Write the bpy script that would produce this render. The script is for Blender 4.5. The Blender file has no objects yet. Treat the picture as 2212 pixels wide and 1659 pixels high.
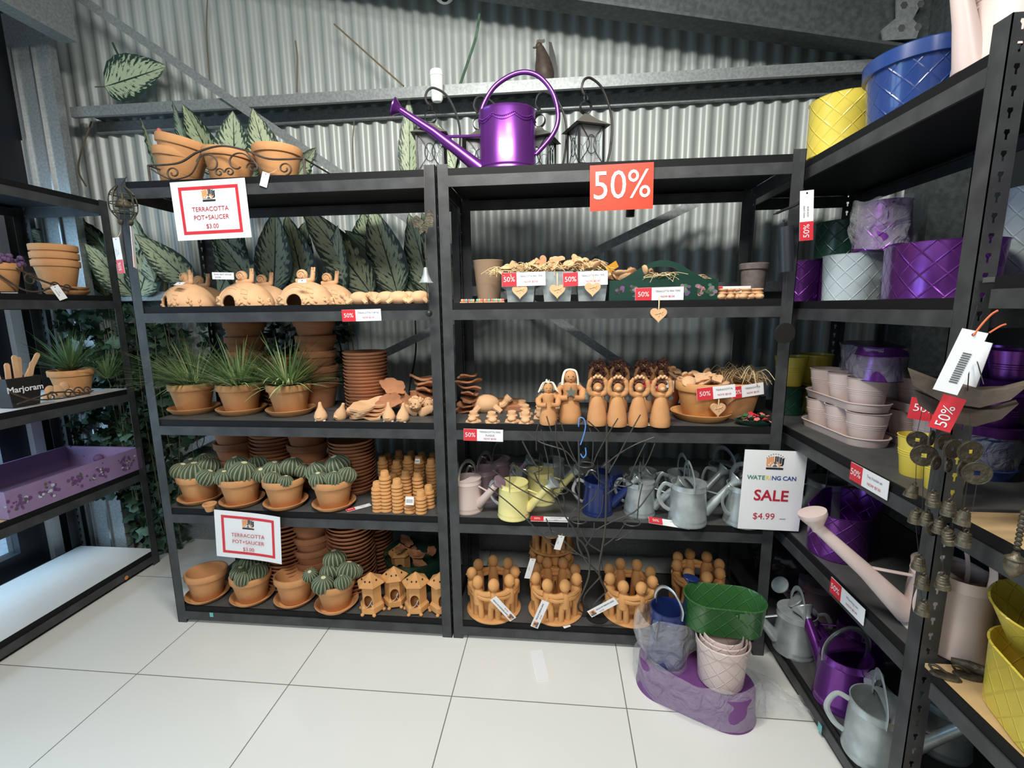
import bpy, bmesh, math, random
from mathutils import Vector, Matrix, noise
C = bpy.context.scene.collection
PI = math.pi
R = math.radians
# ---------------------------------------------------------------- camera
CAM = Vector((1.6413, -1.6757, 1.3384)); YAW, PIT, ROL, FPX = -0.0982, -0.1642, -0.0123, 1000.475
def cam_basis():
    cy, sy, cp, sp = math.cos(YAW), math.sin(YAW), math.cos(PIT), math.sin(PIT)
    f = Vector((sy*cp, cy*cp, sp)); r = Vector((cy, -sy, 0)); u = r.cross(f)
    cr, sr = math.cos(ROL), math.sin(ROL)
    return f, r*cr+u*sr, u*cr-r*sr
CF, CR, CU = cam_basis()
cd = bpy.data.cameras.new('camera'); co = bpy.data.objects.new('camera', cd); C.objects.link(co)
cd.sensor_fit = 'HORIZONTAL'; cd.sensor_width = 36; cd.lens = FPX/2212*36; cd.clip_start = .02
co.matrix_world = Matrix(((CR.x, CU.x, -CF.x, CAM.x), (CR.y, CU.y, -CF.y, CAM.y), (CR.z, CU.z, -CF.z, CAM.z), (0, 0, 0, 1)))
bpy.context.scene.camera = co
def ray(x, y): return CF + CR*((x-1106)/FPX) - CU*((y-829.5)/FPX)
def aty(x, y, v): d = ray(x, y); return CAM + d*((v-CAM.y)/d.y)      # a measured point on a plane of the room
def atx(x, y, v): d = ray(x, y); return CAM + d*((v-CAM.x)/d.x)
def atz(x, y, v): d = ray(x, y); return CAM + d*((v-CAM.z)/d.z)
# ---------------------------------------------------------------- world, light, exposure
vs = bpy.context.scene.view_settings
vs.view_transform = 'Standard'; vs.look = 'None'; vs.gamma = 1; vs.exposure = 0.55
vs.use_curve_mapping = False
W = bpy.data.worlds.new('world'); bpy.context.scene.world = W; W.use_nodes = True
W.node_tree.nodes['Background'].inputs[0].default_value = (.80, .92, 1, 1)
W.node_tree.nodes['Background'].inputs[1].default_value = .28
def area(name, loc, rot, sx, sy, e, col=(1, 1, 1)):
    l = bpy.data.lights.new(name, 'AREA'); l.shape = 'RECTANGLE'; l.size = sx; l.size_y = sy; l.energy = e; l.color = col
    o = bpy.data.objects.new(name, l); C.objects.link(o); o.location = loc; o.rotation_euler = rot; return o
area('ceiling_lamp_light', (1.35, -1.0, 2.62), (R(35), 0, 0), 1.0, .25, 31, (1, .97, .90))
area('far_fill_light', (1.9, -3.8, 3.3), (R(40), 0, 0), 1.2, .5, 42, (1, .97, .92))  # unseen fill light added far behind the camera
area('door_daylight', (-1.6, -.9, 1.3), (0, R(-90), 0), 2.0, 1.6, 48, (.50, .75, 1))
area('outdoor_sky_light', (-2.6, -.6, 3.0), (0, 0, 0), 2.0, 3.0, 110, (.50, .75, 1))
# ---------------------------------------------------------------- materials
M = {}
def mat(name, col, rough=.6, metal=0., spec=.5, nscale=0, namt=0, bump=0, bscale=60, col2=None, coat=0, sheen=0, emit=None, coords='Object', thr=None):
    if name in M: return M[name]
    m = bpy.data.materials.new(name); m.use_nodes = True; nt = m.node_tree; b = nt.nodes['Principled BSDF']
    b.inputs['Base Color'].default_value = (*col, 1); b.inputs['Roughness'].default_value = rough
    b.inputs['Metallic'].default_value = metal; b.inputs['Specular IOR Level'].default_value = spec
    b.inputs['Coat Weight'].default_value = coat
    tc = nt.nodes.new('ShaderNodeTexCoord')
    if nscale:
        n = nt.nodes.new('ShaderNodeTexNoise'); n.inputs['Scale'].default_value = nscale; n.inputs['Detail'].default_value = 6
        nt.links.new(tc.outputs[coords], n.inputs['Vector'])
        rp = nt.nodes.new('ShaderNodeValToRGB'); a, c = thr or (.35, .65)
        rp.color_ramp.elements[0].position = a; rp.color_ramp.elements[1].position = c
        c2 = col2 or tuple(min(1, x*(1-namt)) for x in col)
        rp.color_ramp.elements[0].color = (*c2, 1); rp.color_ramp.elements[1].color = (*col, 1)
        nt.links.new(n.outputs['Fac'], rp.inputs[0]); nt.links.new(rp.outputs[0], b.inputs['Base Color'])
    if bump:
        n2 = nt.nodes.new('ShaderNodeTexNoise'); n2.inputs['Scale'].default_value = bscale; n2.inputs['Detail'].default_value = 4
        nt.links.new(tc.outputs[coords], n2.inputs['Vector'])
        bp = nt.nodes.new('ShaderNodeBump'); bp.inputs['Strength'].default_value = bump; bp.inputs['Distance'].default_value = .004
        nt.links.new(n2.outputs['Fac'], bp.inputs['Height']); nt.links.new(bp.outputs[0], b.inputs['Normal'])
    M[name] = m; return m
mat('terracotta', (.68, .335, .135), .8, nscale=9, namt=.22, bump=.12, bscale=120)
mat('terracotta_shaded', (.50, .215, .10), .85, nscale=9, namt=.25, bump=.12, bscale=120)  # browner terracotta copy, shade at the shelf backs put into its colour
mat('terracotta_pale', (.80, .48, .26), .8, nscale=14, namt=.16, bump=.2, bscale=90)
mat('terracotta_gold', (.74, .37, .13), .75, nscale=12, namt=.18, bump=.12)
mat('rack_steel', (.036, .038, .039), .45, spec=.45, nscale=14, col2=(.062, .066, .068), thr=(.3, .6), bump=.05, bscale=200)
mat('rack_lip', (.008, .008, .009), .6, spec=.2)
mat('board_dark', (.085, .085, .083), .6, nscale=18, namt=.25)
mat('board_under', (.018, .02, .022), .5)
mat('board_tan', (.62, .43, .22), .55, nscale=25, namt=.12)
mat('board_cream', (.74, .72, .68), .4, nscale=6, namt=.06)
mat('galvanised', (.34, .37, .37), .42, metal=.35, nscale=90, namt=.28, bump=.05)
mat('galvanised_dark', (.10, .12, .12), .5, metal=.3, nscale=50, namt=.4)
mat('zinc_can', (.52, .58, .58), .38, metal=.45, nscale=22, namt=.3)
mat('steel_bright', (.55, .56, .56), .25, metal=.9)
mat('wire_black', (.02, .019, .018), .45); mat('wire_grey', (.075, .07, .062), .4, metal=.3); mat('lantern_roof', (.11, .105, .09), .5)
mat('iron_brown', (.085, .06, .045), .6, nscale=40, namt=.4)
mat('dark_panel', (.018, .022, .028), .4)
mat('white_paint', (.88, .90, .92), .45)
mat('white_plastic', (.85, .86, .85), .35)
mat('paper', (.88, .89, .90), .35)
mat('paper_cream', (.80, .72, .50), .6)
mat('red_print', (.70, .035, .05), .4); mat('orange_red', (.80, .045, .012), .35)
mat('ink_red', (.50, .02, .04), .5); mat('ink_grey', (.12, .12, .13), .5); mat('ink_black', (.015, .015, .015), .5)
mat('ink_blue', (.02, .06, .30), .5); mat('ink_yellow', (.85, .72, .15), .5); mat('ink_green', (.05, .25, .15), .5); mat('ink_orange', (.85, .35, .12), .5)
mat('purple', (.21, .05, .33), .28, metal=.75, coat=.15); mat('purple_dull', (.16, .055, .20), .4)
mat('lilac_paint', (.30, .20, .36), .5, nscale=10, namt=.15)
mat('yellow', (.78, .62, .09), .32); mat('yellow_pale', (.82, .74, .30), .35)
mat('blue', (.014, .028, .13), .25, coat=.3); mat('blue_royal', (.022, .055, .21), .25, coat=.3)
mat('green_metal', (.035, .13, .035), .3, coat=.2); mat('green_dark', (.01, .045, .03), .3)
mat('pink', (.66, .53, .49), .35); mat('mauve', (.32, .22, .26), .35, metal=.3); mat('paleblue', (.50, .58, .60), .4)
mat('brown_pot', (.33, .22, .14), .6); mat('grey_brown', (.17, .14, .13), .7, nscale=50, namt=.3)
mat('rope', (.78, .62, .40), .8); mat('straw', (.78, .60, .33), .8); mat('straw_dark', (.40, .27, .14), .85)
mat('bronze', (.11, .095, .065), .5, metal=.5, nscale=45, namt=.6, bump=.6, bscale=160)
mat('bell_bronze', (.22, .19, .13), .45, metal=.6, nscale=45, namt=.6, bump=.5, bscale=120)
mat('driftwood', (.13, .10, .075), .8, nscale=20, namt=.5, bump=.7, bscale=40)
mat('wood', (.45, .25, .12), .6, nscale=20, namt=.3)
mat('cotton', (.88, .83, .68), .8)
mat('cactus', (.065, .09, .055), .7); mat('cactus_rib', (.26, .29, .17), .8); mat('cactus_top', (.72, .66, .42), .8)
mat('ivy', (.035, .085, .04), .6, nscale=15, namt=.6); mat('ivy_pale', (.10, .20, .13), .6, nscale=30, namt=.5)
mat('stem', (.10, .11, .06), .7); mat('dry_stem', (.16, .13, .08), .8); mat('purple_flower', (.14, .07, .17), .7)
mat('hair_dark', (.15, .06, .04), .8); mat('hole', (.008, .006, .005), .9)
mat('rose_pink', (.75, .18, .16), .7); mat('teal_tape', (.15, .52, .50), .4); mat('sticker_orange', (.75, .25, .08), .5)
mat('string_orange', (.75, .16, .06), .7); mat('blue_wire', (.12, .30, .75), .4)
mat('gold_star', (.16, .19, .15), .5, metal=.3); mat('wing_grey', (.22, .22, .20), .5, metal=.3)
mat('amber_ribbon', (.85, .40, .04), .5)
def glassy(name, col, alpha, rough=.05, bump=0):
    m = bpy.data.materials.new(name); m.use_nodes = True; nt = m.node_tree; nt.nodes.remove(nt.nodes['Principled BSDF'])
    t = nt.nodes.new('ShaderNodeBsdfTransparent'); t.inputs[0].default_value = (*col, 1)
    g = nt.nodes.new('ShaderNodeBsdfPrincipled'); g.inputs['Roughness'].default_value = rough; g.inputs['Base Color'].default_value = (.8, .8, .8, 1)
    mx = nt.nodes.new('ShaderNodeMixShader'); mx.inputs[0].default_value = alpha
    nt.links.new(t.outputs[0], mx.inputs[1]); nt.links.new(g.outputs[0], mx.inputs[2]); nt.links.new(mx.outputs[0], nt.nodes['Material Output'].inputs[0])
    if bump:
        tc = nt.nodes.new('ShaderNodeTexCoord'); n = nt.nodes.new('ShaderNodeTexNoise'); n.inputs['Scale'].default_value = 18; n.inputs['Detail'].default_value = 3
        n.inputs['Distortion'].default_value = 1.5
        bp = nt.nodes.new('ShaderNodeBump'); bp.inputs['Strength'].default_value = bump; bp.inputs['Distance'].default_value = .02
        nt.links.new(tc.outputs['Object'], n.inputs[0]); nt.links.new(n.outputs['Fac'], bp.inputs['Height']); nt.links.new(bp.outputs[0], g.inputs['Normal'])
    M[name] = m
glassy('glass', (.95, .97, .98), .12); glassy('film', (.95, .96, .97), .22, .10, 1.0)
def diamond_bump(name, src, s=.055, strength=.6):
    m = M[src].copy(); m.name = name; nt = m.node_tree; b = nt.nodes['Principled BSDF']
    uv = nt.nodes.new('ShaderNodeUVMap'); uv.uv_map = 'UVMap'; sp = nt.nodes.new('ShaderNodeSeparateXYZ'); nt.links.new(uv.outputs[0], sp.inputs[0])
    def mth(op, a, c=None):
        n = nt.nodes.new('ShaderNodeMath'); n.operation = op
        for i, v in enumerate((a, c)):
            if v is None: continue
            if isinstance(v, (int, float)): n.inputs[i].default_value = v
            else: nt.links.new(v, n.inputs[i])
        return n.outputs[0]
    outs = []
    for sg in (1, -1):
        v = mth('MULTIPLY', sp.outputs[1], sg); a = mth('ADD', sp.outputs[0], v); a = mth('DIVIDE', a, s); a = mth('FRACT', mth('ADD', a, 1000.0))
        a = mth('ABSOLUTE', mth('SUBTRACT', a, .5)); a = mth('MULTIPLY', a, 14.0); outs.append(mth('MAXIMUM', mth('SUBTRACT', 1.0, a), 0.0))
    h = mth('MAXIMUM', outs[0], outs[1]); h = mth('MULTIPLY', h, mth('LESS_THAN', sp.outputs[1], 50.0))
    bp = nt.nodes.new('ShaderNodeBump'); bp.inputs['Strength'].default_value = strength; bp.inputs['Distance'].default_value = .0022
    nt.links.new(h, bp.inputs['Height']); nt.links.new(bp.outputs[0], b.inputs['Normal']); M[name] = m
for a in ('purple', 'yellow', 'blue_royal', 'green_metal', 'green_dark', 'pink', 'paleblue'): diamond_bump(a+'_diamond', a)
# variegated leaf: pale feathered blotches between side veins, along UV
m = bpy.data.materials.new('leaf'); m.use_nodes = True; nt = m.node_tree; b = nt.nodes['Principled BSDF']; b.inputs['Roughness'].default_value = .5
uv = nt.nodes.new('ShaderNodeUVMap'); uv.uv_map = 'UVMap'; sp = nt.nodes.new('ShaderNodeSeparateXYZ'); nt.links.new(uv.outputs[0], sp.inputs[0])
def N(op, a, c=None):
    n = nt.nodes.new('ShaderNodeMath'); n.operation = op
    for i, v in enumerate((a, c)):
        if v is None: continue
        if isinstance(v, (int, float)): n.inputs[i].default_value = v
        else: nt.links.new(v, n.inputs[i])
    return n.outputs[0]
av = N('ABSOLUTE', sp.outputs[1]); al = N('SUBTRACT', sp.outputs[0], N('MULTIPLY', av, .30))
nz = nt.nodes.new('ShaderNodeTexNoise'); nz.inputs['Scale'].default_value = 1; nz.inputs['Detail'].default_value = 5; nz.inputs['Roughness'].default_value = .65
cb = nt.nodes.new('ShaderNodeCombineXYZ'); nt.links.new(N('MULTIPLY', al, 22.0), cb.inputs[0]); nt.links.new(N('MULTIPLY', sp.outputs[1], 4.0), cb.inputs[1]); nt.links.new(cb.outputs[0], nz.inputs[0])
wv = N('SINE', N('MULTIPLY', al, 75.0)); v1 = N('ADD', N('MULTIPLY', nz.outputs['Fac'], 1.0), N('MULTIPLY', wv, .06))
v1 = N('SUBTRACT', v1, N('MULTIPLY', N('POWER', av, 3.0), .30)); v1 = N('SUBTRACT', v1, N('MULTIPLY', N('LESS_THAN', av, .035), .5))
rp = nt.nodes.new('ShaderNodeValToRGB'); rp.color_ramp.elements[0].position = .36; rp.color_ramp.elements[1].position = .44
rp.color_ramp.elements[0].color = (.018, .045, .03, 1); rp.color_ramp.elements[1].color = (.44, .52, .34, 1)
nt.links.new(v1, rp.inputs[0]); nt.links.new(rp.outputs[0], b.inputs['Base Color']); M['leaf'] = m
# grass blades: green with paler ones
m = bpy.data.materials.new('grass'); m.use_nodes = True; nt = m.node_tree; b = nt.nodes['Principled BSDF']; b.inputs['Roughness'].default_value = .55
uv = nt.nodes.new('ShaderNodeUVMap'); uv.uv_map = 'UVMap'; sp = nt.nodes.new('ShaderNodeSeparateXYZ'); nt.links.new(uv.outputs[0], sp.inputs[0])
rp = nt.nodes.new('ShaderNodeValToRGB'); rp.color_ramp.elements[0].color = (.06, .13, .045, 1); rp.color_ramp.elements[1].color = (.55, .62, .32, 1)
e = rp.color_ramp.elements.new(.6); e.color = (.20, .32, .12, 1); nt.links.new(sp.outputs[0], rp.inputs[0]); nt.links.new(rp.outputs[0], b.inputs['Base Color']); M['grass'] = m
# floor tiles
m = bpy.data.materials.new('floor_tiles'); m.use_nodes = True; nt = m.node_tree; b = nt.nodes['Principled BSDF']
tc = nt.nodes.new('ShaderNodeTexCoord'); sp = nt.nodes.new('ShaderNodeSeparateXYZ'); nt.links.new(tc.outputs['Object'], sp.inputs[0])
def g(o, off): return N('LESS_THAN', N('ABSOLUTE', N('SUBTRACT', N('FRACT', N('ADD', N('DIVIDE', N('SUBTRACT', o, off), .6), 100.5)), .5)), .0030)
gr = N('MAXIMUM', g(sp.outputs[0], .679), g(sp.outputs[1], -.2857))
mx = nt.nodes.new('ShaderNodeMix'); mx.data_type = 'RGBA'; mx.inputs[6].default_value = (.83, .83, .78, 1); mx.inputs[7].default_value = (.20, .19, .17, 1)
nt.links.new(gr, mx.inputs[0]); nt.links.new(mx.outputs[2], b.inputs['Base Color']); b.inputs['Roughness'].default_value = .16
nt.links.new(N('ADD', N('MULTIPLY', gr, .5), .17), b.inputs['Roughness']); M['floor_tiles'] = m
# corrugated sheet with faint dust
mat('corrugated', (.43, .47, .45), .42, metal=.15, nscale=3, namt=.12)
# ---------------------------------------------------------------- mesh builder
class MB:
    def __init__(s): s.v = []; s.f = []; s.mi = []; s.mats = []; s.cur = 0; s.uv = {}; s.flat = set(); s.T = Matrix.Identity(4)
    def m(s, name):
        if name not in s.mats: s.mats.append(name)
        s.cur = s.mats.index(name); return s
    def at(s, T): s.T = T; return s
    def V(s, p): s.v.append(tuple(s.T @ Vector(p))); return len(s.v)-1
    def F(s, idx, uv=None, flat=False):
        s.f.append(tuple(idx)); s.mi.append(s.cur); k = len(s.f)-1
        if uv: s.uv[k] = uv
        if flat: s.flat.add(k)
    def box(s, x0, x1, y0, y1, z0, z1):
        i = [s.V((x, y, z)) for x in (x0, x1) for y in (y0, y1) for z in (z0, z1)]
        for q in ((0, 1, 3, 2), (4, 6, 7, 5), (0, 4, 5, 1), (2, 3, 7, 6), (0, 2, 6, 4), (1, 5, 7, 3)): s.F([i[k] for k in q], flat=True)
        return s
    def lathe(s, prof, n=32, sx=1, sy=1, stadium=0, a0=0, a1=2*PI, cx=0, cy=0, thick=None):
        """profile (r,z) about z; stadium = half length of the straight side along x"""
        full = abs(a1-a0-2*PI) < 1e-6; cols = n if full else n+1; rings = []; per = []
        def pt(r, t):
            x = math.cos(t)*r*sx; y = math.sin(t)*r*sy
            if stadium: x += stadium*(1 if math.cos(t) > 1e-9 else (-1 if math.cos(t) < -1e-9 else 0))
            return x+cx, y+cy
        if stadium:
            ts = [-PI/2+1e-4+(PI-2e-4)*k/(n//2-1) for k in range(n//2)]; ts += [t+PI for t in ts]; cols = len(ts)
        else: ts = [a0+(a1-a0)*k/n for k in range(cols)]
        rm = max(p[0] for p in prof); acc = [0]
        for k in range(1, cols+1):
            x0, y0 = pt(rm, ts[k-1]); x1, y1 = pt(rm, ts[k % cols]); acc.append(acc[-1]+math.hypot(x1-x0, y1-y0))
        for r, z in prof:
            if r < 1e-6 and not stadium: rings.append([s.V((cx, cy, z))])
            else: rings.append([s.V((*pt(max(r, 1e-5), t), z)) for t in ts])
        h = [0]
        for a, b_ in zip(prof, prof[1:]): h.append(h[-1]+math.hypot(b_[0]-a[0], b_[1]-a[1]))
        for j in range(len(prof)-1):
            A, B = rings[j], rings[j+1]
            for k in range(cols if full else cols-1):
                k2 = (k+1) % cols
                u0, u1 = acc[k], acc[k+1]
                if len(A) == 1 and len(B) == 1: continue
                if len(A) == 1: s.F((A[0], B[k2], B[k]), [(u0, h[j]), (u1, h[j+1]), (u0, h[j+1])])
                elif len(B) == 1: s.F((A[k], A[k2], B[0]), [(u0, h[j]), (u1, h[j]), (u0, h[j+1])])
                else: s.F((A[k], A[k2], B[k2], B[k]), [(u0, h[j]), (u1, h[j]), (u1, h[j+1]), (u0, h[j+1])])
        return s
    def tube(s, pts, r, n=8, cap=True, flat_=None):
        pts = [Vector(p) for p in pts]; rs = r if isinstance(r, (list, tuple)) else [r]*len(pts); up = None; rings = []
        for i, p in enumerate(pts):
            d = (pts[min(i+1, len(pts)-1)]-pts[max(i-1, 0)])
            if d.length < 1e-9: d = Vector((0, 0, 1))
            d.normalize()
            if up is None:
                up = Vector((0, 0, 1)) if abs(d.z) < .9 else Vector((1, 0, 0))
            x = up.cross(d)
            if x.length < 1e-6: x = Vector((1, 0, 0)).cross(d)
            x.normalize(); y = d.cross(x); up = y
            fx, fy = flat_ or (1, 1)
            rings.append([s.V(p+(x*math.cos(2*PI*k/n)*fx+y*math.sin(2*PI*k/n)*fy)*rs[i]) for k in range(n)])
        for A, B in zip(rings, rings[1:]):
            for k in range(n): s.F((A[k], A[(k+1) % n], B[(k+1) % n], B[k]))
        if cap: s.F(rings[0][::-1]); s.F(rings[-1])
        return s
    def ball(s, c, r, nx=14, ny=9, sc=(1, 1, 1), T=None):
        c = Vector(c); rings = []
        def P(v): v = Vector((v[0]*sc[0], v[1]*sc[1], v[2]*sc[2]))*r; return c+((T @ v) if T else v)
        top = s.V(P((0, 0, 1))); bot = s.V(P((0, 0, -1)))
        for j in range(1, ny):
            t = PI*j/ny; rings.append([s.V(P((math.sin(t)*math.cos(2*PI*k/nx), math.sin(t)*math.sin(2*PI*k/nx), math.cos(t)))) for k in range(nx)])
        for k in range(nx):
            k2 = (k+1) % nx; s.F((top, rings[0][k], rings[0][k2])); s.F((bot, rings[-1][k2], rings[-1][k]))
        for A, B in zip(rings, rings[1:]):
            for k in range(nx): k2 = (k+1) % nx; s.F((A[k], B[k], B[k2], A[k2]))
        return s
    def prism(s, poly, z0, z1, axis='z'):
        """polygon extruded; axis 'y': polygon is (x,z), extruded in y"""
        f = (lambda x, y, h: (x, y, h)) if axis == 'z' else ((lambda x, y, h: (x, h, y)) if axis == 'y' else (lambda x, y, h: (h, x, y)))
        a = [s.V(f(x, y, z0)) for x, y in poly]; b_ = [s.V(f(x, y, z1)) for x, y in poly]; n = len(poly)
        s.F(a[::-1], flat=True); s.F(b_, flat=True)
        for k in range(n): s.F((a[k], a[(k+1) % n], b_[(k+1) % n], b_[k]), flat=n < 12)
        return s
    def build(s, name, mats=None, parent=None, smooth=True):
        me = bpy.data.meshes.new(name); me.from_pydata(s.v, [], s.f)
        for mm in (s.mats or [mats] if not mats else ([mats] if isinstance(mats, str) else mats)): me.materials.append(M[mm])
        if len(me.materials) > 1: me.polygons.foreach_set('material_index', s.mi)
        if s.uv:
            L = me.uv_layers.new(name='UVMap')
            for k, p in enumerate(me.polygons):
                if k in s.uv:
                    for j, li in enumerate(p.loop_indices): L.data[li].uv = s.uv[k][j]
        me.polygons.foreach_set('use_smooth', [smooth and (k not in s.flat) for k in range(len(s.f))])
        bm = bmesh.new(); bm.from_mesh(me); bmesh.ops.recalc_face_normals(bm, faces=bm.faces)
        for ed in bm.edges:
            if len(ed.link_faces) == 2 and ed.calc_face_angle(0) > R(38): ed.smooth = False
        bm.to_mesh(me); bm.free(); me.update()
        o = bpy.data.objects.new(name, me); C.objects.link(o)
        if parent: o.parent = parent
        return o
def tag(o, label=None, cat=None, group=None, kind=None):
    if label: o['label'] = label
    if cat: o['category'] = cat
    if group: o['group'] = group
    if kind: o['kind'] = kind
    return o
def thing(name, label, cat, loc=(0, 0, 0), rz=0, group=None, sc=1):
    o = bpy.data.objects.new(name, None); C.objects.link(o); o.empty_display_size = .02
    o.location = loc; o.rotation_euler = (0, 0, rz); o.scale = (sc, sc, sc) if not isinstance(sc, tuple) else sc
    return tag(o, label, cat, group)
KIDS = {}
def kids(o): return [c for c in list(C.objects) if c.parent == o]
def copy_tree(o, parent=None, ks=None):
    c = o.copy(); C.objects.link(c); c.parent = parent
    for ch in (ks if ks is not None else kids(o)): copy_tree(ch, c)
    return c
PROTO = {}
def inst(key, make, label, loc, rz=0, group=None, sc=1, rot=None):
    """first call builds the thing, later calls copy it with its parts"""
    if key not in PROTO: o = make(); PROTO[key] = (o, kids(o))
    else: o = copy_tree(PROTO[key][0], None, PROTO[key][1])
    o.location = loc; o.rotation_euler = rot or (0, 0, rz); o.scale = sc if isinstance(sc, tuple) else (sc, sc, sc)
    o['label'] = label
    if group: o['group'] = group
    elif 'group' in o: del o['group']
    return o
def struct(o): o['kind'] = 'structure'; return o
def bool_diff(o, cutter):
    md = o.modifiers.new('cut', 'BOOLEAN'); md.operation = 'DIFFERENCE'; md.object = cutter; md.solver = 'EXACT'
    dg = bpy.context.evaluated_depsgraph_get(); me = bpy.data.meshes.new_from_object(o.evaluated_get(dg))
    o.modifiers.clear(); o.data = me; bpy.data.objects.remove(cutter)
TXT = {}
def text(s, size, mt, parent, loc, rot=(R(90), 0, 0), align='CENTER', name='lettering', bold=False, sx=1):
    key = (s, mt, align, bold)
    if key not in TXT:
        cu = bpy.data.curves.new('t', 'FONT'); cu.body = s; cu.size = 1; cu.align_x = align; cu.align_y = 'CENTER'; cu.extrude = .003; cu.offset = .02 if bold else 0; cu.resolution_u = 3
        t = bpy.data.objects.new('t', cu); C.objects.link(t); dg = bpy.context.evaluated_depsgraph_get(); dg.update()
        me = bpy.data.meshes.new_from_object(t.evaluated_get(dg)); me.materials.clear(); me.materials.append(M[mt]); me.name = 'lettering'
        bpy.data.objects.remove(t); TXT[key] = me
    o = bpy.data.objects.new(name, TXT[key]); C.objects.link(o); o.parent = parent; o.location = loc; o.rotation_euler = rot; o.scale = (size*sx, size, size); return o
rnd = random.Random(7)
def rad(n, keys):
    out = []
    for i in range(n):
        u = i/(n-1)*(len(keys)-1); k = min(int(u), len(keys)-2); f = u-k; out.append(keys[k]*(1-f)+keys[k+1]*f)
    return out
def spline(pts, k=6):
    P = [Vector(p) for p in pts]; out = []
    for i in range(len(P)-1):
        a, b_, c, d = P[max(i-1, 0)], P[i], P[i+1], P[min(i+2, len(P)-1)]
        for j in range(k):
            t = j/k; out.append(.5*((2*b_)+(c-a)*t+(2*a-5*b_+4*c-d)*t*t+(3*b_-a-3*c+d)*t**3))
    return out+[P[-1]]

# ================================================================ STRUCTURE
mb = MB(); mb.box(-1.4, 4.4, -5.0, .9, -.1, 0); struct(mb.build('floor', 'floor_tiles'))
mb = MB(); n = int(5.4/.076)*12; ring = []
for k in range(n+1):
    x = -1.3+5.4*k/n; y = .735-.010*math.tanh(1.8*math.cos(2*PI*(x+.02)/.076))
    ring.append((mb.V((x, y, 0)), mb.V((x, y, 4.0))))
for a, b_ in zip(ring, ring[1:]): mb.F((a[0], b_[0], b_[1], a[1]))
a0 = mb.V((-1.3, .80, 0)); a1 = mb.V((-1.3, .80, 4)); b0 = mb.V((4.1, .80, 0)); b1 = mb.V((4.1, .80, 4)); mb.F((a0, b0, b1, a1), flat=True)
struct(mb.build('wall_back', 'corrugated'))
mb = MB(); mb.box(-1.3, 4.1, .700, .722, 0, .10); struct(mb.build('baseboard_back', 'galvanised'))
# left wall: dark door frames with a glazed door letting in daylight
mb = MB(); mb.box(-1.14, -1.06, .36, .74, 0, 4); mb.box(-1.14, -1.06, -5, .36, 2.2, 4); mb.box(-1.14, -1.06, -5, -1.6, 0, 2.2)
struct(mb.build('wall_left', 'dark_panel'))
dr = thing('door_1', None, None); del_ = dr; dr['kind'] = 'structure'
mb = MB(); mb.box(-1.13, -1.06, .25, .36, 0, 2.2); mb.box(-1.13, -1.06, -1.6, -1.48, 0, 2.2); mb.box(-1.13, -1.06, -.72, -.62, 0, 2.2); mb.box(-1.13, -1.06, -1.6, .25, 0, .14); mb.box(-1.13, -1.06, -1.6, .25, 2.05, 2.2); mb.box(-1.13, -1.06, -1.6, .25, .95, 1.05)
mb.build('door_frame', 'dark_panel', dr)
mb = MB(); mb.box(-1.10, -1.094, -1.48, -.72, .16, 2.05); mb.box(-1.10, -1.094, -.62, .25, .14, 2.05); mb.build('pane', 'glass', dr)
mb = MB(); mb.tube([(-1.052, .30, .30), (-1.052, .30, .38)], .010); mb.tube([(-1.052, .30, 1.3), (-1.052, .30, 1.38)], .010); mb.build('hinge', 'steel_bright', dr)
mb = MB(); mb.box(-1.06, -1.03, .375, .425, 0, 2.2); struct(mb.build('trim_1', 'white_paint'))
mb = MB(); mb.box(-1.06, -1.03, .585, .600, 0, 2.2); struct(mb.build('trim_2', 'white_paint'))
# daylight ground outside the door
mb = MB(); mb.box(-6, -1.2, -4, 3, -.12, -.02); struct(mb.build('ground_outside', mat('paving', (.45, .55, .65), .8, nscale=30, namt=.3) and 'paving'))
# right wall and roof sheet
mb = MB(); mb.box(3.30, 3.4, -5, .9, 0, 4); struct(mb.build('wall_right', 'dark_panel'))
mb = MB(); sl = -.19
def zc(x): return 3.02+(x-1.7)*-.19
i = [mb.V((x, y, zc(x)+dz)) for x in (-.2, 3.4) for y in (-1.2, .9) for dz in (0, .03)]
for q in ((0, 1, 3, 2), (4, 6, 7, 5), (0, 4, 5, 1), (2, 3, 7, 6), (0, 2, 6, 4), (1, 5, 7, 3)): mb.F([i[k] for k in q], flat=True)
struct(mb.build('ceiling', 'galvanised_dark'))
# rafter: I section following the roof pitch
def zr(x): return 2.580+(x-1.7)*-.196
mb = MB()
for (y0, y1, d0, d1) in ((.47, .57, 0, .012), (.514, .526, .012, .24), (.47, .57, .24, .252)):
    i = [mb.V((x, y, zr(x)+dz)) for x in (-.2, 3.12) for y in (y0, y1) for dz in (d0, d1)]
    for q in ((0, 1, 3, 2), (4, 6, 7, 5), (0, 4, 5, 1), (2, 3, 7, 6), (0, 2, 6, 4), (1, 5, 7, 3)): mb.F([i[k] for k in q], flat=True)
mb.m('galvanised_dark')
t = thing('roof_rafter', 'grey galvanised steel rafter sloping across the top right of the back wall', 'beam'); mb.build('rafter_beam', 'galvanised_dark', t)
mb = MB(); mb.box(3.10, 3.14, .40, .60, 1.95, 2.66); mb.build('end_plate', 'galvanised_dark', t)
for z in (2.40, 2.48):
    for x in (2.98, 3.04): mb = MB(); mb.lathe([(0, 0), (.014, 0), (.014, .012), (0, .012)], 6); o = mb.build('bolt', 'steel_bright', t); o.location = (x, .494, z); o.rotation_euler = (R(90), 0, 0)
mb = MB(); mb.prism([(2.92, 2.36), (3.04, 2.36), (3.05, 2.40), (3.02, 2.43), (3.05, 2.50), (2.95, 2.53), (2.96, 2.44), (2.91, 2.40)], .484, .492, 'y'); mb.build('cleat', 'galvanised', t)
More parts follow.
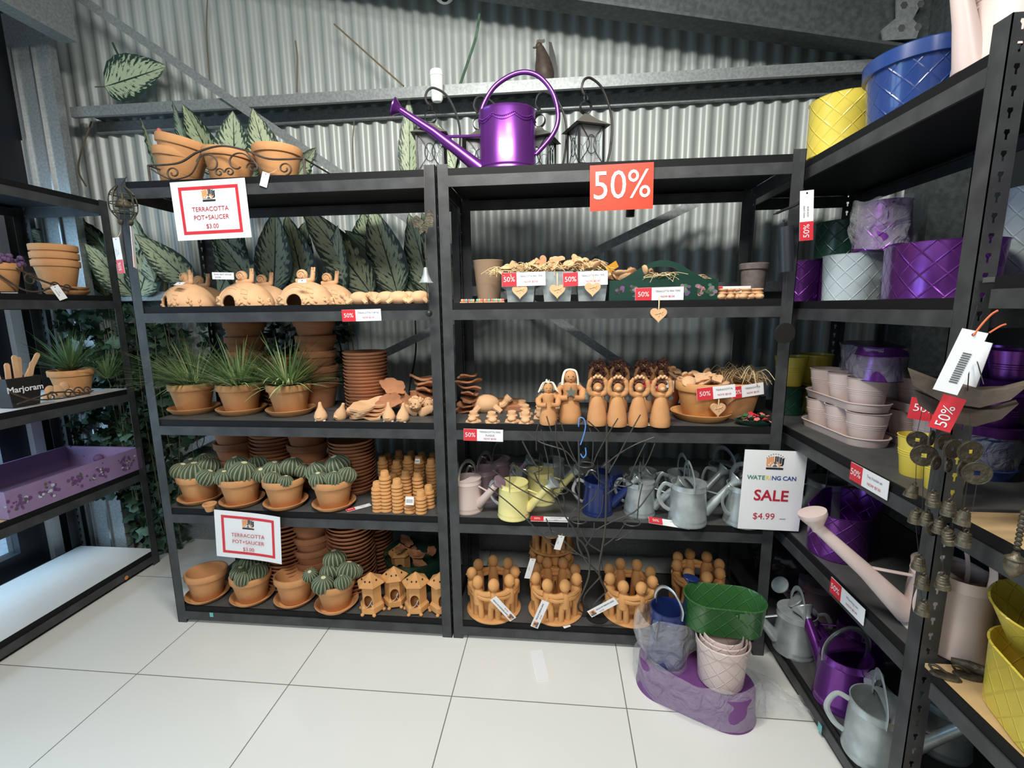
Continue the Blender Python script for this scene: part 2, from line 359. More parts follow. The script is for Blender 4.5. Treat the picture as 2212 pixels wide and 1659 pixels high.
mb = MB(); mb.box(3.14, 3.28, .45, .60, 0, 2.75); tag(mb.build('steel_column', 'galvanised_dark'), 'dark steel column in the corner behind the right-hand shelving', 'column')
# left column: channel with two bright folded lips, and the knee beam over it
t = thing('steel_column', 'galvanised lipped steel column in the corner behind the left shelving', 'column')
mb = MB(); mb.box(-.95, -.735, .50, .54, 0, 2.72); mb.build('column_body', 'galvanised', t)
for x in (-.915, -.815):
    mb = MB(); mb.box(x-.004, x+.004, .488, .503, 0, 2.57); o = mb.build('folded_lip', 'steel_bright', t)
mb = MB(); mb.box(-.66, -.58, -1.6, .50, 2.575, 2.95); tag(mb.build('eave_beam', 'galvanised'), 'grey steel eave beam crossing the top left corner', 'beam')
# wall girts: open section, lipped flanges
def girt(z, y0, name, lab, x0=-.75, x1=3.10):
    t = thing(name, lab, 'beam')
    h = .042
    mb = MB(); mb.box(x0, x1, y0, y0+.004, z, z+h); mb.box(x0, x1, y0, .746, z+h, z+h+.004); mb.box(x0, x1, y0+.004, y0+.02, z, z+.003); mb.build('front_flange', 'galvanised', t)
    mb = MB(); mb.box(x0, x1, .706, .722, z-.032, z+h-.02); mb.box(x0, x1, .698, .706, z-.032, z-.026); mb.build('wall_flange', 'galvanised', t)
    return t
girt(2.290, .575, 'wall_girt', 'long galvanised wall rail above the two rear shelving bays')
girt(1.395, .60, 'wall_girt', 'galvanised wall rail seen behind the second shelf from the top')
girt(.50, .60, 'wall_girt', 'galvanised wall rail low on the back wall behind the cactus pots')
def strap(a, b_, lab, y, mt='galvanised'):
    a, b_ = Vector((a[0], y, a[1])), Vector((b_[0], y, b_[1])); d = (b_-a).normalized(); nn = Vector((-d.z, 0, d.x))*.019; mb = MB()
    mb.prism([((p).x, (p).z) for p in (a-nn, b_-nn, b_+nn, a+nn)], y-.001, y+.0015, 'y'); tag(mb.build('brace_strap', mt), lab, 'brace')
strap((-.617, 2.811), (2.06, .99), 'grey steel strap running diagonally down from the top left of the wall', .556)
strap((-.66, .46), (2.26, 1.79), 'speckled steel strap rising diagonally to the right behind the shelves', .562)

# ================================================================ RACKING
def flange(mb, L, w, holes, T):
    """upright flange w wide in local x, L high in z, 2 mm thick in y; keyholes pierced through"""
    mb.at(T); th = .002
    if not holes: mb.box(0, w, 0, th, 0, L); return
    p = .0375; n = int(L/p); xc = w*.5
    hole = [(-.0028, -.010), (.0028, -.010), (.0028, -.001), (.006, .003), (.0045, .009), (-.0045, .009), (-.006, .003), (-.0028, -.001)]
    for layer in (0, th):
        for k in range(n):
            z0 = k*L/n; z1 = (k+1)*L/n; zc_ = (z0+z1)/2
            out = [(0, z0), (w, z0), (w, zc_-.001), (w, zc_+.004), (w, z1), (0, z1), (0, zc_+.004), (0, zc_-.001)]
            O = [mb.V((x, layer, z)) for x, z in out]; H = [mb.V((xc+x, layer, zc_+z)) for x, z in hole]
            for j in range(8): mb.F((O[j], O[(j+1) % 8], H[(j+1) % 8], H[j]), flat=True)
            if layer == 0:
                H2 = [mb.V((xc+x, th, zc_+z)) for x, z in hole]
                for j in range(8): mb.F((H[j], H[(j+1) % 8], H2[(j+1) % 8], H2[j]), flat=True)
    for x in (0, w):
        i = [mb.V((x, 0, 0)), mb.V((x, th, 0)), mb.V((x, th, L)), mb.V((x, 0, L))]; mb.F(i, flat=True)
def rack(lab, loc, rz, W_, D, levels, H=1.83, board='board_dark', boards=None, skip=(), mt='rack_steel'):
    t = thing('shelving_rack', lab, 'shelving', loc, rz); w = .04
    for (ix, iy) in ((0, 0), (1, 0), (0, 1), (1, 1)):
        if (ix, iy) in skip: continue
        mb = MB()
        flange(mb, H, w, False, Matrix.Translation((0 if ix == 0 else W_-w, 0 if iy == 0 else D-.002, 0)))
        # pierced side flange in the plane x = 0 or W
        T = Matrix.Translation((0 if ix == 0 else W_-.002, 0 if iy == 0 else D-w, 0)) @ Matrix(((0, 1, 0, 0), (1, 0, 0, 0), (0, 0, 1, 0), (0, 0, 0, 1)))
        flange(mb, H, w, True, T); mb.T = Matrix.Identity(4)
        mb.build('upright', mt, t, smooth=False)
    for i, z in enumerate(levels):
        bt = (boards or {}).get(i, board)
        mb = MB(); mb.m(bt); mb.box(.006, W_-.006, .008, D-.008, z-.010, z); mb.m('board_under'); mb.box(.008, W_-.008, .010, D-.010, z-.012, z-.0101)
        mb.build('shelf_board', None, t, smooth=False)
        for y0, sg in ((.003, 1), (D-.003, -1)):
            mb = MB(); mb.m('rack_lip'); y1 = y0+sg*.006
            mb.box(.038, W_-.038, min(y0, y0+sg*.006), max(y0, y0+sg*.006), z-.024, z+.0015)
            mb.m(mt); mb.box(.038, W_-.038, min(y0-sg*.004, y0+sg*.004), max(y0-sg*.004, y0+sg*.004), z-.060, z-.0235)
            mb.box(.038, W_-.038, min(y0, y0+sg*.022), max(y0, y0+sg*.022), z-.0265, z-.0235)
            mb.build('beam', None, t, smooth=False)
        for x0, sg in ((.003, 1), (W_-.003, -1)):
            mb = MB(); mb.box(min(x0, x0+sg*.004), max(x0, x0+sg*.004), .04, D-.04, z-.060, z-.012); mb.build('side_beam', mt, t, smooth=False)
    return t
Z = [1.815, 1.355, .905, .525, .078]
rack('black steel shelving bay holding terracotta pots, cacti and snail houses', (0, 0, 0), 0, 1.216, .415, Z)
rack('black steel shelving bay holding angels, watering cans and figure circles, under the 50% sign', (1.222, 0, 0), 0, 1.216, .415, Z)
rack('black steel shelving along the left wall with lilac tray and cream boards', (-.5, -.77, 0), R(90), 1.22, .465, [1.855, 1.415, .955, .535, .078], board='board_cream', H=1.86, boards={1: 'board_dark', 2: 'board_cream', 3: 'board_tan'})
rack('black steel shelving on the right with coloured troughs and pink pails', (2.47, .578, 0), R(-90), 1.222, .45, [1.81, 1.345, .895, .525, .078], H=1.86)
rack('nearest black steel shelving at the right edge with tan boards', (2.47, -.648, 0), R(-90), 1.22, .45, [1.385, .895, .528, .078], board='board_tan', boards={0: 'board_dark'}, skip=((0, 0),), H=1.86)
# ================================================================ GENERIC BUILDERS
def fb(px, py, z, r=0):
    """centre of a round foot whose nearest point is seen at this pixel, standing at height z"""
    p = atz(px, py, z); d = Vector((p.x-CAM.x, p.y-CAM.y, 0)).normalized(); return Vector((p.x+d.x*r, p.y+d.y*r, z))
ORD = ['lowest', 'second', 'third', 'fourth', 'fifth', 'sixth', 'seventh', 'eighth', 'ninth', 'tenth', 'eleventh', 'twelfth', 'thirteenth', 'fourteenth', 'fifteenth', 'sixteenth', 'seventeenth', 'eighteenth', 'nineteenth', 'twentieth', 'twenty-first', 'twenty-second', 'twenty-third', 'twenty-fourth']
def pot_mb(rt, rb, h, rim=.028, lip=.006, n=40, mb=None):
    mb = mb or MB()
    mb.lathe([(0, 0), (rb-.002, 0), (rb, .002), (rt-lip-.001, h-rim), (rt-.001, h-rim+.001), (rt, h-rim+.003), (rt+.001, h-.003), (rt-.001, h), (rt-.007, h), (rt-.011, h-.006), (rb-.006, .008), (0, .008)], n)
    return mb
def simple(key, build_mb, mt, cat, name):
    def mk():
        o = build_mb().build(name, mt); tag(o, 'x', cat); return o
    return mk
def saucer_mb(r=.088, h=.024): return MB().lathe([(0, 0), (r*.74, 0), (r*.78, .001), (r*.97, h*.75), (r, h*.95), (r*.99, h), (r*.95, h*.95), (r*.76, .006), (0, .006)], 44)
PT = (.083, .057, .118)
def pot(label, loc, key='pot', dims=PT, mt='terracotta', rz=0, group=None, sc=1, rot=None, cat='plant pot'):
    return inst(key+mt, simple(key, lambda: pot_mb(*dims), mt, cat, 'terracotta_pot'), label, loc, rz, group, sc, rot)
def saucer(label, loc, mt='terracotta', group=None, sc=1, rot=None):
    return inst('saucer'+mt, simple('saucer', saucer_mb, mt, 'saucer', 'terracotta_saucer'), label, loc, 0, group, sc, rot)
def cactus_ball(parent, c, r, tilt, mesh=[None]):
    if mesh[0] is None:
        mb = MB(); nr = 16; sg = 6; n = nr*sg; rings = []
        for j in range(1, 13):
            t = PI*.86*j/12
            rings.append([mb.V((math.sin(t)*math.cos(2*PI*k/n)*(1+.09*math.cos(2*PI*k/sg)*math.sin(t)), math.sin(t)*math.sin(2*PI*k/n)*(1+.09*math.cos(2*PI*k/sg)*math.sin(t)), .9*math.cos(t))) for k in range(n)])
        top = mb.V((0, 0, .86))
        mb.m('cactus_top')
        for k in range(n): mb.F((top, rings[0][k], rings[0][(k+1) % n]))
        for j, (A, B) in enumerate(zip(rings, rings[1:])):
            for k in range(n):
                mb.m('cactus_rib' if k % sg in (0, 5) else 'cactus')
                mb.F((A[k], B[k], B[(k+1) % n], A[(k+1) % n]))
        o = mb.build('cactus_ball', None, parent); mesh[0] = o.data
    else: o = bpy.data.objects.new('cactus_ball', mesh[0]); C.objects.link(o); o.parent = parent
    o.location = c; o.scale = (r, r, r); o.rotation_euler = tilt; return o
def potted_cactus(label, loc, seed, balls=None, sc=1):
    t = thing('potted_cactus', label, 'cactus', loc); pot_mb(*PT).build('pot', 'terracotta', t); r_ = random.Random(seed)
    mb = MB(); mb.lathe([(0, .100), (.076, .098)], 30); mb.build('soil', 'stem', t)
    for (x, y, z, r) in balls: cactus_ball(t, (x, y, z), r, (r_.uniform(-.2, .2)+y*-6*.5, x*5, r_.uniform(0, 3)))
    return t
def blade(mb, p0, dirh, length, lean, width, droop, hue, n=6):
    pts = []; p = Vector(p0); a = lean
    side = Vector((-dirh.y, dirh.x, 0))
    prev = None
    for i in range(n+1):
        t = i/n; w = width*(1-t**2.2)*.5+.0002
        l = p-side*w; r_ = p+side*w; c = (mb.V(l), mb.V(r_))
        if prev: mb.F((prev[0], prev[1], c[1], c[0]), [(hue, t)]*4)
        prev = c; st = length/n; p = p+Vector((dirh.x*math.sin(a)*st, dirh.y*math.sin(a)*st, math.cos(a)*st)); a += droop/n
def grass_pot(label, loc, seed, nb=340, dims=(.088, .060, .122), L=(.14, .29), bias=(0, 0), broad=0):
    t = thing('potted_grass', label, 'potted plant', loc); pot_mb(*dims).build('pot', 'terracotta', t); r_ = random.Random(seed); mb = MB()
    for k in range(nb):
        a = r_.uniform(0, 2*PI); d = Vector((math.cos(a), math.sin(a), 0)); le = (r_.random()**.5)*1.30
        dd = Vector((d.x*math.sin(le)+bias[0], d.y*math.sin(le)+bias[1], 0)); dd = dd.normalized() if dd.length > .01 else d
        blade(mb, (d.x*.03*r_.random(), d.y*.03*r_.random(), dims[2]-.02), dd, r_.uniform(*L), le, r_.uniform(.004, .0085), r_.uniform(.1, .8), min(1, max(0, r_.gauss(.62, .25))))
    for k in range(broad): blade(mb, (r_.uniform(-.03, .03), -.03, dims[2]-.01), Vector((r_.uniform(-.8, .8), -1, 0)).normalized(), r_.uniform(.07, .13), .3, .009, 2.4, .98)
    mb.build('grass_blades', 'grass', t); return t
def card(mb, w, h, th=.0012, mt='paper'): mb.m(mt).box(-w/2, w/2, -th, th*.2, -h/2, h/2); return mb
def place(o, p, rot): o.location = p; o.rotation_euler = rot
def price_label(label, p, w=.10, h=.034, rot=(0, 0, 0), lines=('TERRACOTTA', 'NOW $2.50'), pct='50%', name='price_label', frac=.34):
    """long card: red block with 50% at the left, small print at the right"""
    t = thing(name, label, 'price label', p); t.rotation_euler = rot
    card(MB(), w, h).build('card', None, t)
    mb = MB(); mb.box(-w/2+.0005, -w/2+w*frac, -.0022, -.0011, -h/2+.0005, h/2-.0005); mb.build('discount_block', 'red_print', t)
    text(pct, h*.52, 'paper', t, (-w/2+w*frac/2, -.0030, 0), name='discount_lettering', bold=False, sx=min(1, w*frac*.95/(h*.52*1.75)))
    cx = -w/2+w*frac+w*(1-frac)/2; n = len(lines)
    for i, s in enumerate(lines):
        sz = h*.20; k = min(1, w*(1-frac)*.88/(sz*.62*max(1, len(s))))
        text(s, sz, 'ink_red' if s.startswith('NOW') else 'ink_grey', t, (cx, -.0026, h*.5-h*(i+.75)/(n+.5)), sx=k)
    return t
def hang_tag(label, p, w, h, rot, lines=(), red=.34, pct='50%', string=None, name='price_tag', vertical=True, hole=True):
    t = thing(name, label, 'price tag', p); t.rotation_euler = rot
    card(MB(), w, h).build('card', None, t)
    if red:
        mb = MB(); mb.box(-w/2, w/2, -.0022, -.0011, -h/2, -h/2+h*red); mb.build('discount_block', 'red_print', t)
        text(pct, w*.62, 'paper', t, (0, -.003, -h/2+h*red/2), rot=(R(90), R(-90), 0), name='discount_lettering')
    for i, s in enumerate(lines): text(s, w*.15, 'ink_grey', t, (-w*.2+i*w*.28, -.0026, h*(.08 if red else 0)), rot=(R(90), R(-90) if vertical else 0, 0))
    if hole: mb = MB(); mb.lathe([(0, 0), (w*.07, 0), (w*.07, .0004), (0, .0004)], 12); o = mb.build('punched_hole', 'hole', t); o.location = (0, -.0013, h/2-w*.2); o.rotation_euler = (R(90), 0, 0)
    if string: mb = MB(); mb.tube(spline([(0, -.002, h/2-w*.2)]+string, 5), .0007, 5); mb.build('string', 'rope', t)
    return t
def logo(t, x, z, s, y=-.0012):
    """the shop's badge: orange and black letter shapes arching over a figure, on a dark ribbon"""
    def bx(n, mt, rects):
        mb = MB()
        for a in rects: mb.box(x+a[0]*s, x+a[1]*s, y-.0004, y, z+a[2]*s, z+a[3]*s)
        mb.build(n, mt, t)
    bx('badge_orange_letters', 'ink_orange', [(-.5, -.42, -.1, .35), (-.40, -.30, .0, .42), (-.28, -.18, .1, .45), (-.16, -.08, .14, .47), (-.48, -.34, -.18, -.1)])
    bx('badge_black_letters', 'ink_black', [(-.02, .06, .15, .48), (.09, .17, .14, .47), (.20, .24, .05, .45), (.27, .36, .02, .42), (.39, .50, -.05, .36), (.30, .46, -.12, -.05)])
    mb = MB()
    for r0, mt in ((.16, 'ink_orange'), (.11, 'paper'), (.065, 'ink_grey')):
        mb.m(mt); c = [(x+math.cos(PI*k/10)*r0*2*s, z-.18*s+math.sin(PI*k/10)*r0*2*s) for k in range(11)]
        mb.prism(c, y-.0006-(.16-r0)*.003, y-.0002, 'y')
    mb.m('ink_grey'); mb.prism([(x+math.cos(2*PI*k/12)*.075*s, z+.06*s+math.sin(2*PI*k/12)*.09*s) for k in range(12)], y-.0011, y, 'y'); mb.build('badge_figure', None, t)
    bx('badge_ribbon', 'ink_black', [(-.5, .5, -.36, -.24)])
    mb = MB()
    for k in range(9): a = PI*(.80-.6*k/8); mb.box(x+(.62*math.cos(a)-.03)*s, x+(.62*math.cos(a)+.03)*s, y-.0004, y, z+(.62*math.sin(a)-.02)*s, z+(.62*math.sin(a)+.02)*s)
    mb.build('badge_script', 'ink_grey', t)
def a4_sign(label, p, rot, bend=0):
    t = thing('price_sign', label, 'sign', p); t.rotation_euler = rot; w, h = .292, .206
    mb = MB().m('paper'); n = 12
    def by(x, z): return -bend*((x/w+.5)**2)*(1+z)*.5-.0
    g = [[mb.V((-w/2+w*i/n, -bend*(max(0, i/n-.45))**2*3, -h/2+h*j)) for j in (0, 1)] for i in range(n+1)]
    g2 = [[mb.V((-w/2+w*i/n, .0008-bend*(max(0, i/n-.45))**2*3, -h/2+h*j)) for j in (0, 1)] for i in range(n+1)]
    for i in range(n): mb.F((g[i][0], g[i+1][0], g[i+1][1], g[i][1])); mb.F((g2[i][0], g2[i][1], g2[i+1][1], g2[i+1][0]))
    mb.build('laminated_sheet', None, t)
    a, b_, k = w*.40, h*.405, .0115; mb = MB()
    def strip(x0, x1, z0, z1):
        m_ = 10 if x1-x0 > .05 else 1
        for i in range(m_):
            xa, xb = x0+(x1-x0)*i/m_, x0+(x1-x0)*(i+1)/m_
            y = [-bend*(max(0, xx/w+.5-.45))**2*3-.0006 for xx in (xa, xb)]
            mb.F([mb.V((xa, y[0], z0)), mb.V((xb, y[1], z0)), mb.V((xb, y[1], z1)), mb.V((xa, y[0], z1))])
    strip(-a, a, b_-k, b_); strip(-a, a, -b_, -b_+k); strip(-a, -a+k, -b_+k, b_-k); strip(a-k, a, -b_+k, b_-k)
    mb.build('red_border', 'red_print', t)
    logo(t, 0, .048, .050)
    yy = -.0015-bend*.35
    text('TERRACOTTA', .0225, 'ink_red', t, (0, yy, .003)); text('POT+SAUCER', .0225, 'ink_red', t, (0, yy, -.026)); text('$3.00', .022, 'ink_red', t, (0, yy, -.057))
    return t
# ================================================================ LEFT BAY
Z1, Z2, Z3, Z4, Z5 = Z
# top shelf: three pots in a scrolled wrought-iron holder
for (px, Y_, zz, tilt, lab, sc, d) in ((388, .165, Z1+.018, R(8), 'lower terracotta pot of the tilted pair at the left of the iron pot holder', 1.12, 0),
        (393, .160, Z1+.060, R(13), 'upper tilted terracotta pot nested in the left pot of the iron holder', 1.14, 0),
        (497, .165, Z1+.010, R(3), 'middle terracotta pot in the iron pot holder behind the central scroll', 1.12, 0), (604, .165, Z1+.018, 0, 'right terracotta pot in the iron pot holder', 1.08, 0)):
    p = aty(px, 383, Y_); pot(lab, (p.x, Y_, zz), sc=sc, rot=(0, tilt, 0), group='pots in the iron pot holder')
def scroll(c, r, turns, a0, sgn=1, n=26): return [(c[0]+math.cos(a0+sgn*2*PI*turns*k/n)*r*(1-.72*k/n), 0, c[1]+math.sin(a0+sgn*2*PI*turns*k/n)*r*(1-.72*k/n)) for k in range(n+1)]
t = thing('iron_pot_holder', 'brown wrought-iron pot holder with scrolls on the top left shelf', 'pot holder', (.405, .0, Z1)); t.scale = (.95, 1, .80)
X0, X1, YF, YB = -.32, .33, .045, .285
mb = MB()
for y in (YF, YB):
    arch = [(X0, y, .085), (-.19, y, .09), (-.10, y, .135), (0, y, .155), (.10, y, .13), (.19, y, .09), (X1, y, .085)]
    mb.tube(spline(arch, 6), .0045, 8)
    mb.tube([(X0, y, .085), (X0, y, .003)], .0045, 6); mb.tube([(X1, y, .085), (X1, y, .003)], .0045, 6); mb.tube([(X0, y, .008), (X1, y, .008)], .004, 6)
mb.tube([(X0, YF, .085), (X0, YB, .085)], .004, 6); mb.tube([(X1, YF, .085), (X1, YB, .085)], .004, 6); mb.tube([(X0, YF, .008), (X0, YB, .008)], .004, 6); mb.tube([(X1, YF, .008), (X1, YB, .008)], .004, 6)
for x in (-.15, 0, .15): mb.tube([(x, YF, .006), (x, YB, .006)], .003, 6)
mb.build('frame', 'iron_brown', t)
for (c, r, tn, a, sg) in (((-.215, .047), .030, 1.3, -PI/2, -1), ((-.06, .075), .055, .8, PI*.9, -1), ((.06, .075), .055, .8, PI*.1, 1), ((-.022, .04), .020, 1.2, 0, 1), ((.022, .04), .020, 1.2, PI, -1), ((.12, .055), .026, 1.2, PI, -1), ((.25, .045), .030, 1.3, -PI/2, 1)):
    mb = MB(); mb.tube([(x, YF, z) for x, _, z in scroll(c, r, tn, a, sg)], .0032, 6); mb.build('scroll', 'iron_brown', t)
for (a, b_, c) in (((-.215, .017), (-.14, .04), (-.09, .125)), ((.245, .015), (.17, .03), (.10, .125)), ((-.31, .07), (-.27, .04), (-.23, .018))):
    mb = MB(); mb.tube(spline([(a[0], YF, a[1]), (b_[0], YF, b_[1]), (c[0], YF, c[1])], 8), .003, 6); mb.build('scroll', 'iron_brown', t)
p = aty(572, 388, -.006)
hang_tag('small cream paper tag tied to the iron pot holder', p, .028, .05, (0, R(20), 0), red=0, string=[(.01, .02, .035), (.004, .045, .05)])
a4_sign('laminated red-bordered TERRACOTTA POT+SAUCER $3.00 sign on the top shelf edge', (.378, -.014, 1.703), (0, R(-1.2), 0))
a4_sign('curling red-bordered TERRACOTTA POT+SAUCER $3.00 sign hung low over the bottom shelf', (.385, -.016, .425), (0, R(3.5), 0), bend=.014)
# second shelf: snail bait houses
def snail_house():
    t = thing('snail_bait_house', 'x', 'garden ornament')
    mb = MB(); r = .108; prof = [(.0, .095)]+[(r*math.sin(a), .095*math.cos(a)) for a in [k*PI/2/12 for k in range(1, 13)]]; prof[-1] = (r*.97, 0); prof += [(r*.87, 0)]+[(r*.9*math.sin(a), .086*math.cos(a)) for a in [k*PI/2/12 for k in range(11, 0, -1)]]+[(0, .086)]
    mb.lathe(prof, 40, 1, .85); o = mb.build('dome', 'terracotta_pale', t)
    cut = MB(); cut.tube([(-.012, -.2, .012), (-.012, 0, .012)], .031, 20); cu = cut.build('cut', 'hole'); bool_diff(o, cu)
    o.data.materials.clear(); o.data.materials.append(M['terracotta_pale'])
    rr = random.Random(3); mb = MB()
    for k in range(34):
        a = rr.uniform(PI*1.03, PI*1.97); ph = rr.uniform(.05, .35); p = Vector((math.cos(a)*math.cos(ph)*.108, math.sin(a)*math.cos(ph)*.092, .095*math.sin(ph)+.002))
        if abs(p.x+.012) < .036 and p.z < .05: continue
        mb.ball(p, .006, 7, 5, (1.5, .6, 1), Matrix.Rotation(rr.uniform(-1, 1), 3, 'Y'))
    mb.build('leaf_relief', 'terracotta_pale', t)
    pts = [(.102*math.cos(a)*.72-.0, -.087*.74-.002*0, .034+.042*math.sin(a)) for a in [PI*(1-k/14) for k in range(15)]]
    def surf(x, z): return -.092*math.sqrt(max(0, 1-(x/.108)**2-(z/.095)**2))-.001
    mb = MB()
    for rad in (.050, .058): mb.tube([(x, surf(x, z), z) for x, z in [(-.012+math.cos(a)*rad, .020+math.sin(a)*rad) for a in [PI*(.95-.62*k/12) for k in range(13)]]], .0018, 5)
    for q in ([(.030, .066), (.052, .060), (.056, .044), (.036, .048), (.030, .066)],): mb.tube([(x, surf(x, z), z) for x, z in q], .0016, 5)
    mb.build('raised_lines', 'terracotta_pale', t)
    sn = MB(); sn.tube(spline([(-.035, 0, .094), (-.01, 0, .098), (.025, 0, .098), (.033, 0, .115), (.036, 0, .135)], 5), [.005]+[.010]*12+[.009]*8, 10); s_ = sn.build('snail', 'terracotta_pale', t)
    sh = MB(); sh.ball((-.008, 0, .118), .022, 16, 10, (1, .7, 1)); sh.tube([(-.008+math.cos(a)*(.018-a*.0016), -.016, .118+math.sin(a)*(.018-a*.0016)) for a in [k*.45 for k in range(24)]], .0015, 5)
    sh.build('snail_shell', 'terracotta_pale', s_)
    for x in (.033, .042): m2 = MB(); m2.tube([(x, -.004, .13), (x+.003, -.006, .147)], .004, 6); m2.build('tentacle', 'terracotta_pale', s_)
    return t
for (px, Y_, rz, lab) in ((411, .115, -.45, 'left snail bait house with leaf relief, turned left, dark hole at its side'), (534, .10, -.05, 'middle snail bait house with long white tag across its snail'), (663, .10, .1, 'right snail bait house with a spiral-shelled snail and square tag')):
    p = aty(px, 663, Y_); inst('snail', snail_house, lab, (p.x, Y_, Z2), rz, 'snail bait houses in the front row')
for (px, Y_, lab) in ((440, .30, 'snail bait house in shade behind the left one'), (575, .30, 'snail bait house in shade behind the middle one'), (715, .29, 'snail bait house in shade behind the right one')):
    p = aty(px, 663, Y_); inst('snail', snail_house, lab, (p.x, Y_, Z2), .1, 'snail bait houses in the back row')
p = aty(388, 613, .03); hang_tag('small blank white tag lying on the left snail bait house', p, .04, .02, (R(-55), 0, R(-10)), red=0)
p = aty(482, 596, .03); t = hang_tag('white SNAIL BAIT HOUSE $10.00 tag on the middle snail bait house', p, .088, .026, (0, R(2), 0), red=0, hole=False); text('SNAIL BAIT HOUSE', .0085, 'ink_grey', t, (0, -.002, .005)); text('$10.00', .0085, 'ink_grey', t, (-.02, -.002, -.006))
p = aty(653, 607, -.005); hang_tag('small square white tag on the right snail bait house', p, .032, .015, (R(-20), 0, 0), red=0)
# terracotta turtles
def turtle(S=1):
    t = thing('terracotta_turtle', 'x', 'garden ornament')
    mb = MB(); mb.ball((0, 0, .018), .030, 18, 10, (1.05, .85, .72)); mb.build('shell', 'terracotta_pale', t)
    mb = MB(); mb.tube(spline([(.024, 0, .012), (.040, 0, .014), (.050, 0, .026), (.056, 0, .032)], 4), [.008]*8+[.010]*5, 9); mb.build('head', 'terracotta_pale', t)
    for sx, sy in ((1, 1), (1, -1), (-1, 1), (-1, -1)): m2 = MB(); m2.tube([(sx*.018, sy*.016, .014), (sx*.032, sy*.026, .003)], [.008, .006], 8); m2.build('leg', 'terracotta_pale', t)
    return t
tt = [(778, 655, .055, PI, 'turtle furthest left in the turtle row, head down to the left'), (807, 652, .09, .3, 'turtle second from the left in the turtle row'), (836, 657, .06, PI+.2, 'turtle third from the left in the turtle row'), (862, 655, .05, .2, 'turtle in the middle right of the turtle row, above the TURTLE price card'), (884, 650, .10, PI-.2, 'turtle second from the right in the turtle row'), (908, 655, .05, PI, 'turtle at the right end of the row beside the post'), (795, 640, .17, .3, 'shaded turtle behind the left end of the turtle row'), (872, 640, .17, .3, 'shaded turtle behind the right end of the turtle row')]
for (px, py, Y_, rz, lab) in tt:
    p = aty(px, 660, Y_); inst('turtle', turtle, 'small terracotta '+lab, (p.x, Y_, Z2), rz, 'small turtles on the second shelf', 1.25)
price_label('red and white 50% TERRACOTTA TURTLE NOW $2.50 card on the shelf edge', aty(781, 681, -.006), .150, .043, (0, R(-1), 0), ('TERRACOTTA TURTLE', 'NOW $2.50'), frac=.35)
# third shelf
gx = [(422, 895, 5, 'grass-like plant in terracotta pot furthest left on the middle shelf', (-.45, 0), 0), (524, 897, 6, 'grass-like plant in the middle pot of three on the middle shelf', (0, -.1), 0), (630, 899, 8, 'grass-like plant in the right pot of three, broad pale leaf hanging over its rim', (.15, -.1), 9)]
for (px, py, sd, lab, bias, br) in gx:
    c = fb(px, py, Z3, .060); saucer('terracotta saucer under the '+lab.replace('grass-like plant in ', '').replace('terracotta pot furthest left', 'leftmost grass pot').replace(', broad pale leaf hanging over its rim', ''), c, group='saucers under the grass pots', sc=1.12)
    grass_pot(lab, (c.x, c.y, c.z+.008), sd, bias=bias, broad=br)['group'] = 'grass plants on the middle shelf'
def stack(kind, n, loc, step, desc, mt='terracotta_shaded', sc=1, jit=.002, flip=False, tall=None, seed=1):
    r_ = random.Random(seed+int(loc[0]*1000)); nm = {'saucer': 'terracotta saucer', 'pot': 'terracotta pot'}[kind]
    for k in range(n):
        lab = f"{'topmost' if k == n-1 else ('lowest' if k == 0 else ORD[k]+' from the bottom')} {nm} in the {desc}"
        if k not in (0, n-1): lab = f"{nm}, {ORD[k]} from bottom, {desc}"
        q = (loc[0]+r_.uniform(-jit, jit), loc[1]+r_.uniform(-jit, jit), loc[2]+k*step)
        rot = (PI, 0, 0) if flip else (0, 0, 0)
        if kind == 'saucer': saucer(lab, (q[0], q[1], q[2]+(.020*sc if flip else 0)), mt, 'saucers in the '+desc, sc, rot)
        else: pot(lab, (q[0], q[1], q[2]+(.118*sc if flip else 0)), mt=mt, group='pots in the '+desc, sc=sc, rot=rot)
def A(px, Y_): return aty(px, 700, Y_).x
def P3(px, Y_, z): q = aty(px, {Z3: 872, Z4: 1035, Z5: 1215}[z], Y_); return (q.x, Y_, z)
stack('pot', 6, P3(545, .31, Z3), .0655, 'tall pot stack behind the left grass pots', sc=1.03)
stack('saucer', 12, P3(617, .31, Z3), .0185, 'saucer stack behind the right grass pot', sc=1.0)
stack('pot', 5, P3(693, .29, Z3), .067, 'pot stack behind the right grass pot', sc=1.03)
stack('saucer', 17, P3(795, .22, Z3), .0145, 'tall saucer stack beside the grass pots', sc=1.05)
# terracotta birds
def bird():
    t = thing('terracotta_bird', 'x', 'garden ornament')
    mb = MB(); mb.lathe([(0, 0), (.014, 0), (.021, .008), (.022, .018), (.017, .032), (.009, .046), (.006, .056), (.005, .064), (0, .067)], 18); mb.build('bird_body', 'terracotta_pale', t)
    mb = MB(); mb.ball((0, -.020, .016), .006, 8, 6, (1.5, 1, .7)); mb.build('beak', 'terracotta_pale', t)
    for s in (-1, 1): m2 = MB(); m2.ball((s*.014, -.008, .002), .005, 7, 5, (1, 1.2, .5)); m2.build('foot', 'white_paint', t)
    return t
for (px, py, rz, tl, lab) in ((694, 911, .1, 0, 'furthest left, standing by the grass pots'), (733, 908, -.4, R(24), 'second from the left, neck leaning right'), (841, 912, 0, 0, 'right of the leaf dishes'), (870, 913, -.3, R(6), 'beside the cherub plaque')):
    c = fb(px, py, Z3, .018); inst('bird', bird, 'small pale terracotta bird '+lab, c, rz, 'small terracotta birds', 1.15, (0, tl, rz))
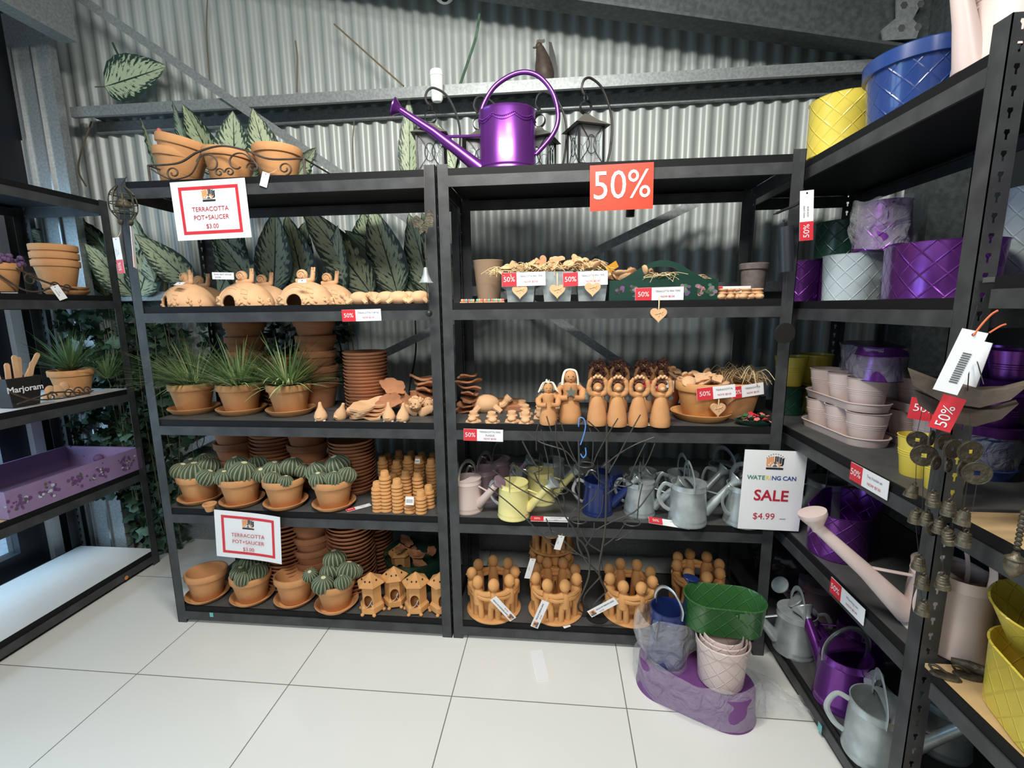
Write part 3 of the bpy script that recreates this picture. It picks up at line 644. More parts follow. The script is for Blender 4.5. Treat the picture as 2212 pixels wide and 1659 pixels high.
def leaf_dish_mesh(seed, w=.085, d=.055):
    mb = MB(); r_ = random.Random(seed); n = 48; ph = [r_.uniform(0, 6) for _ in range(4)]
    def rr(t): return 1+.09*math.sin(5*t+ph[0])+.05*math.sin(9*t+ph[1])
    rings = []
    for lay in (0, .011):
        R_ = []
        for f in (0.001, .35, .7, .9, 1.0):
            R_.append([mb.V((math.cos(t)*w*f*rr(t), math.sin(t)*d*f*rr(t), .012+lay+.012*f*f+.008*math.sin(3*t+ph[2])*f*f-(.0 if lay else 0))) for t in [2*PI*k/n for k in range(n)]])
        rings.append(R_)
    for R_ in rings:
        for A_, B in zip(R_, R_[1:]):
            for k in range(n): mb.F((A_[k], A_[(k+1) % n], B[(k+1) % n], B[k]))
    A_, B = rings[0][-1], rings[1][-1]
    for k in range(n): mb.F((A_[k], A_[(k+1) % n], B[(k+1) % n], B[k]))
    return mb
def leaf_dish(lab, p, rot, sc, mt, group, seed=2):
    return inst('ldish%d%s' % (seed, mt), lambda: tag(leaf_dish_mesh(seed).build('leaf_dish', mt), 'x', 'dish'), lab, p, 0, group, sc, rot)
c = fb(793, 908, Z3, .05)
for k in range(4): leaf_dish('wavy pale terracotta leaf dish, %s of four at the shelf front' % ('topmost', 'third', 'second', 'lowest')[3-k], (c.x+.004*k, c.y, Z3-.008+k*.013+.0), (R(14), R(-2*k), .3*k), .86, 'terracotta_pale', 'leaf dishes at the shelf front')
for i, (px, Y_, n, sc) in enumerate(((925, .20, 7, .85), (995, .19, 8, .72))):
    if i == 1: continue
    for k in range(n): q = P3(px, Y_, Z3); leaf_dish('shaded wavy leaf dish, %s from the bottom beside the middle post' % ORD[k], (q[0], q[1], Z3-.006+k*.021), (R(8), R((k % 3-1)*4), .5*k), sc, 'terracotta_shaded', 'leaf dishes beside the middle post')
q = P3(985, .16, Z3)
for k in range(7): leaf_dish('shaded wavy leaf dish, %s from the bottom just right of the middle post' % ORD[k], (1.275, .20, Z3-.006+k*.024), (R(10), R((k % 2)*6-3), .7*k), .62, 'terracotta_shaded', 'leaf dishes right of the middle post')
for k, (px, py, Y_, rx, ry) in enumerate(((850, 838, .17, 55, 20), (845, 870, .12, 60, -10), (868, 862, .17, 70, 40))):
    p = aty(px, py, Y_); leaf_dish(('upper', 'front', 'right')[k]+' tilted dark leaf dish leaning by the saucer stack', p, (R(rx), R(ry), 0), .62, 'terracotta_shaded', 'leaning leaf dishes', 5)
mb = MB(); mb.lathe([(0, 0)]+[(.019+(.002 if k % 2 else 0), .003+k*.0085) for k in range(10)]+[(0, .08)], 20); o = tag(mb.build('terracotta_tube', 'terracotta_shaded'), 'ribbed brown terracotta tube standing behind the cherub plaque', 'ornament'); c = fb(898, 893, Z3, .02); o.location = c; o.scale = (1, 1, 1.15)
# cherub plaque
def cherub():
    t = thing('cherub_plaque', 'x', 'garden ornament')
    for s in (-1, 1):
        mb = MB()
        for k in range(4): mb.ball((s*(.018+.010*k), 0, .014+.004*k), .014-.001*k, 10, 7, (1.1, .45, 1.4), Matrix.Rotation(s*.5, 3, 'Y'))
        mb.build('wing', 'terracotta_pale', t)
    mb = MB(); mb.ball((0, -.012, .045), .022, 16, 12, (1, .9, 1.05)); mb.ball((0, -.032, .043), .004, 7, 5); mb.ball((-.011, -.028, .037), .006, 8, 6); mb.ball((.011, -.028, .037), .006, 8, 6); mb.ball((0, -.030, .034), .003, 8, 5, (1.8, 1, .6)); h = mb.build('head', 'terracotta_pale', t)
    for s in (-1, 1): m2 = MB(); m2.ball((s*.008, -.030, .050), .0022, 6, 4); m2.build('eye', 'hole', h)
    mb = MB(); r_ = random.Random(4)
    for k in range(30):
        a = r_.uniform(-.3, PI+.3); mb.ball((math.cos(a)*.021, -.010+r_.uniform(-.008, .014), .050+math.sin(a)*.019), .0065, 7, 5)
    mb.build('curly_hair', 'terracotta_pale', t); return t
for (px, py, rz, sc, lab) in ((903, 900, -.2, 1.15, 'pale cherub head plaque with wings, in front of the middle post'), (925, 897, .5, 1.0, 'pale cherub plaque half hidden by the middle post')):
    c = fb(px, py, Z3, .015); inst('cherub', cherub, lab, c, rz, None, sc)
# fourth shelf: cacti
stack('pot', 4, P3(518, .31, Z4), .078, 'pot stack behind the leftmost cactus', sc=1.1)
stack('saucer', 19, P3(596, .31, Z4), .0175, 'saucer stack behind the second and third cactus', sc=1.1)
stack('pot', 4, P3(672, .31, Z4), .076, 'pot stack behind the third cactus', sc=1.1)
stack('saucer', 15, P3(765, .25, Z4), .0155, 'saucer stack behind the right cactus', sc=1.13)
CB = [[(-.045, -.035, .135, .040), (.01, -.03, .128, .052), (.055, .0, .148, .042), (.085, -.055, .118, .038), (0, .045, .15, .042), (-.05, .03, .14, .036)],
      [(-.035, -.045, .122, .036), (.035, -.025, .142, .050), (-.03, .03, .15, .045), (.05, .05, .15, .04), (-.075, .0, .12, .03)],
      [(-.02, -.045, .125, .034), (.038, -.05, .118, .028), (-.045, .01, .145, .042), (.03, .02, .155, .045), (-.09, -.01, .13, .035), (.07, .02, .14, .035)],
      [(-.035, -.045, .125, .036), (.030, -.045, .13, .035), (-.07, .01, .14, .044), (.01, .03, .160, .050), (.07, -.01, .135, .036)]]
nm4 = ['leftmost cactus pot', 'second cactus pot from the left', 'third cactus pot from the left', 'right cactus pot']
for i, (px, py) in enumerate(((437, 1090), (526, 1098), (620, 1103), (724, 1106))):
    c = fb(px, py, Z4, .066); saucer('terracotta saucer under the '+nm4[i]+' on the fourth shelf', c, group='saucers under the cacti')
    potted_cactus('ribbed cacti in a terracotta pot, '+nm4[i]+' of the fourth shelf', (c.x, c.y, c.z+.006), i, CB[i])['group'] = 'cactus pots on the fourth shelf'
c = fb(455, 1107, Z4, .018); pot('tiny terracotta pot at the shelf edge before the leftmost cactus', c, key='mini', dims=(.026, .016, .034, .010, .003, 20), cat='plant pot')
# mini pots in upside-down stacks
def mini(): return tag(pot_mb(.0215, .0145, .034, .012, .003, 20).build('mini_terracotta_pot', 'terracotta_gold'), 'x', 'plant pot')
cols = [(818, 1108, 7, 'front left'), (836, 1108, 10, 'tall front second'), (861, 1110, 8, 'front third'), (886, 1111, 3, 'short sticker-topped front'), (911, 1113, 5, 'front right'),
        (880, 1088, 8, 'second-row middle'), (905, 1092, 8, 'second-row right'), (928, 1100, 5, 'second-row end'), (852, 1078, 6, 'second-row left'), (860, 1062, 8, 'third-row left'), (885, 1066, 10, 'third-row middle'), (908, 1068, 10, 'third-row right'), (934, 1076, 10, 'third-row end'),
        (830, 1060, 9, 'third-row outer left'), (840, 1045, 8, 'back-row left'), (865, 1045, 9, 'back-row second'), (890, 1047, 9, 'back-row third'), (914, 1050, 9, 'back-row fourth'), (938, 1052, 9, 'back-row end')]
for (px, py, n, nm) in cols:
    c = fb(px, py, Z4, .0215)
    for k in range(n):
        wh = 'topmost' if k == n-1 else ('lowest' if k == 0 else ORD[k]+' from the bottom')
        inst('mini', mini, f'mini terracotta pot, {wh} of the {nm} upside-down stack', (c.x+rnd.uniform(-.001, .001), c.y+rnd.uniform(-.001, .001), Z4+.034*1.06+k*.0150), 0, 'mini pots in the '+nm+' stack', 1.06, (PI, 0, 0))
def sticker(label, px, py, Y_, w, h): p = aty(px, py, Y_); t = hang_tag(label, p, w, h, (R(-15), 0, 0), red=0, hole=False, name='barcode_sticker'); mb = MB(); [mb.box(-w*.4+k*w*.09, -w*.4+k*w*.09+w*.04, -.0018, -.0012, -h*.25, h*.2) for k in range(9)]; mb.build('barcode', 'ink_grey', t)
sticker('white barcode sticker on the short mini pot stack', 885, 1082, .012, .034, .032); sticker('white barcode sticker on a mini pot stack at the back', 902, 996, .12, .020, .018)
c = fb(775, 1098, Z4, .0); price_label('red and white price card lying on the shelf between the cacti and mini pots', (c.x, c.y, Z4+.003), .10, .026, (R(-88), 0, R(42)), ('TERRACOTTA', 'NOW'))
# bottom shelf
stack('pot', 3, P3(592, .31, Z5), .09, 'dark pot stack behind the second bottom pot', sc=1.15)
stack('saucer', 19, P3(620, .20, Z5), .0185, 'saucer stack behind the low price sign', sc=1.05)
stack('pot', 5, P3(680, .23, Z5), .062, 'pot stack mid bottom shelf', sc=1.05)
stack('saucer', 19, P3(762, .20, Z5), .0185, 'saucer stack beside the bottom right cactus', sc=1.18)
stack('saucer', 14, P3(812, .33, Z5), .0185, 'far saucer stack behind the lantern houses', sc=1.0)
for (px, py, lab) in ((452, 1302, 'empty open terracotta pot at the left end of the bottom shelf'), (641, 1312, 'empty open terracotta pot between the two cacti of the bottom shelf')):
    c = fb(px, py, Z5, .062); saucer('saucer under the '+lab, c, group='saucers on the bottom shelf', sc=1.0); pot(lab, (c.x, c.y, c.z+.006), sc=1.0, rot=(R(-3), 0, 0), group='open pots on the bottom shelf')
CB5 = [[(-.03, -.03, .130, .034), (.01, -.06, .122, .034), (.05, -.02, .135, .038), (-.01, .02, .15, .042), (.03, .05, .15, .04), (-.06, .02, .13, .03)], [(-.095, -.025, .145, .030), (-.025, -.055, .125, .042), (.055, -.04, .13, .034), (.055, .01, .15, .045), (-.01, .03, .19, .046), (-.02, .0, .15, .04), (.08, .03, .14, .03)]]
for i, (px, py, lab) in enumerate(((549, 1308, 'cacti in the terracotta pot under the curling price sign'), (730, 1326, 'tall cactus cluster in the pot beside the terracotta lantern houses'))):
    c = fb(px, py, Z5, .064); saucer('saucer under the '+lab, c, group='saucers on the bottom shelf', sc=1.03); potted_cactus('round ribbed '+lab, (c.x, c.y, c.z+.006), i+20, CB5[i])['group'] = 'cactus pots on the bottom shelf'
# hexagonal lantern houses
def lantern_house():
    t = thing('terracotta_lantern_house', 'x', 'garden ornament')
    mb = MB(); mb.lathe([(.040, .006), (.044, .010), (.044, .030), (.040, .034), (.036, .040), (.036, .105), (.042, .112), (.036, .114), (.030, .10), (.030, .012), (.0, .012)], 6); o = mb.build('tower', 'terracotta_gold', t, smooth=False)
    cut = MB(); cut.prism([(.016*math.cos(a), .048+.022*math.sin(a)+(.006 if math.sin(a) > 0 else 0)) for a in [2*PI*k/20 for k in range(20)]], -.1, 0, 'y'); cu = cut.build('cut', 'hole'); bool_diff(o, cu); o.data.materials.clear(); o.data.materials.append(M['terracotta_gold']); o.rotation_euler = (0, 0, PI/6*0)
    mb = MB(); mb.lathe([(0, .148), (.006, .144), (.020, .132), (.046, .116), (.050, .110), (.046, .108), (.030, .110)], 6); mb.build('roof', 'terracotta_gold', t, smooth=False)
    for k in range(6):
        a = 2*PI*k/6; m2 = MB(); m2.ball((math.cos(a)*.043, math.sin(a)*.043, .006), .007, 7, 5, (1, 1, .9)); m2.build('foot', 'terracotta_gold', t)
    for a in (-PI/2-.28, -PI/2+.28, -PI/2-1.1, -PI/2+1.1):
        m2 = MB(); m2.ball((math.cos(a)*.030, math.sin(a)*.030, .1275), .003, 7, 5); m2.build('vent_hole', 'hole', t)
    mb = MB(); mb.tube(spline([(-.02, -.022, .02), (.0, -.03, .035), (.012, -.028, .055), (.005, -.02, .04), (.018, -.03, .022)], 5), .004, 6, flat_=(1, .3)); mb.build('paper_packing', 'paper', t)
    return t
for (px, py, rz, sc, lab) in ((806, 1333, PI/6, 1.18, 'lantern house at the front beside the cactus, arched opening to the front'), (856, 1318, PI/6+.3, 1.18, 'lantern house standing further back between two others'), (902, 1333, PI/6+.1, 1.18, 'lantern house with a string down its front'), (956, 1333, PI/6+.4, 1.18, 'lantern house half hidden behind the middle post')):
    c = fb(px, py, Z5, .05); inst('lh', lantern_house, 'hexagonal terracotta '+lab, c, rz-PI/6, 'lantern houses on the bottom shelf', sc)
p = fb(853, 1290, Z5, .05); inst('lh', lantern_house, 'hexagonal terracotta lantern house at the very back, only its roof above the others', (p.x, p.y+.1, Z5), .2, 'lantern houses on the bottom shelf', 1.2)
mb = MB(); mb.tube([(-.01, -.002, 0), (.01, -.0, 0)], .01, 4); bpy.data.objects.remove(mb.build('x', 'paper'))
t = tag(MB().box(-.008, .008, -.0008, 0, -.010, .010).build('tape_scrap', 'teal_tape'), 'small teal scrap of tape stuck on the bottom shelf edge', 'tape'); t.location = aty(457, 1328, -.0012)
# rear basket
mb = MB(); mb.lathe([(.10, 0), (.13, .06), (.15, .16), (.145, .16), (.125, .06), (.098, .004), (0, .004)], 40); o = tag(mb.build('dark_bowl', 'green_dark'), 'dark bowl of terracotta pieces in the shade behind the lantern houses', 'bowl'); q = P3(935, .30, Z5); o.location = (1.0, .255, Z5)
for k in range(7): o = leaf_dish('terracotta piece in the dark bowl, number hidden in shade', (1.0+rnd.uniform(-.07, .07), .24+rnd.uniform(-.05, .05), Z5+.12+.01*k), (rnd.uniform(-.6, .6), rnd.uniform(-.6, .6), k), .4, 'terracotta_shaded', 'terracotta pieces in the dark bowl'); o['label'] = 'dark terracotta piece piled in the shaded bowl behind the lantern houses'
# ================================================================ FOLIAGE BEHIND THE LEFT BAY
def leaf_mb(L, Wd, curl=.15, cup=.2, n=16, m_=8):
    mb = MB(); G = []
    for i in range(n+1):
        t = i/n; w = Wd*.5*(math.sin(PI*min(1, t**.75)))**.8*(1-.25*t)+.0005; row = []
        for j in range(-m_//2, m_//2+1):
            v = j/(m_/2); x = v*w; z = t*L; y = -curl*L*t*t-cup*w*abs(v)+.004*math.sin(t*40+abs(v)*4)*abs(v); row.append((mb.V((x, y, z)), (t, v)))
        G.append(row)
    for a, b_ in zip(G, G[1:]):
        for j in range(len(a)-1): q = (a[j], a[j+1], b_[j+1], b_[j]); mb.F([k[0] for k in q], [k[1] for k in q])
    return mb
def leaf_obj(parent, p, rot, L, Wd, curl=.15, name='leaf_blade'):
    o = leaf_mb(L, Wd, curl).build(name, 'leaf', parent); o.location = p; o.rotation_euler = rot; return o
# big variegated leaves: (px,py of the leaf foot, tilt deg in the wall plane, length, width, lab)
t = thing('variegated_leaf_plant', 'artificial plant of big cream-veined green leaves standing behind the snail houses', 'artificial plant', (.5, .56, .92))
mb = MB(); mb.tube([(0, 0, 0), (0, 0, .5)], .012, 8); mb.build('stem', 'stem', t)
LV = [((335, 610), -8, .34, .15), ((300, 640), 25, .28, .14), ((420, 620), -38, .30, .13), ((470, 640), 30, .34, .14), ((590, 630), 12, .36, .15), ((560, 640), -25, .30, .14), ((660, 640), -5, .36, .16), ((640, 600), 22, .26, .13),
      ((805, 640), -32, .46, .17), ((860, 640), -12, .40, .17), ((900, 640), -45, .42, .16), ((800, 560), 5, .20, .15), ((930, 640), -10, .36, .15), ((725, 650), 20, .34, .14), ((500, 600), 5, .3, .15), ((985, 650), -20, .40, .14)]
for i, ((px, py), tl, L_, w_) in enumerate(LV):
    p = aty(px, py, .56+.018*(i % 4)); leaf_obj(t, (p.x-.5, p.y-.56, p.z-.92), (R(2+2*(i % 3)), R(tl), R((i*37) % 40-20)), L_*1.08, w_*1.35, .10+.04*(i % 3))
t = thing('variegated_leaf_plant', 'artificial variegated leaves rising beside the left steel column', 'artificial plant', (-.5, .62, 1.0))
mb = MB(); mb.tube([(0, 0, 0), (.1, 0, .5)], .012, 8); mb.build('stem', 'stem', t)
for i, ((px, py), tl, L_, w_) in enumerate((((255, 600), -22, .36, .16), ((250, 560), -42, .30, .13), ((230, 640), 10, .26, .13), ((200, 560), -60, .28, .13), ((290, 640), -30, .30, .13))):
    p = aty(px, py, .60); leaf_obj(t, (p.x+.5, p.y-.62, p.z-1.0), (R(8), R(tl), R(i*15-30)), L_, w_*1.3, .12)
t = thing('variegated_leaf_plant', 'artificial leaves poking up behind the iron pot holder on top', 'artificial plant', (.35, .42, Z1))
mb = MB(); mb.tube([(0, 0, 0), (0, 0, .1)], .012, 8); mb.build('stem', 'stem', t)
for i, ((px, py), tl, L_, w_) in enumerate((((350, 385), -8, .27, .12), ((420, 385), 12, .30, .14), ((470, 380), -15, .30, .14), ((505, 380), 10, .26, .14), ((590, 385), -14, .27, .12), ((545, 390), 6, .2, .1), ((640, 385), 35, .2, .08))):
    p = aty(px, py, .42); leaf_obj(t, (p.x-.35, 0, p.z-Z1), (R(6), R(tl), R(i*25-60)), L_, w_*1.3, .12)
mb = MB(); mb.ball((0, 0, 0), .010, 8, 6, (1, 1, 1.4)); o = mb.build('flower_bud', 'rose_pink', t); p = aty(344, 284, .3); o.location = (p.x-.35, -.12, p.z-Z1)
# lone leaf lying on the wall rail, and one behind the lantern
def lone(lab, px, py, Y_, rot, L_, w_): t = thing('variegated_leaf', lab, 'artificial leaf', aty(px, py, Y_)); leaf_obj(t, (0, 0, 0), rot, L_, w_, .05); mb = MB(); mb.tube([(0, 0, .0), (-.01, 0, -.05)], .003, 6); o = mb.build('stalk', 'stem', t); o.rotation_euler = rot
lone('large mottled leaf lying on the wall rail in the upper left', 226, 187, .60, (R(0), R(80), R(0)), .36, .23)
lone('long mottled leaf hanging behind the leftmost lantern', 885, 400, .66, (R(3), R(4), 0), .38, .12)
lone('small mottled leaf beside the leftmost lantern', 985, 371, .39, (R(3), R(-20), 0), .20, .09)
# dried stems leaning on the rail and wall
def stem_(lab, pts, r, mt, Y_=.66): mb = MB(); mb.tube(spline([aty(x, y, Y_+k*.0) for k, (x, y) in enumerate(pts)], 5), [r]*1+[r]*(5*(len(pts)-1)), 6); return tag(mb.build('dried_twig', mt), lab, 'stem')
stem_('thin dark stem slanting across the wall left of the white sensor', [(722, 52), (770, 95), (820, 140), (872, 186)], .0042, 'dry_stem', .62)
stem_('green stem leaning up above the white sensor', [(1036, 30), (1028, 80), (1012, 130), (994, 182)], .0060, 'ivy_pale', .62)
stem_('thin stem standing on the wall rail near its middle', [(638, 88), (642, 120), (642, 160), (641, 198)], .0035, 'dry_stem', .64)
stem_('long thin vertical stem left of centre high on the wall', [(448, 0), (446, 60), (449, 120), (453, 175)], .0028, 'dry_stem', .69)
stem_('curved dry stem hanging below the wall rail by the column', [(198, 262), (175, 330), (170, 370), (186, 402)], .0040, 'dry_stem', .66)
stem_('pale wire loop hanging beside the top of the left column', [(114, 138), (108, 165), (118, 200), (136, 222)], .0028, 'white_paint', .55)
stem_('short dark stem above the lone leaf on the rail', [(243, 92), (252, 112), (268, 140), (280, 175)], .0045, 'ivy', .64)
stem_('thin vertical stem behind the purple watering can spout', [(765, 262), (762, 310), (763, 365)], .0025, 'dry_stem', .69)
# ivy bush in the corner
def ivy(lab, box, n, seed, size=.035, mt='ivy', tilt=1):
    r_ = random.Random(seed); t = thing('artificial_ivy', lab, 'artificial plant', ((box[0]+box[1])/2, (box[2]+box[3])/2, box[4])); ox, oy, oz = t.location; mb = MB()
    for k in range(n):
        c = Vector((r_.uniform(box[0], box[1])-ox, r_.uniform(box[2], box[3])-oy, box[4]+(box[5]-box[4])*r_.random()-oz)); s = size*r_.uniform(.6, 1.2)
        T = Matrix.Rotation(r_.uniform(0, 2*PI), 3, 'Z') @ Matrix.Rotation(r_.uniform(-.2, 1.3), 3, 'X') @ Matrix.Rotation(r_.uniform(-1, 1), 3, 'Y')
        mb.m('ivy_pale' if r_.random() < .22 else mt)
        o_ = mb.V(c+T @ Vector((0, 0, .12*s))); pts = [(0, -1), (.55, -.7), (.5, -.25), (1, .1), (.5, .35), (.0, 1), (-.5, .35), (-1, .1), (-.5, -.25), (-.55, -.7)]
        q = [mb.V(c+T @ Vector((x*s, y*s, -.1*s*(x*x+y*y)))) for x, y in pts]
        for j in range(10): mb.F((o_, q[j], q[(j+1) % 10]))
    tag(mb.build('ivy_leaves', None, t), kind='stuff')
    mb = MB()
    for k in range(9): x = r_.uniform(box[0], box[1])-ox; y = r_.uniform(box[2], box[3])-oy; mb.tube(spline([(x, y, box[5]-oz), (x+r_.uniform(-.03, .03), y, (box[4]+box[5])/2-oz), (x+r_.uniform(-.05, .05), y, box[4]-oz)], 4), .002, 5)
    mb.build('vine_stems', 'stem', t)
ivy('dark artificial ivy hanging in the corner between the left shelving and the bay', (-.70, -.30, .52, .66, .30, 1.36), 600, 2)
ivy('dark ivy hanging in front of the left steel column', (-.90, -.52, .452, .466, .35, 1.36), 330, 8)
ivy('dark ivy trailing low by the left shelving foot', (-.74, -.48, .50, .64, .02, .34), 150, 3)
ivy('dark ivy filling behind the pots of the middle shelf, left half', (-.16, .62, .50, .60, .98, 1.36), 330, 4)
ivy('small pale clover-like ivy low behind the open pot', (-.02, .16, .40, .50, .09, .42), 70, 5, .018, 'ivy_pale')
# black wire leaf ornament on the wall side
t = thing('wire_leaf_ornament', 'black wire ornament of looped leaves behind the left end of the bay', 'ornament', (-.05, .40, .50))
def wl(c, r, a, mb): mb.tube([Vector((c[0]+math.cos(a)*u*r-math.sin(a)*v*r*.42, 0, c[1]+math.sin(a)*u*r+math.cos(a)*v*r*.42)) for u, v in [(math.cos(s_)*1, math.sin(s_)) for s_ in [2*PI*k/18 for k in range(19)]]], .0022, 5)
mb = MB(); trunk = [(.03, .42), (.09, .50), (.12, .58), (.10, .72), (.14, .83)]
mb.tube(spline([(x-.0, 0, z-.42) for x, z in trunk], 6), .003, 6)
mb.tube(spline([(-.10, 0, .0), (-.02, 0, .03), (.08, 0, .04), (.16, 0, .02), (.22, 0, -.02)], 6), .0025, 6)
mb.build('wire_stem', 'wire_black', t)
for (c, r, a) in (((.12, .40), .045, 1.9), ((.17, .34), .04, 1.3), ((.07, .30), .04, 2.2), ((-.08, .20), .04, 1.2), ((-.05, .10), .035, .2), ((-.10, .03), .03, .9), ((.0, -.02), .03, 1.2), ((.08, -.03), .045, 1.0), ((.14, -.08), .04, 1.6), ((.02, .02), .02, 0), ((-.05, -.03), .028, 1.3), ((.2, .08), .04, 2.2), ((.22, .02), .035, 2.8)):
    mb = MB(); wl(c, r, a, mb); mb.build('wire_leaf', 'wire_black', t)
for k, (lab, pts) in enumerate((('left', [(652, 690), (668, 730), (672, 765)]), ('middle', [(718, 690), (738, 760), (744, 830)]), ('right', [(897, 690), (898, 760), (886, 830), (884, 870)]))):
    tag(MB().tube(spline([aty(x, y, .60) for x, y in pts], 6), .0042, 6).build('black_cable', 'wire_black'), lab+' black cable hanging against the wall behind the middle shelf pots', 'cable')
tag(MB().tube([aty(1362, 452, .40), aty(1361, 468, .40)], .018, 14).build('black_ornament', 'wire_black'), 'small black ornament under the rear edge of the top shelf, right of the 50% sign', 'ornament')
# ================================================================ WIND CHIMES ON THE POSTS OF THE LEFT BAY
t = thing('pagoda_wind_chime', 'dark metal lattice wind chime with a bell at the top left post', 'wind chime', aty(266, 440, -.05))
mb = MB()
for k in range(8):
    a = 2*PI*k/8; mb.tube(spline([(math.cos(a)*.012, math.sin(a)*.012, .062), (math.cos(a)*.036, math.sin(a)*.036, .03), (math.cos(a)*.040, math.sin(a)*.040, -.02), (math.cos(a)*.020, math.sin(a)*.020, -.055)], 4), .0022, 5)
for z, r in ((.03, .036), (.0, .042), (-.03, .036)): mb.tube([(math.cos(a)*r, math.sin(a)*r, z) for a in [2*PI*k/16 for k in range(17)]], .002, 5)
mb.build('lattice', 'bronze', t)
mb = MB(); mb.lathe([(0, .022), (.012, .020), (.020, .005), (.026, -.012), (.024, -.012), (.0, .01)], 20); mb.build('bell', 'bell_bronze', t)
mb = MB(); mb.tube([(0, 0, .06), (0, .03, .10)], .0012, 5); mb.tube([(0, 0, -.05), (0, 0, -.10)], .0012, 5); mb.build('string', 'wire_black', t)
mb = MB()
for a in (0, 1.6, 3.2, 4.7): mb.ball((math.cos(a)*.02, math.sin(a)*.02, -.065), .009, 8, 6)
mb.build('clapper', 'bronze', t)
hang_tag('narrow white price tag with red 50% foot on the left post chime', aty(257, 552, -.06), .030, .128, (0, R(-2), R(-8)), ('WIND CHIME', 'NOW $'), red=.38, string=[(.01, .01, .08), (.012, .02, .12)])
hang_tag('clear-sleeved price tag edge-on beside the left post', aty(289, 535, -.05), .030, .15, (0, R(-8), R(-62)), ('CHIME',), red=.3)
t = thing('butterfly_bell_chime', 'thin hanging chime with butterfly and small silver bell on the middle post', 'wind chime', aty(915, 480, -.05))
mb = MB(); P_ = [(.010, .01, .19), (.008, 0, .10), (.006, 0, .02), (.004, 0, -.08), (.003, 0, -.165)]; mb.tube(spline(P_, 6), .0016, 5); mb.build('chain', 'iron_brown', t)
for k in range(24): pass
mb = MB()
for s, zz in ((-1, .012), (1, .030)): mb.prism([(0+.004, 0), (s*.022, zz+.012), (s*.038, zz), (s*.034, -.018), (s*.012, -.018)], -.006, -.004, 'y'); mb.prism([(0.004, -.005), (s*.016, -.02), (s*.012, -.042), (.004, -.03)], -.006, -.004, 'y')
mb.build('butterfly', 'bronze', t)
mb = MB(); mb.lathe([(0, -.150), (.006, -.152), (.010, -.175), (.020, -.198), (.026, -.204), (.022, -.204), (0, -.17)], 20); mb.build('bell', 'zinc_can', t)
mb = MB(); mb.tube([(0, 0, -.2), (.006, 0, -.30)], .0012, 5); mb.ball((.006, 0, -.31), .012, 9, 7); mb.build('clapper', 'wire_black', t)
# ================================================================ LEFT SHELVING CONTENTS
LX = -.58
def onL(px, py, z): return atz(px, py, z)
NP = atx(133, 640, -.61)
for k, (rz, sc) in enumerate(((0, 1.0), (1, 1.0), (2, 1.0))):
    pot(('lowest', 'middle', 'topmost')[k]+' of three nested terracotta pots on the left shelving', (NP.x, NP.y, 1.415+.036+k*.034), sc=1.0, group='nested pots on the left shelving')
for k in range(2): saucer(('lower', 'upper')[k]+' saucer beneath the nested pots on the left shelving', (NP.x+.01, NP.y+.02, 1.415+k*.017), sc=.92, group='saucers on the left shelving')
pot('terracotta pot with purple flowers at the left edge, in the iron ring stand', (-.60, .02, 1.425), sc=.95)
t = thing('dried_flower_bunch', 'dried purple flowers in the terracotta pot at the left edge', 'dried flowers', (-.60, .02, 1.53)); mb = MB(); r_ = random.Random(5)
for k in range(70): a = r_.uniform(0, 2*PI); d = r_.random()**.5*.085; mb.ball((math.cos(a)*d, math.sin(a)*d, r_.uniform(.0, .035)), r_.uniform(.008, .014), 6, 4)
tag(mb.build('flower_heads', 'purple_flower', t), kind='stuff')
t = thing('iron_ring_stand', 'brown iron stand with curled bars around the pot at the left edge', 'pot holder', (-.535, .10, 1.415))
mb = MB(); mb.tube(spline([(0, -.16, .14), (.01, -.06, .10), (.015, .03, .055), (.01, .12, .035), (.01, .17, .025)], 6), .004, 6); mb.tube(spline([(0, -.14, .09), (.015, -.06, .02), (.02, .0, .012), (.01, .06, .03), (.02, .12, .018)], 6), .004, 6); mb.build('curved_bar', 'iron_brown', t)
for c, r in (((-.02, .06), .028), ((.07, .035), .022), ((.12, .03), .018)):
    mb = MB(); mb.tube([(.012, c[0]+x, c[1]+z) for x, _, z in scroll((0, 0), r, 1.3, 0, 1)], .003, 6); mb.build('scroll', 'iron_brown', t)
hang_tag('white paper tag hanging over the upper left shelf edge on a pink string', atx(127, 632, -.49), .030, .062, (0, R(-24), R(70)), ('TERRACOTTA', 'POT'), red=0, string=[(-.02, .02, .05), (-.03, .05, .08)])
# third shelf of the left shelving
t = thing('herb_pot', 'black planter lettered Marjoram filled with terracotta plant labels', 'planter', (-.60, .015, .958))
mb = MB(); mb.prism([(-.055, -.04), (.055, -.04), (.055, .04), (-.055, .04)], 0, .001)
mb = MB(); b0 = [mb.V((x*.038, y*.05, 0)) for x, y in ((-1, -1), (1, -1), (1, 1), (-1, 1))]; t0 = [mb.V((x*.048, y*.066, .12)) for x, y in ((-1, -1), (1, -1), (1, 1), (-1, 1))]; t1 = [mb.V((x*.042, y*.060, .12)) for x, y in ((-1, -1), (1, -1), (1, 1), (-1, 1))]; c0 = [mb.V((x*.034, y*.046, .006)) for x, y in ((-1, -1), (1, -1), (1, 1), (-1, 1))]
mb.F(b0[::-1], flat=True); mb.F(c0, flat=True)
for a, b_ in ((b0, t0), (t0, t1), (t1, c0)):
    for k in range(4): mb.F((a[k], a[(k+1) % 4], b_[(k+1) % 4], b_[k]), flat=True)
mb.build('planter_body', 'wire_black', t)
text('Marjoram', .034, 'paper', t, (.0465, .0, .072), rot=(R(90), 0, R(90)), bold=True)
mb = MB()
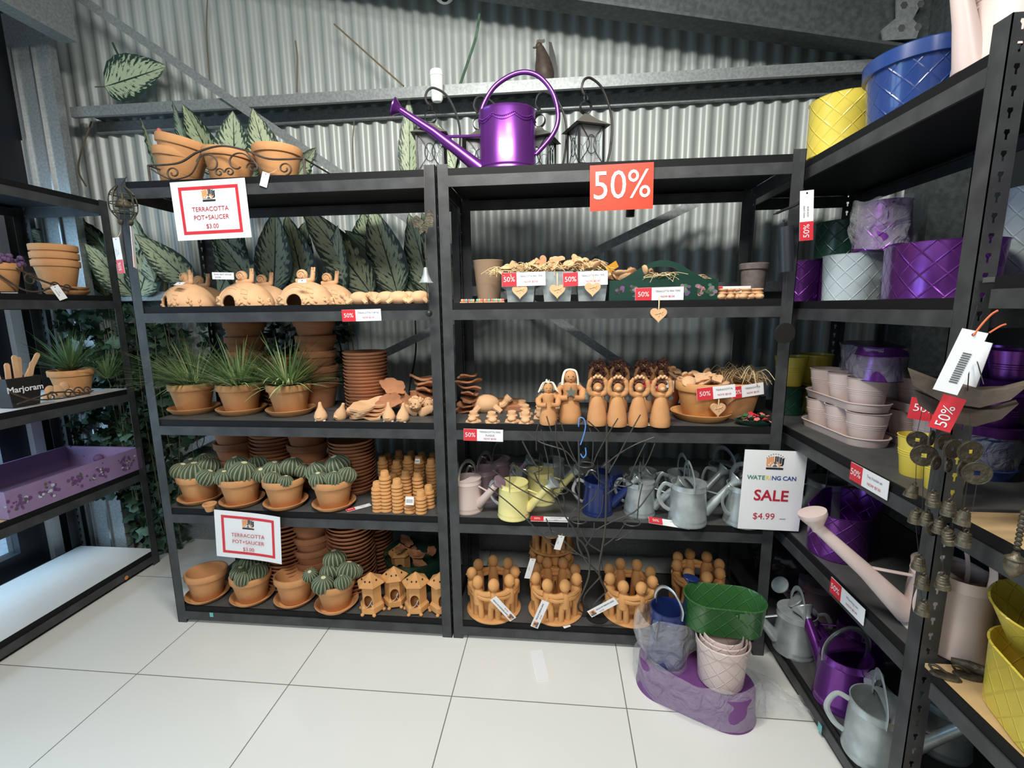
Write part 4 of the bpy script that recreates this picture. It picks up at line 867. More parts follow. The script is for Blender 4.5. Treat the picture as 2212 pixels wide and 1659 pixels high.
for k, (y, a, h) in enumerate(((-.045, -.1, .10), (-.02, .05, .08), (.005, .02, .11), (.025, .12, .10), (.035, .55, .13), (.045, .3, .08))):
    mb = MB(); mb.prism([(-.009, 0), (.009, 0), (.009, h), (.004, h+.008), (-.004, h+.008), (-.009, h)], -.003, .003, 'x'); o = tag(mb.build('terracotta_plant_label', 'terracotta_pale'), ('pale terracotta plant label standing in the Marjoram planter, %s from the left' % ORD[k].replace('lowest', 'first')), 'plant label', 'plant labels in the Marjoram planter'); o.location = (-.60+.01*(k % 3-1), .015+y, 1.05); o.rotation_euler = (-a, 0, 0)
c = Vector((-.63, .27, .958)); pot('wide terracotta pot of the spiky palm on the left shelving', c, sc=1.0)
def palm(lab, p, seed, n, L, hu):
    t = thing('spiky_palm', lab, 'artificial plant', p); r_ = random.Random(seed); mb = MB()
    for k in range(n):
        a = r_.uniform(0, 2*PI); d = Vector((math.cos(a), math.sin(a), 0)); blade(mb, (d.x*.01, d.y*.01, 0), d, r_.uniform(*L), r_.uniform(.1, 1.3), r_.uniform(.004, .007), r_.uniform(.1, .6), min(1, max(0, r_.gauss(hu, .15))))
    mb.build('fronds', 'grass', t)
palm('spiky dark green palm in the terracotta pot on the left shelving', (-.63, .27, 1.07), 11, 170, (.12, .24), .15)
palm('spiky brownish-green palm drooping over the left shelf edge', (-.545, .36, 1.02), 12, 110, (.08, .17), .25)
mb = MB(); [mb.ball((0, y, z), r, 12, 8, (.35, 1, 1)) for y, z, r in ((0, .03, .03), (.03, .045, .024), (-.03, .04, .022), (.05, .02, .02), (-.045, .015, .018))]; o = tag(mb.build('flower_plaque', 'terracotta_pale'), 'pale terracotta flower shape leaning between the Marjoram planter and the palm', 'ornament'); o.location = (-.56, .14, .965)
t = thing('iron_planter_stand', 'low brown iron stand with scrolls in front of the Marjoram planter', 'pot holder', (-.52, .10, .958))
mb = MB(); mb.tube(spline([(0, -.17, .075), (0, -.10, .03), (0, 0, .012), (0, .10, .010), (0, .16, .02)], 6), .0035, 6); mb.tube(spline([(0, -.15, .02), (0, -.02, .04), (0, .06, .03), (0, .14, .008)], 6), .0035, 6); mb.build('bar', 'iron_brown', t)
for c_, r in ((-.02, .022), (.05, .020), (.09, .024), (.13, .018)): mb = MB(); mb.tube([(0, c_+x, .026+z) for x, _, z in scroll((0, 0), r, 1.2, 0, 1)], .003, 6); mb.build('scroll', 'iron_brown', t)
# fourth shelf: lilac tray with painted violets
t = thing('wooden_tray', 'lilac painted wooden tray with violet posies on the left shelving', 'tray', (-.70, .10, .538))
x0, x1, y0, y1, h = -.225, .20, -.265, .335, .112
for nm, bx_ in (('tray_side', (x1-.010, x1, y0, y1, 0, h)), ('tray_side', (x0, x0+.010, y0, y1, 0, h)), ('tray_end', (x0+.01, x1-.01, y1-.01, y1, 0, h)), ('tray_end', (x0+.01, x1-.01, y0, y0+.010, 0, h)), ('tray_base', (x0+.01, x1-.01, y0+.01, y1-.01, 0, .008))):
    MB().box(*bx_).build(nm, 'lilac_paint', t)
r_ = random.Random(9); mbs = {}
for c_ in (-.22, -.11, .01, .12, .25):
    mb = MB()
    for k in range(26):
        y, z = c_+r_.gauss(0, .022), .056+r_.gauss(0, .014); mt = r_.choice(['purple_flower', 'purple_dull', 'purple_flower', 'purple_flower', 'paleblue', 'stem']); mb.m(mt)
        s = r_.uniform(.004, .008); mb.prism([(y+math.cos(2*PI*j/6)*s, z+math.sin(2*PI*j/6)*s) for j in range(6)], x1, x1+.0006+.0001*k, 'x')
    mb.build('painted_posy', None, t)
mb = MB(); mb.ball((-.02, .31, .055), .022, 8, 6); mb.ball((.09, .31, .06), .018, 8, 6); mb.build('painted_knob', 'purple_flower', t)
t = tag(MB().lathe([(0, 0), (.010, 0), (.010, .001), (0, .001)], 20).build('round_sticker', 'sticker_orange'), 'small round orange sticker on the left shelving bottom rail', 'sticker'); t.location = atx(273, 1248, -.493); t.rotation_euler = (0, R(90), 0)
# ================================================================ TOP OF THE RIGHT BAY
t = thing('watering_can', 'large shiny purple watering can with beaded scallop rim on the top shelf', 'watering can', (1.457, .14, Z1))
mb = MB(); mb.lathe([(0, 0), (.103, 0), (.106, .004), (.106, .022), (.104, .026), (.1065, .030), (.104, .034), (.101, .215), (.104, .222), (.101, .226), (.097, .222), (.099, .034), (0, .01)], 64, 1, .78); mb.build('can_body', 'purple', t)
mb = MB()
for k in range(8):
    for j in range(13):
        a = -PI+.35+(k*13+j)*2*PI/104; zz = .196-.012*math.sin(PI*j/12); x, y = math.cos(a)*.1035, math.sin(a)*.1035*.78
        mb.ball((x, y, zz), .0026, 6, 4)
    mb.tube([(math.cos(-PI+.35+(k*13+j)*2*PI/104)*.103, math.sin(-PI+.35+(k*13+j)*2*PI/104)*.103*.78, .188-.014*math.sin(PI*j/12)) for j in range(14)], .0022, 5)
mb.build('beaded_scallops', 'purple', t)
mb = MB(); mb.tube(spline([(-.100, 0, .195), (-.088, 0, .25), (-.04, 0, .315), (.04, 0, .352), (.11, 0, .34), (.165, 0, .28), (.185, 0, .20), (.165, 0, .14), (.104, 0, .075)], 8), .0085, 12); mb.build('handle', 'purple', t)
mb = MB(); sp_ = [(-.100, -.01, .03), (-.18, -.02, .092), (-.27, -.03, .16), (-.385, -.04, .235)]; mb.tube(sp_, [.026, .020, .016, .011], 20); mb.build('spout', 'purple', t)
mb = MB(); mb.lathe([(.010, -.02), (.011, 0), (.026, .018), (.033, .024), (.033, .028), (0, .034)], 24); o = mb.build('rose', 'purple', t); o.location = (-.385, -.04, .235); o.rotation_euler = (R(12), R(-68), 0)
mb = MB(); mb.tube([(-.100, -.01, .145), (-.245, -.025, .143)], .0055, 8); mb.build('spout_brace', 'purple', t)
def lantern():
    t = thing('hanging_lantern', 'x', 'lantern'); w = .046
    mb = MB(); mb.box(-w-.006, w+.006, -w-.006, w+.006, .012, .020); mb.box(-w, w, -w, w, .020, .03)
    for sx in (-1, 1):
        for sy in (-1, 1): mb.ball((sx*w, sy*w, .007), .007, 8, 6)
    mb.build('base_tray', 'wire_black', t)
    for sx in (-1, 1):
        for sy in (-1, 1): mb = MB(); mb.box(sx*w-.003, sx*w+.003, sy*w-.003, sy*w+.003, .03, .155); mb.build('corner_post', 'wire_black', t)
    for k in range(4):
        T = Matrix.Rotation(k*PI/2, 4, 'Z'); mb = MB(); mb.at(T)
        for s in (-1, 1): mb.tube(spline([(s*.040, -w, .035), (s*.012, -w, .075), (s*.010, -w, .105), (s*.040, -w, .150)], 5), .0016, 5)
        mb.tube([(math.cos(a)*.018, -w, .09+math.sin(a)*.03) for a in [2*PI*j/20 for j in range(21)]], .0014, 5); mb.tube([(-w, -w, .152), (w, -w, .152)], .0025, 6); mb.build('side_scrollwork', 'wire_black', t)
        mb = MB(); mb.at(T); mb.box(-w+.003, w-.003, -w+.004, -w+.0055, .032, .152); mb.build('pane', 'glass', t)
    mb = MB(); v = [mb.V((x*(w+.018), y*(w+.018), .152)) for x, y in ((-1, -1), (1, -1), (1, 1), (-1, 1))]; m_ = [mb.V((x*(w*.62), y*(w*.62), .178)) for x, y in ((-1, -1), (1, -1), (1, 1), (-1, 1))]; u = [mb.V((x*.008, y*.008, .200)) for x, y in ((-1, -1), (1, -1), (1, 1), (-1, 1))]
    for A_, B in ((v, m_), (m_, u)):
        for k in range(4): mb.F((A_[k], A_[(k+1) % 4], B[(k+1) % 4], B[k]), flat=True)
    mb.F(u, flat=True); mb.F(v[::-1], flat=True); mb.build('roof', 'lantern_roof', t)
    mb = MB(); mb.tube([(math.cos(a)*.021, 0, .222+math.sin(a)*.021) for a in [2*PI*j/24 for j in range(25)]], .009, 6, flat_=(1, .12)); mb.build('top_loop', 'wire_black', t)
    mb = MB(); mb.tube([(math.cos(a)*.007, 0, .252+math.sin(a)*.010) for a in [2*PI*j/14 for j in range(15)]], .0014, 5); mb.build('ring', 'wire_black', t)
    mb = MB(); mb.tube(spline([(-.004, .0, .262), (-.010, 0, .268), (-.016, 0, .285), (-.006, 0, .310), (.020, 0, .316), (.065, 0, .285), (.100, 0, .20), (.098, 0, .10), (.072, 0, .004)], 8), .0042, 8); mb.tube([(-.004, 0, .262), (.002, 0, .266), (-.002, 0, .272), (-.008, 0, .268)], .003, 6); mb.tube([(.072, .0, .004), (.02, .0, .004)], .004, 6); mb.build('shepherd_hook', 'wire_black', t)
    return t
for (px, Y_, rz, lab) in ((934, .17, .1, 'furthest left, above the middle post'), (1036, .26, .2, 'directly behind the purple can, left of its body'), (1166, .26, -.3, 'peeking from behind the right of the purple can'), (1264, .16, .4, 'standing clear at the right of the purple can')):
    p = aty(px, 350, Y_); inst('lantern', lantern, 'black metal candle lantern on its hook, '+lab, (p.x, Y_, Z1), rz if px > 1200 else rz, 'black hook lanterns on the top shelf', 1.05)
# sensor, rooster
t = thing('motion_sensor', 'white cylindrical motion sensor clipped to the wall rail', 'sensor', (1.100, .548, 2.325)); mb = MB(); mb.lathe([(0, -.070), (.020, -.070), (.026, -.060), (.030, .03), (.0305, .035)], 24, 1, .7); mb.build('sensor_body', 'white_plastic', t)
mb = MB(); mb.lathe([(.0305, .036), (.0295, .055), (.025, .062), (0, .064)], 24, 1, .7); mb.build('lens_cap', 'white_paint', t)
t = thing('dome_sensor', 'white round sensor cut by the top edge of the picture', 'sensor', aty(960, -12, .66)); mb = MB(); mb.ball((0, 0, 0), .045, 20, 12, (1, .8, .8)); mb.build('housing', 'white_plastic', t); mb = MB(); mb.ball((.004, -.02, -.018), .022, 14, 9); mb.build('lens', 'hole', t)
t = thing('rooster_ornament', 'rusty brown metal rooster perched on the wall rail', 'ornament', (1.575, .635, 2.337))
mb = MB(); mb.tube(spline([(.01, 0, .0), (.008, -.004, .03), (.002, -.006, .06), (-.004, -.008, .10), (-.012, -.010, .135), (-.018, -.010, .152)], 4), rad(21, [.026, .036, .041, .042, .038, .031, .024, .019, .015]), 16); b_ = mb.build('rooster_body', 'iron_brown', t)
mb = MB(); mb.ball((-.020, -.010, .155), .016, 12, 8); mb.ball((-.038, -.012, .150), .006, 8, 6, (1.8, .7, .7)); mb.build('head', 'iron_brown', t)
mb = MB(); [mb.ball((-.026+k*.009, -.010, .174+.002*(k % 2)), .007, 8, 6, (.8, .5, 1.2)) for k in range(4)]; mb.build('comb', 'grey_brown', t)
mb = MB(); [mb.ball((-.030, -.012, .137-.012*k), .006, 8, 6, (.8, .7, 1.5)) for k in range(2)]; mb.build('wattle', 'wing_grey', t)
mb = MB(); mb.prism([(.030, .0), (.058, .0), (.064, .06), (.052, .12), (.036, .172), (.024, .176), (.026, .10)], -.002, .008, 'y'); mb.build('tail', 'wire_black', t)
# 50% sign
t = thing('discount_sign', 'orange-red laminated sign reading 50% in large white figures on the top shelf edge', 'sign', (1.853, -.014, 1.730)); t.rotation_euler = (0, R(-.8), 0)
mb = MB(); mb.box(-.104, .104, 0, .0012, -.073, .073); mb.build('laminated_sheet', 'orange_red', t); text('50%', .128, 'paper', t, (0, -.0015, .003), name='large_figures', sx=.90)
# ================================================================ SECOND SHELF, RIGHT BAY
def tin():
    o = MB()
    w0, w1, h = .047, .057, .108; b0 = [o.V((x*w0, y*w0, 0)) for x, y in ((-1, -1), (1, -1), (1, 1), (-1, 1))]; t0 = [o.V((x*w1, y*w1, h)) for x, y in ((-1, -1), (1, -1), (1, 1), (-1, 1))]; t1 = [o.V((x*(w1-.003), y*(w1-.003), h)) for x, y in ((-1, -1), (1, -1), (1, 1), (-1, 1))]; c0 = [o.V((x*(w0-.002), y*(w0-.002), .004)) for x, y in ((-1, -1), (1, -1), (1, 1), (-1, 1))]
    o.F(b0[::-1], flat=True); o.F(c0, flat=True)
    for a, b_ in ((b0, t0), (t0, t1), (t1, c0)):
        for k in range(4): o.F((a[k], a[(k+1) % 4], b_[(k+1) % 4], b_[k]), flat=True)
    r_ = o.build('galvanised_tin', 'zinc_can'); tag(r_, 'x', 'planter'); return r_
TX = (1.507, 1.641, 1.765)
for x, lab in zip(TX, ('left', 'middle', 'right')): inst('tin', tin, f'square galvanised tin of terracotta pieces, {lab} of three', (x, .088, Z2), 0, 'square tins on the second shelf')
def straw(lab, p, rx, ry, n, seed, mt='straw', zr=.03, name='straw_filling'):
    r_ = random.Random(seed); mb = MB()
    for k in range(n):
        a = r_.uniform(0, 2*PI); c = Vector((r_.uniform(-rx, rx), r_.uniform(-ry, ry), r_.uniform(0, zr*.6))); d = Vector((math.cos(a), math.sin(a), 0)); L_ = r_.uniform(.02, .055)
        mb.tube(spline([c-d*L_, c+Vector((0, 0, r_.uniform(.0, zr))), c+d*L_+Vector((0, 0, r_.uniform(-.02, .02)))], 3), r_.uniform(.0007, .0016), 4)
    o = tag(mb.build(name, mt), lab, 'straw', None, 'stuff'); o.location = p; return o
def biscuit(k):
    mb = MB()
    if k == 0: mb.ball((0, 0, 0), .020, 14, 8, (1, 1, .28))
    elif k == 1: mb.prism([(math.sin(a)**3*.020, (13*math.cos(a)-5*math.cos(2*a)-2*math.cos(3*a)-math.cos(4*a))*.00125) for a in [2*PI*j/28 for j in range(28)]], -.004, .004)
    else: mb.ball((0, 0, 0), .019, 14, 8, (1.35, .8, .3))
    return tag(mb.build('terracotta_mini_piece', 'terracotta_pale'), 'x', 'ornament')
def pile(n, c, rx, ry, z0, dz, lab, grp, seed, sc=1, mt='p'):
    r_ = random.Random(seed)
    for i in range(n):
        k = r_.randrange(3); x = c[0]+r_.uniform(-rx, rx); y = c[1]+r_.uniform(-ry, ry); u = 1-((x-c[0])/rx)**2*.6
        inst('bis%d%s' % (k, mt), lambda: biscuit(k), lab, (x, y, z0+dz*u*r_.uniform(.2, 1)), 0, grp, sc*r_.uniform(.85, 1.15), (r_.uniform(-.7, .9)+.3, r_.uniform(-.7, .7), r_.uniform(0, 6)))
straw('pale straw spilling from the three square tins', (1.635, .085, Z2+.105), .18, .055, 230, 3)
straw('loose straw spilling off the left side of the left tin', (1.43, .05, Z2+.10), .018, .02, 30, 4, zr=.02)
pile(52, (1.635, .09), .18, .05, Z2+.112, .045, 'pale terracotta mini piece piled in straw on the square tins', 'mini pieces in the square tins', 5, 1.15)
t = tag(MB().box(-.022, .022, -.001, .001, -.012, .012).build('orange_ribbon', 'amber_ribbon'), 'crumpled orange ribbon at the right end of the straw pile', 'ribbon'); t.location = aty(1322, 577, .04); t.rotation_euler = (R(15), R(-32), R(10))
def heart(lab, p, sc=1, L_=.05, rz=0):
    t = thing('heart_pendant', lab, 'ornament', p, rz)
    mb = MB(); mb.prism([(math.sin(a)**3*.028, (13*math.cos(a)-5*math.cos(2*a)-2*math.cos(3*a)-math.cos(4*a))*.00175) for a in [2*PI*j/36 for j in range(36)]], -.005, .005, 'y'); o = mb.build('heart', 'terracotta_pale', t)
    bv = o.modifiers.new('b', 'BEVEL'); bv.width = .003; bv.segments = 3
    mb = MB(); mb.tube(spline([(-.014, -.005, .010), (-.006, -.006, .002), (.006, -.006, .006), (.013, -.005, -.002)], 5), .0018, 5); [mb.ball((x, -.005, z), r, 8, 6, (1.5, .4, .8), Matrix.Rotation(q, 3, 'Y')) for x, z, r, q in ((-.011, .002, .0045, .6), (.010, .007, .0045, -.5), (.0, -.004, .004, 1.2))]; mb.build('relief', 'terracotta_pale', t)
    mb = MB(); mb.tube(spline([(0, -.002, .012), (0, -.004, .012+L_*.5), (0, .003, .012+L_)], 4), .0022, 6); mb.build('raffia_loop', 'rope', t); t.scale = (sc,)*3; return t
heart('terracotta heart hanging on raffia in front of the left square tin', (1.507, .018, Z2+.040))
heart('terracotta heart hanging on raffia in front of the middle square tin', (1.641, .018, Z2+.040))
heart('terracotta heart hanging on raffia in front of the right square tin', (1.765, .014, Z2+.045))
heart('terracotta heart dangling below the shelf edge under the green trug', (1.990, -.012, 1.308))
price_label('50% TERRACOTTA MINI ITEMS card on the left square tin', aty(1131, 603, .012), .156, .048, (0, R(-1), 0), ('TERRACOTTA MINI ITEMS', 'NOW $0.50'))
price_label('50% TERRACOTTA MINI ITEMS card on the right square tin', aty(1264, 602, .012), .156, .048, (0, R(-2), 0), ('TERRACOTTA MINI ITEMS', 'NOW $0.50'))
t = thing('wooden_trug', 'dark green wooden trug painted with pansies, full of terracotta pieces', 'trug', (2.012, .12, Z2))
for b_ in ((-.187, .187, -.088, -.080, 0, .073), (-.187, .187, .080, .088, 0, .073), (-.187, -.179, -.08, .08, 0, .073), (.179, .187, -.08, .08, 0, .073), (-.18, .18, -.08, .08, 0, .006)): MB().box(*b_).build('trug_board', 'green_dark', t)
def top_(x): return .066+.075*max(0, math.sin(PI*((x+.179)/.358)))**1.7
mb = MB(); O = []; I = []; zc_ = .105
for k in range(64):
    a = 2*PI*k/64; d = .005
    while abs(math.cos(a)*d) < .179 and .05 < zc_+math.sin(a)*d < top_(math.cos(a)*d): d += .0008
    O.append((math.cos(a)*d, zc_+math.sin(a)*d)); I.append((math.cos(a)*.052, zc_+math.sin(a)*.015))
F = [[mb.V((x, y, z)) for x, z in L_] for y in (-.066, -.058) for L_ in (O, I)]
for k in range(64):
    j = (k+1) % 64
    for A_, B in ((F[0], F[1]), (F[1], F[3]), (F[3], F[2]), (F[2], F[0])): mb.F((A_[k], A_[j], B[j], B[k]), flat=True)
mb.build('handle_board', 'green_dark', t)
r_ = random.Random(8)
for cx_, pal in ((-.15, ('purple_flower', 'wire_black', 'ivy')), (-.10, ('mauve', 'purple_flower', 'ivy')), (.075, ('mauve', 'purple_flower', 'ivy_pale')), (.125, ('mauve', 'rose_pink', 'ivy')), (.165, ('ivy_pale', 'ivy', 'mauve'))):
    mb = MB()
    for k in range(16):
        mb.m(pal[k % 3]); a = r_.uniform(0, 6.3); x, z, s = cx_+math.cos(a)*.016*r_.random(), .038+math.sin(a)*.022*r_.random(), r_.uniform(.005, .009); mb.prism([(x+math.cos(2*PI*j/7)*s, z+math.sin(2*PI*j/7)*s*.8) for j in range(7)], -.0886-.00005*k, -.088, 'y')
    mb.build('painted_pansy', None, t)
straw('pale straw and shavings spilling over the green trug', (2.03, .145, Z2+.062), .15, .045, 150, 6, zr=.025)
straw('pale straw strands trailing from the slot of the green trug', (2.01, .038, Z2+.078), .05, .006, 16, 16, zr=.02)
pile(22, (1.92, .12), .09, .07, Z2+.07, .05, 'terracotta mini piece in the left half of the green trug', 'mini pieces in the green trug', 7, 1.15)
pile(14, (2.10, .13), .07, .05, Z2+.06, .03, 'terracotta mini piece in the right half of the green trug', 'mini pieces at the right of the green trug', 12, 1.1)
price_label('50% TERRACOTTA MINI ITEMS card on the front of the green trug', aty(1424, 635, .028), .166, .046, (0, R(-1), 0), ('TERRACOTTA MINI ITEMS', 'NOW $0.50'))
price_label('price card half hidden behind the terracotta booties', aty(1582, 628, .10), .125, .032, (0, 0, 0), ('Terracotta Boots', '$'), frac=.22, pct='%')
p = aty(1055, 650, .15); t = thing('tall_brown_pot', 'tall plain brown planter at the left of the second shelf', 'plant pot', (p.x, .17, Z2)); mb = MB(); mb.lathe([(0, 0), (.043, 0), (.058, .158), (.060, .162), (.057, .164), (.053, .160), (.04, .008), (0, .006)], 36); mb.build('pot_body', 'brown_pot', t)
mb = MB(); mb.lathe([(0, .155), (.053, .154)], 20); mb.build('filling', 'terracotta_shaded', t)
p = aty(1655, 650, .2); t = tag(MB().lathe([(0, 0), (.038, 0), (.044, .108), (.050, .112), (.051, .130), (.047, .134), (.043, .128), (.036, .006), (0, .006)], 30).build('brown_grey_pot', 'grey_brown'), 'weathered grey-brown pot behind the right end of the second shelf', 'plant pot'); t.location = (2.372, .18, Z2)
def bootie(mt='terracotta_pale'):
    mb = MB(); mb.tube(spline([(0, .012, .0), (0, .012, .016), (0, .010, .036)], 4), [.015]*4+[.0135]*5, 12); mb.ball((0, -.010, .010), .015, 12, 8, (.95, 1.5, .72)); mb.tube([(math.cos(a)*.0155, .011+math.sin(a)*.0155, .022) for a in [2*PI*k/16 for k in range(17)]], .003, 6); mb.tube([(math.cos(a)*.015, .010+math.sin(a)*.015, .034) for a in [2*PI*k/16 for k in range(17)]], .0035, 6)
    return tag(mb.build('terracotta_bootie', mt), 'x', 'ornament')
for (px, py, Y_, rz, lab) in ((1562, 650, .03, -.4, 'first'), (1580, 650, .05, -.2, 'second'), (1594, 650, .08, 0, 'third'), (1612, 650, .03, -.7, 'fourth'), (1627, 650, .05, -.5, 'fifth'), (1642, 650, .04, -.1, 'sixth')):
    p = aty(px, 655, Y_); inst('boot', bootie, f'small terracotta bootie, {lab} from the left beside the trug', (p.x, Y_+.02, Z2), rz, 'booties on the second shelf', 1.05)
for k, (px, Y_) in enumerate(((1003, .03), (1018, .05), (1036, .03), (1052, .05), (1068, .03), (1082, .05))):
    p = aty(px, 655, Y_); t = thing('trinket_plaque', ('first', 'second', 'third', 'fourth', 'fifth', 'sixth')[k]+' tiny terracotta trinket from the left end of the second shelf', 'ornament', (p.x, Y_, Z2)); t['group'] = 'tiny trinkets on the second shelf'
    MB().box(-.014, .014, -.012, .012, 0, .005).build('plaque_base', 'terracotta_pale', t)
    for x in (-.008, 0, .008): m2 = MB(); m2.ball((x, 0, .010), .0055, 8, 6); m2.build('bead', ('rose_pink', 'teal_tape', 'terracotta_pale')[(k+int(x*125)) % 3], t)
# ================================================================ THIRD SHELF, RIGHT BAY
c = fb(1050, 893, Z3, .035); inst('turtle', turtle, 'large terracotta turtle with raised head at the left of the angel shelf', c, .25, None, 1.85)
t = thing('terracotta_plaque', 'flat rectangular terracotta plaque behind the large turtle', 'ornament', (1.395, .285, Z3)); t.rotation_euler = (R(12), 0, R(-4)); MB().box(-.10, .10, -.045, .045, 0, .030).build('slab', 'terracotta_shaded', t)
mb = MB(); [mb.ball((x, y, .030), r, 12, 7, (1.6, 1, .35)) for x, y, r in ((-.05, 0, .022), (-.01, .012, .02), (.04, -.005, .026), (.07, .015, .014), (-.075, .01, .014))]; mb.build('relief', 'terracotta_shaded', t)
def bootpair():
    t = thing('bootie_plaque', 'x', 'ornament'); mb = MB(); mb.lathe([(0, 0), (.028, 0), (.026, .006), (0, .007)], 5); mb.build('leaf_base', 'terracotta_pale', t)
    mb = MB(); mb.tube([(0, .004, .004), (0, .004, .020), (0, .002, .034)], [.017, .015, .014], 12); mb.ball((0, -.012, .012), .015, 12, 8, (1, 1.1, .7)); mb.tube([(math.cos(a)*.016, .003+math.sin(a)*.014, .020) for a in [2*PI*k/16 for k in range(17)]], .0035, 6); mb.build('bootie', 'terracotta_pale', t); return t
for (px, py, rz, lab) in ((1023, 913, -.2, 'in front of the turtle, left one'), (1063, 915, .3, 'in front of the turtle, right one'), (1106, 913, 0, 'left of the small group by the angels'), (1135, 916, .1, 'front right of the small group by the angels'), (1135, 898, .2, 'middle of the small group by the angels'), (1128, 887, .2, 'shaded, backmost of the small group by the angels'), (1167, 905, 0, 'half hidden left of the straw-haired angel'), (1168, 892, 0, 'shaded behind the straw-haired angel'), (1206, 905, 0, 'between the two haired angels')):
    c = fb(px, py, Z3, .02); inst('bp', bootpair, 'terracotta bootie on a base, '+lab, c, rz, 'bootie ornaments on the angel shelf', 1.15)
def angel(H_, hair, star, seed):
    t = thing('angel_figurine', 'x', 'figurine'); s = H_/.19
    mb = MB(); mb.lathe([(0, 0), (.038*s, 0), (.040*s, .004), (.039*s, .03*s), (.034*s, .06*s), (.027*s, .09*s), (.024*s, .105*s), (.028*s, .12*s), (.024*s, .135*s), (.010*s, .145*s), (0, .146*s)], 28); mb.build('robe', 'terracotta', t)
    for sx in (-1, 1): m2 = MB(); m2.tube(spline([(sx*.020*s, 0, .132*s), (sx*.042*s, -.004*s, .112*s), (sx*.038*s, -.020*s, .090*s), (sx*.010*s, -.032*s, .092*s)], 5), [.010*s]*5+[.0135*s]*6+[.010*s]*5, 10); m2.build('arm', 'terracotta', t)
    mb = MB(); mb.ball((0, -.002, .160*s), .021*s, 18, 12, (1, .95, 1.1)); h = mb.build('head', 'terracotta', t)
    m2 = MB(); m2.ball((0, -.023*s, .157*s), .0035*s, 7, 5); m2.ball((0, -.021*s, .148*s), .003*s, 7, 5, (1.3, .6, .8)); m2.build('nose_and_mouth', 'terracotta', h)
    for sx in (-1, 1): m2 = MB(); m2.ball((sx*.008*s, -.0205*s, .164*s), .002*s, 6, 4); m2.build('eye', 'hole', h)
    r_ = random.Random(seed); mb = MB()
    if hair == 'straw':
        for k in range(60):
            a = r_.uniform(-PI*.1, PI*1.1); L_ = r_.uniform(.035, .055)*s; d = Vector((math.cos(a), math.sin(a)*.6, 0)); mb.tube(spline([Vector((0, 0, .184*s)), Vector((0, 0, .186*s))+d*L_*.45, Vector((0, 0, .182*s-L_*.75))+d*L_*.85], 3), .0016*s, 5)
        for k in range(12): mb.tube([(0, 0, .182*s), (r_.uniform(-.01, .01), 0, .182*s+r_.uniform(.01, .018))], .0012, 4)
    else:
        for k in range(46):
            a = -PI*.12+PI*1.24*k/45; x, y = math.cos(a), math.sin(a); mb.tube(spline([(0, .0, .186*s), (x*.018*s, y*.018*s-.001, .181*s), (x*.026*s, y*.024*s, .160*s), (x*.029*s, y*.026*s, .132*s)], 4), .0032*s, 5)
    mb.build('hair', 'cotton' if hair != 'straw' else 'cotton', t)
    if star: m2 = MB(); m2.prism([((.021 if k % 2 == 0 else .009)*math.sin(PI*k/5)*s, .112*s+(.021 if k % 2 == 0 else .009)*math.cos(PI*k/5)*s) for k in range(10)], -.041*s, -.037*s, 'y'); m2.build('star', 'gold_star', t)
    for sx in (-1, 1): m2 = MB(); m2.ball((sx*.030*s, .020*s, .115*s), .018*s, 10, 7, (.8, .2, 1.3)); m2.build('wing', 'wing_grey', t)
    return t
c = fb(1184, 920, Z3, .034); inst('angelA', lambda: angel(.160, 'straw', False, 1), 'shorter terracotta angel with loose straw-coloured yarn hair', c, .1, None)
c = fb(1231, 916, Z3, .040); inst('angelB', lambda: angel(.205, 'bob', True, 2), 'tallest terracotta angel with pale bobbed hair holding a dark star', c, .05, None)
def arms_angel():
    t = thing('angel_figurine', 'x', 'figurine')
    mb = MB(); mb.lathe([(0, 0), (.035, 0), (.037, .004), (.036, .03), (.030, .065), (.021, .098), (.017, .108), (.020, .118), (.014, .126), (0, .128)], 26); mb.build('robe', 'terracotta', t)
    for sx in (-1, 1): m2 = MB(); m2.tube(spline([(sx*.006, -.006, .112), (sx*.026, -.008, .122), (sx*.032, -.010, .142), (sx*.027, -.012, .166), (sx*.020, -.012, .176)], 5), [.010]*10+[.0085]*6+[.006]*5, 10); m2.build('arm', 'terracotta', t)
    mb = MB(); mb.ball((0, -.006, .142), .0165, 16, 11); h = mb.build('head', 'terracotta', t); m2 = MB(); m2.ball((0, -.022, .140), .009, 10, 7, (1, .6, .8)); m2.build('muzzle', 'terracotta_pale', h)
    r_ = random.Random(6); mb = MB()
    for k in range(46): a = r_.uniform(-.3, PI+.3); ph = r_.uniform(.1, 1.5); mb.ball((math.cos(a)*.017*math.cos(ph), -.002+math.sin(a)*.017*math.cos(ph), .150+.016*math.sin(ph)), .0055, 7, 5)
    mb.build('curly_hair', 'hair_dark', t)
    mb = MB(); [mb.ball((x, -.012, z), .0055, 8, 6) for x, z in ((-.014, .178), (-.007, .184), (.007, .184), (.014, .178), (0, .180))]; mb.build('flower_garland', 'terracotta_pale', t)
    for sx in (-1, 1): m2 = MB(); [m2.ball((sx*(.026+.006*k), .014, .125-.013*k), .014-.002*k, 10, 7, (1, .2, 1)) for k in range(3)]; m2.build('wing', 'wing_grey', t)
    return t
for (px, py, lab) in ((1289, 922, 'first from the left'), (1332, 924, 'second from the left'), (1377, 924, 'third from the left'), (1425, 925, 'rightmost, beside the pot of hearts')):
    c = fb(px, py, Z3, .037); inst('angelC', arms_angel, 'terracotta angel with raised arms in the front row, '+lab, c, .02, 'raised-arm angels in front')
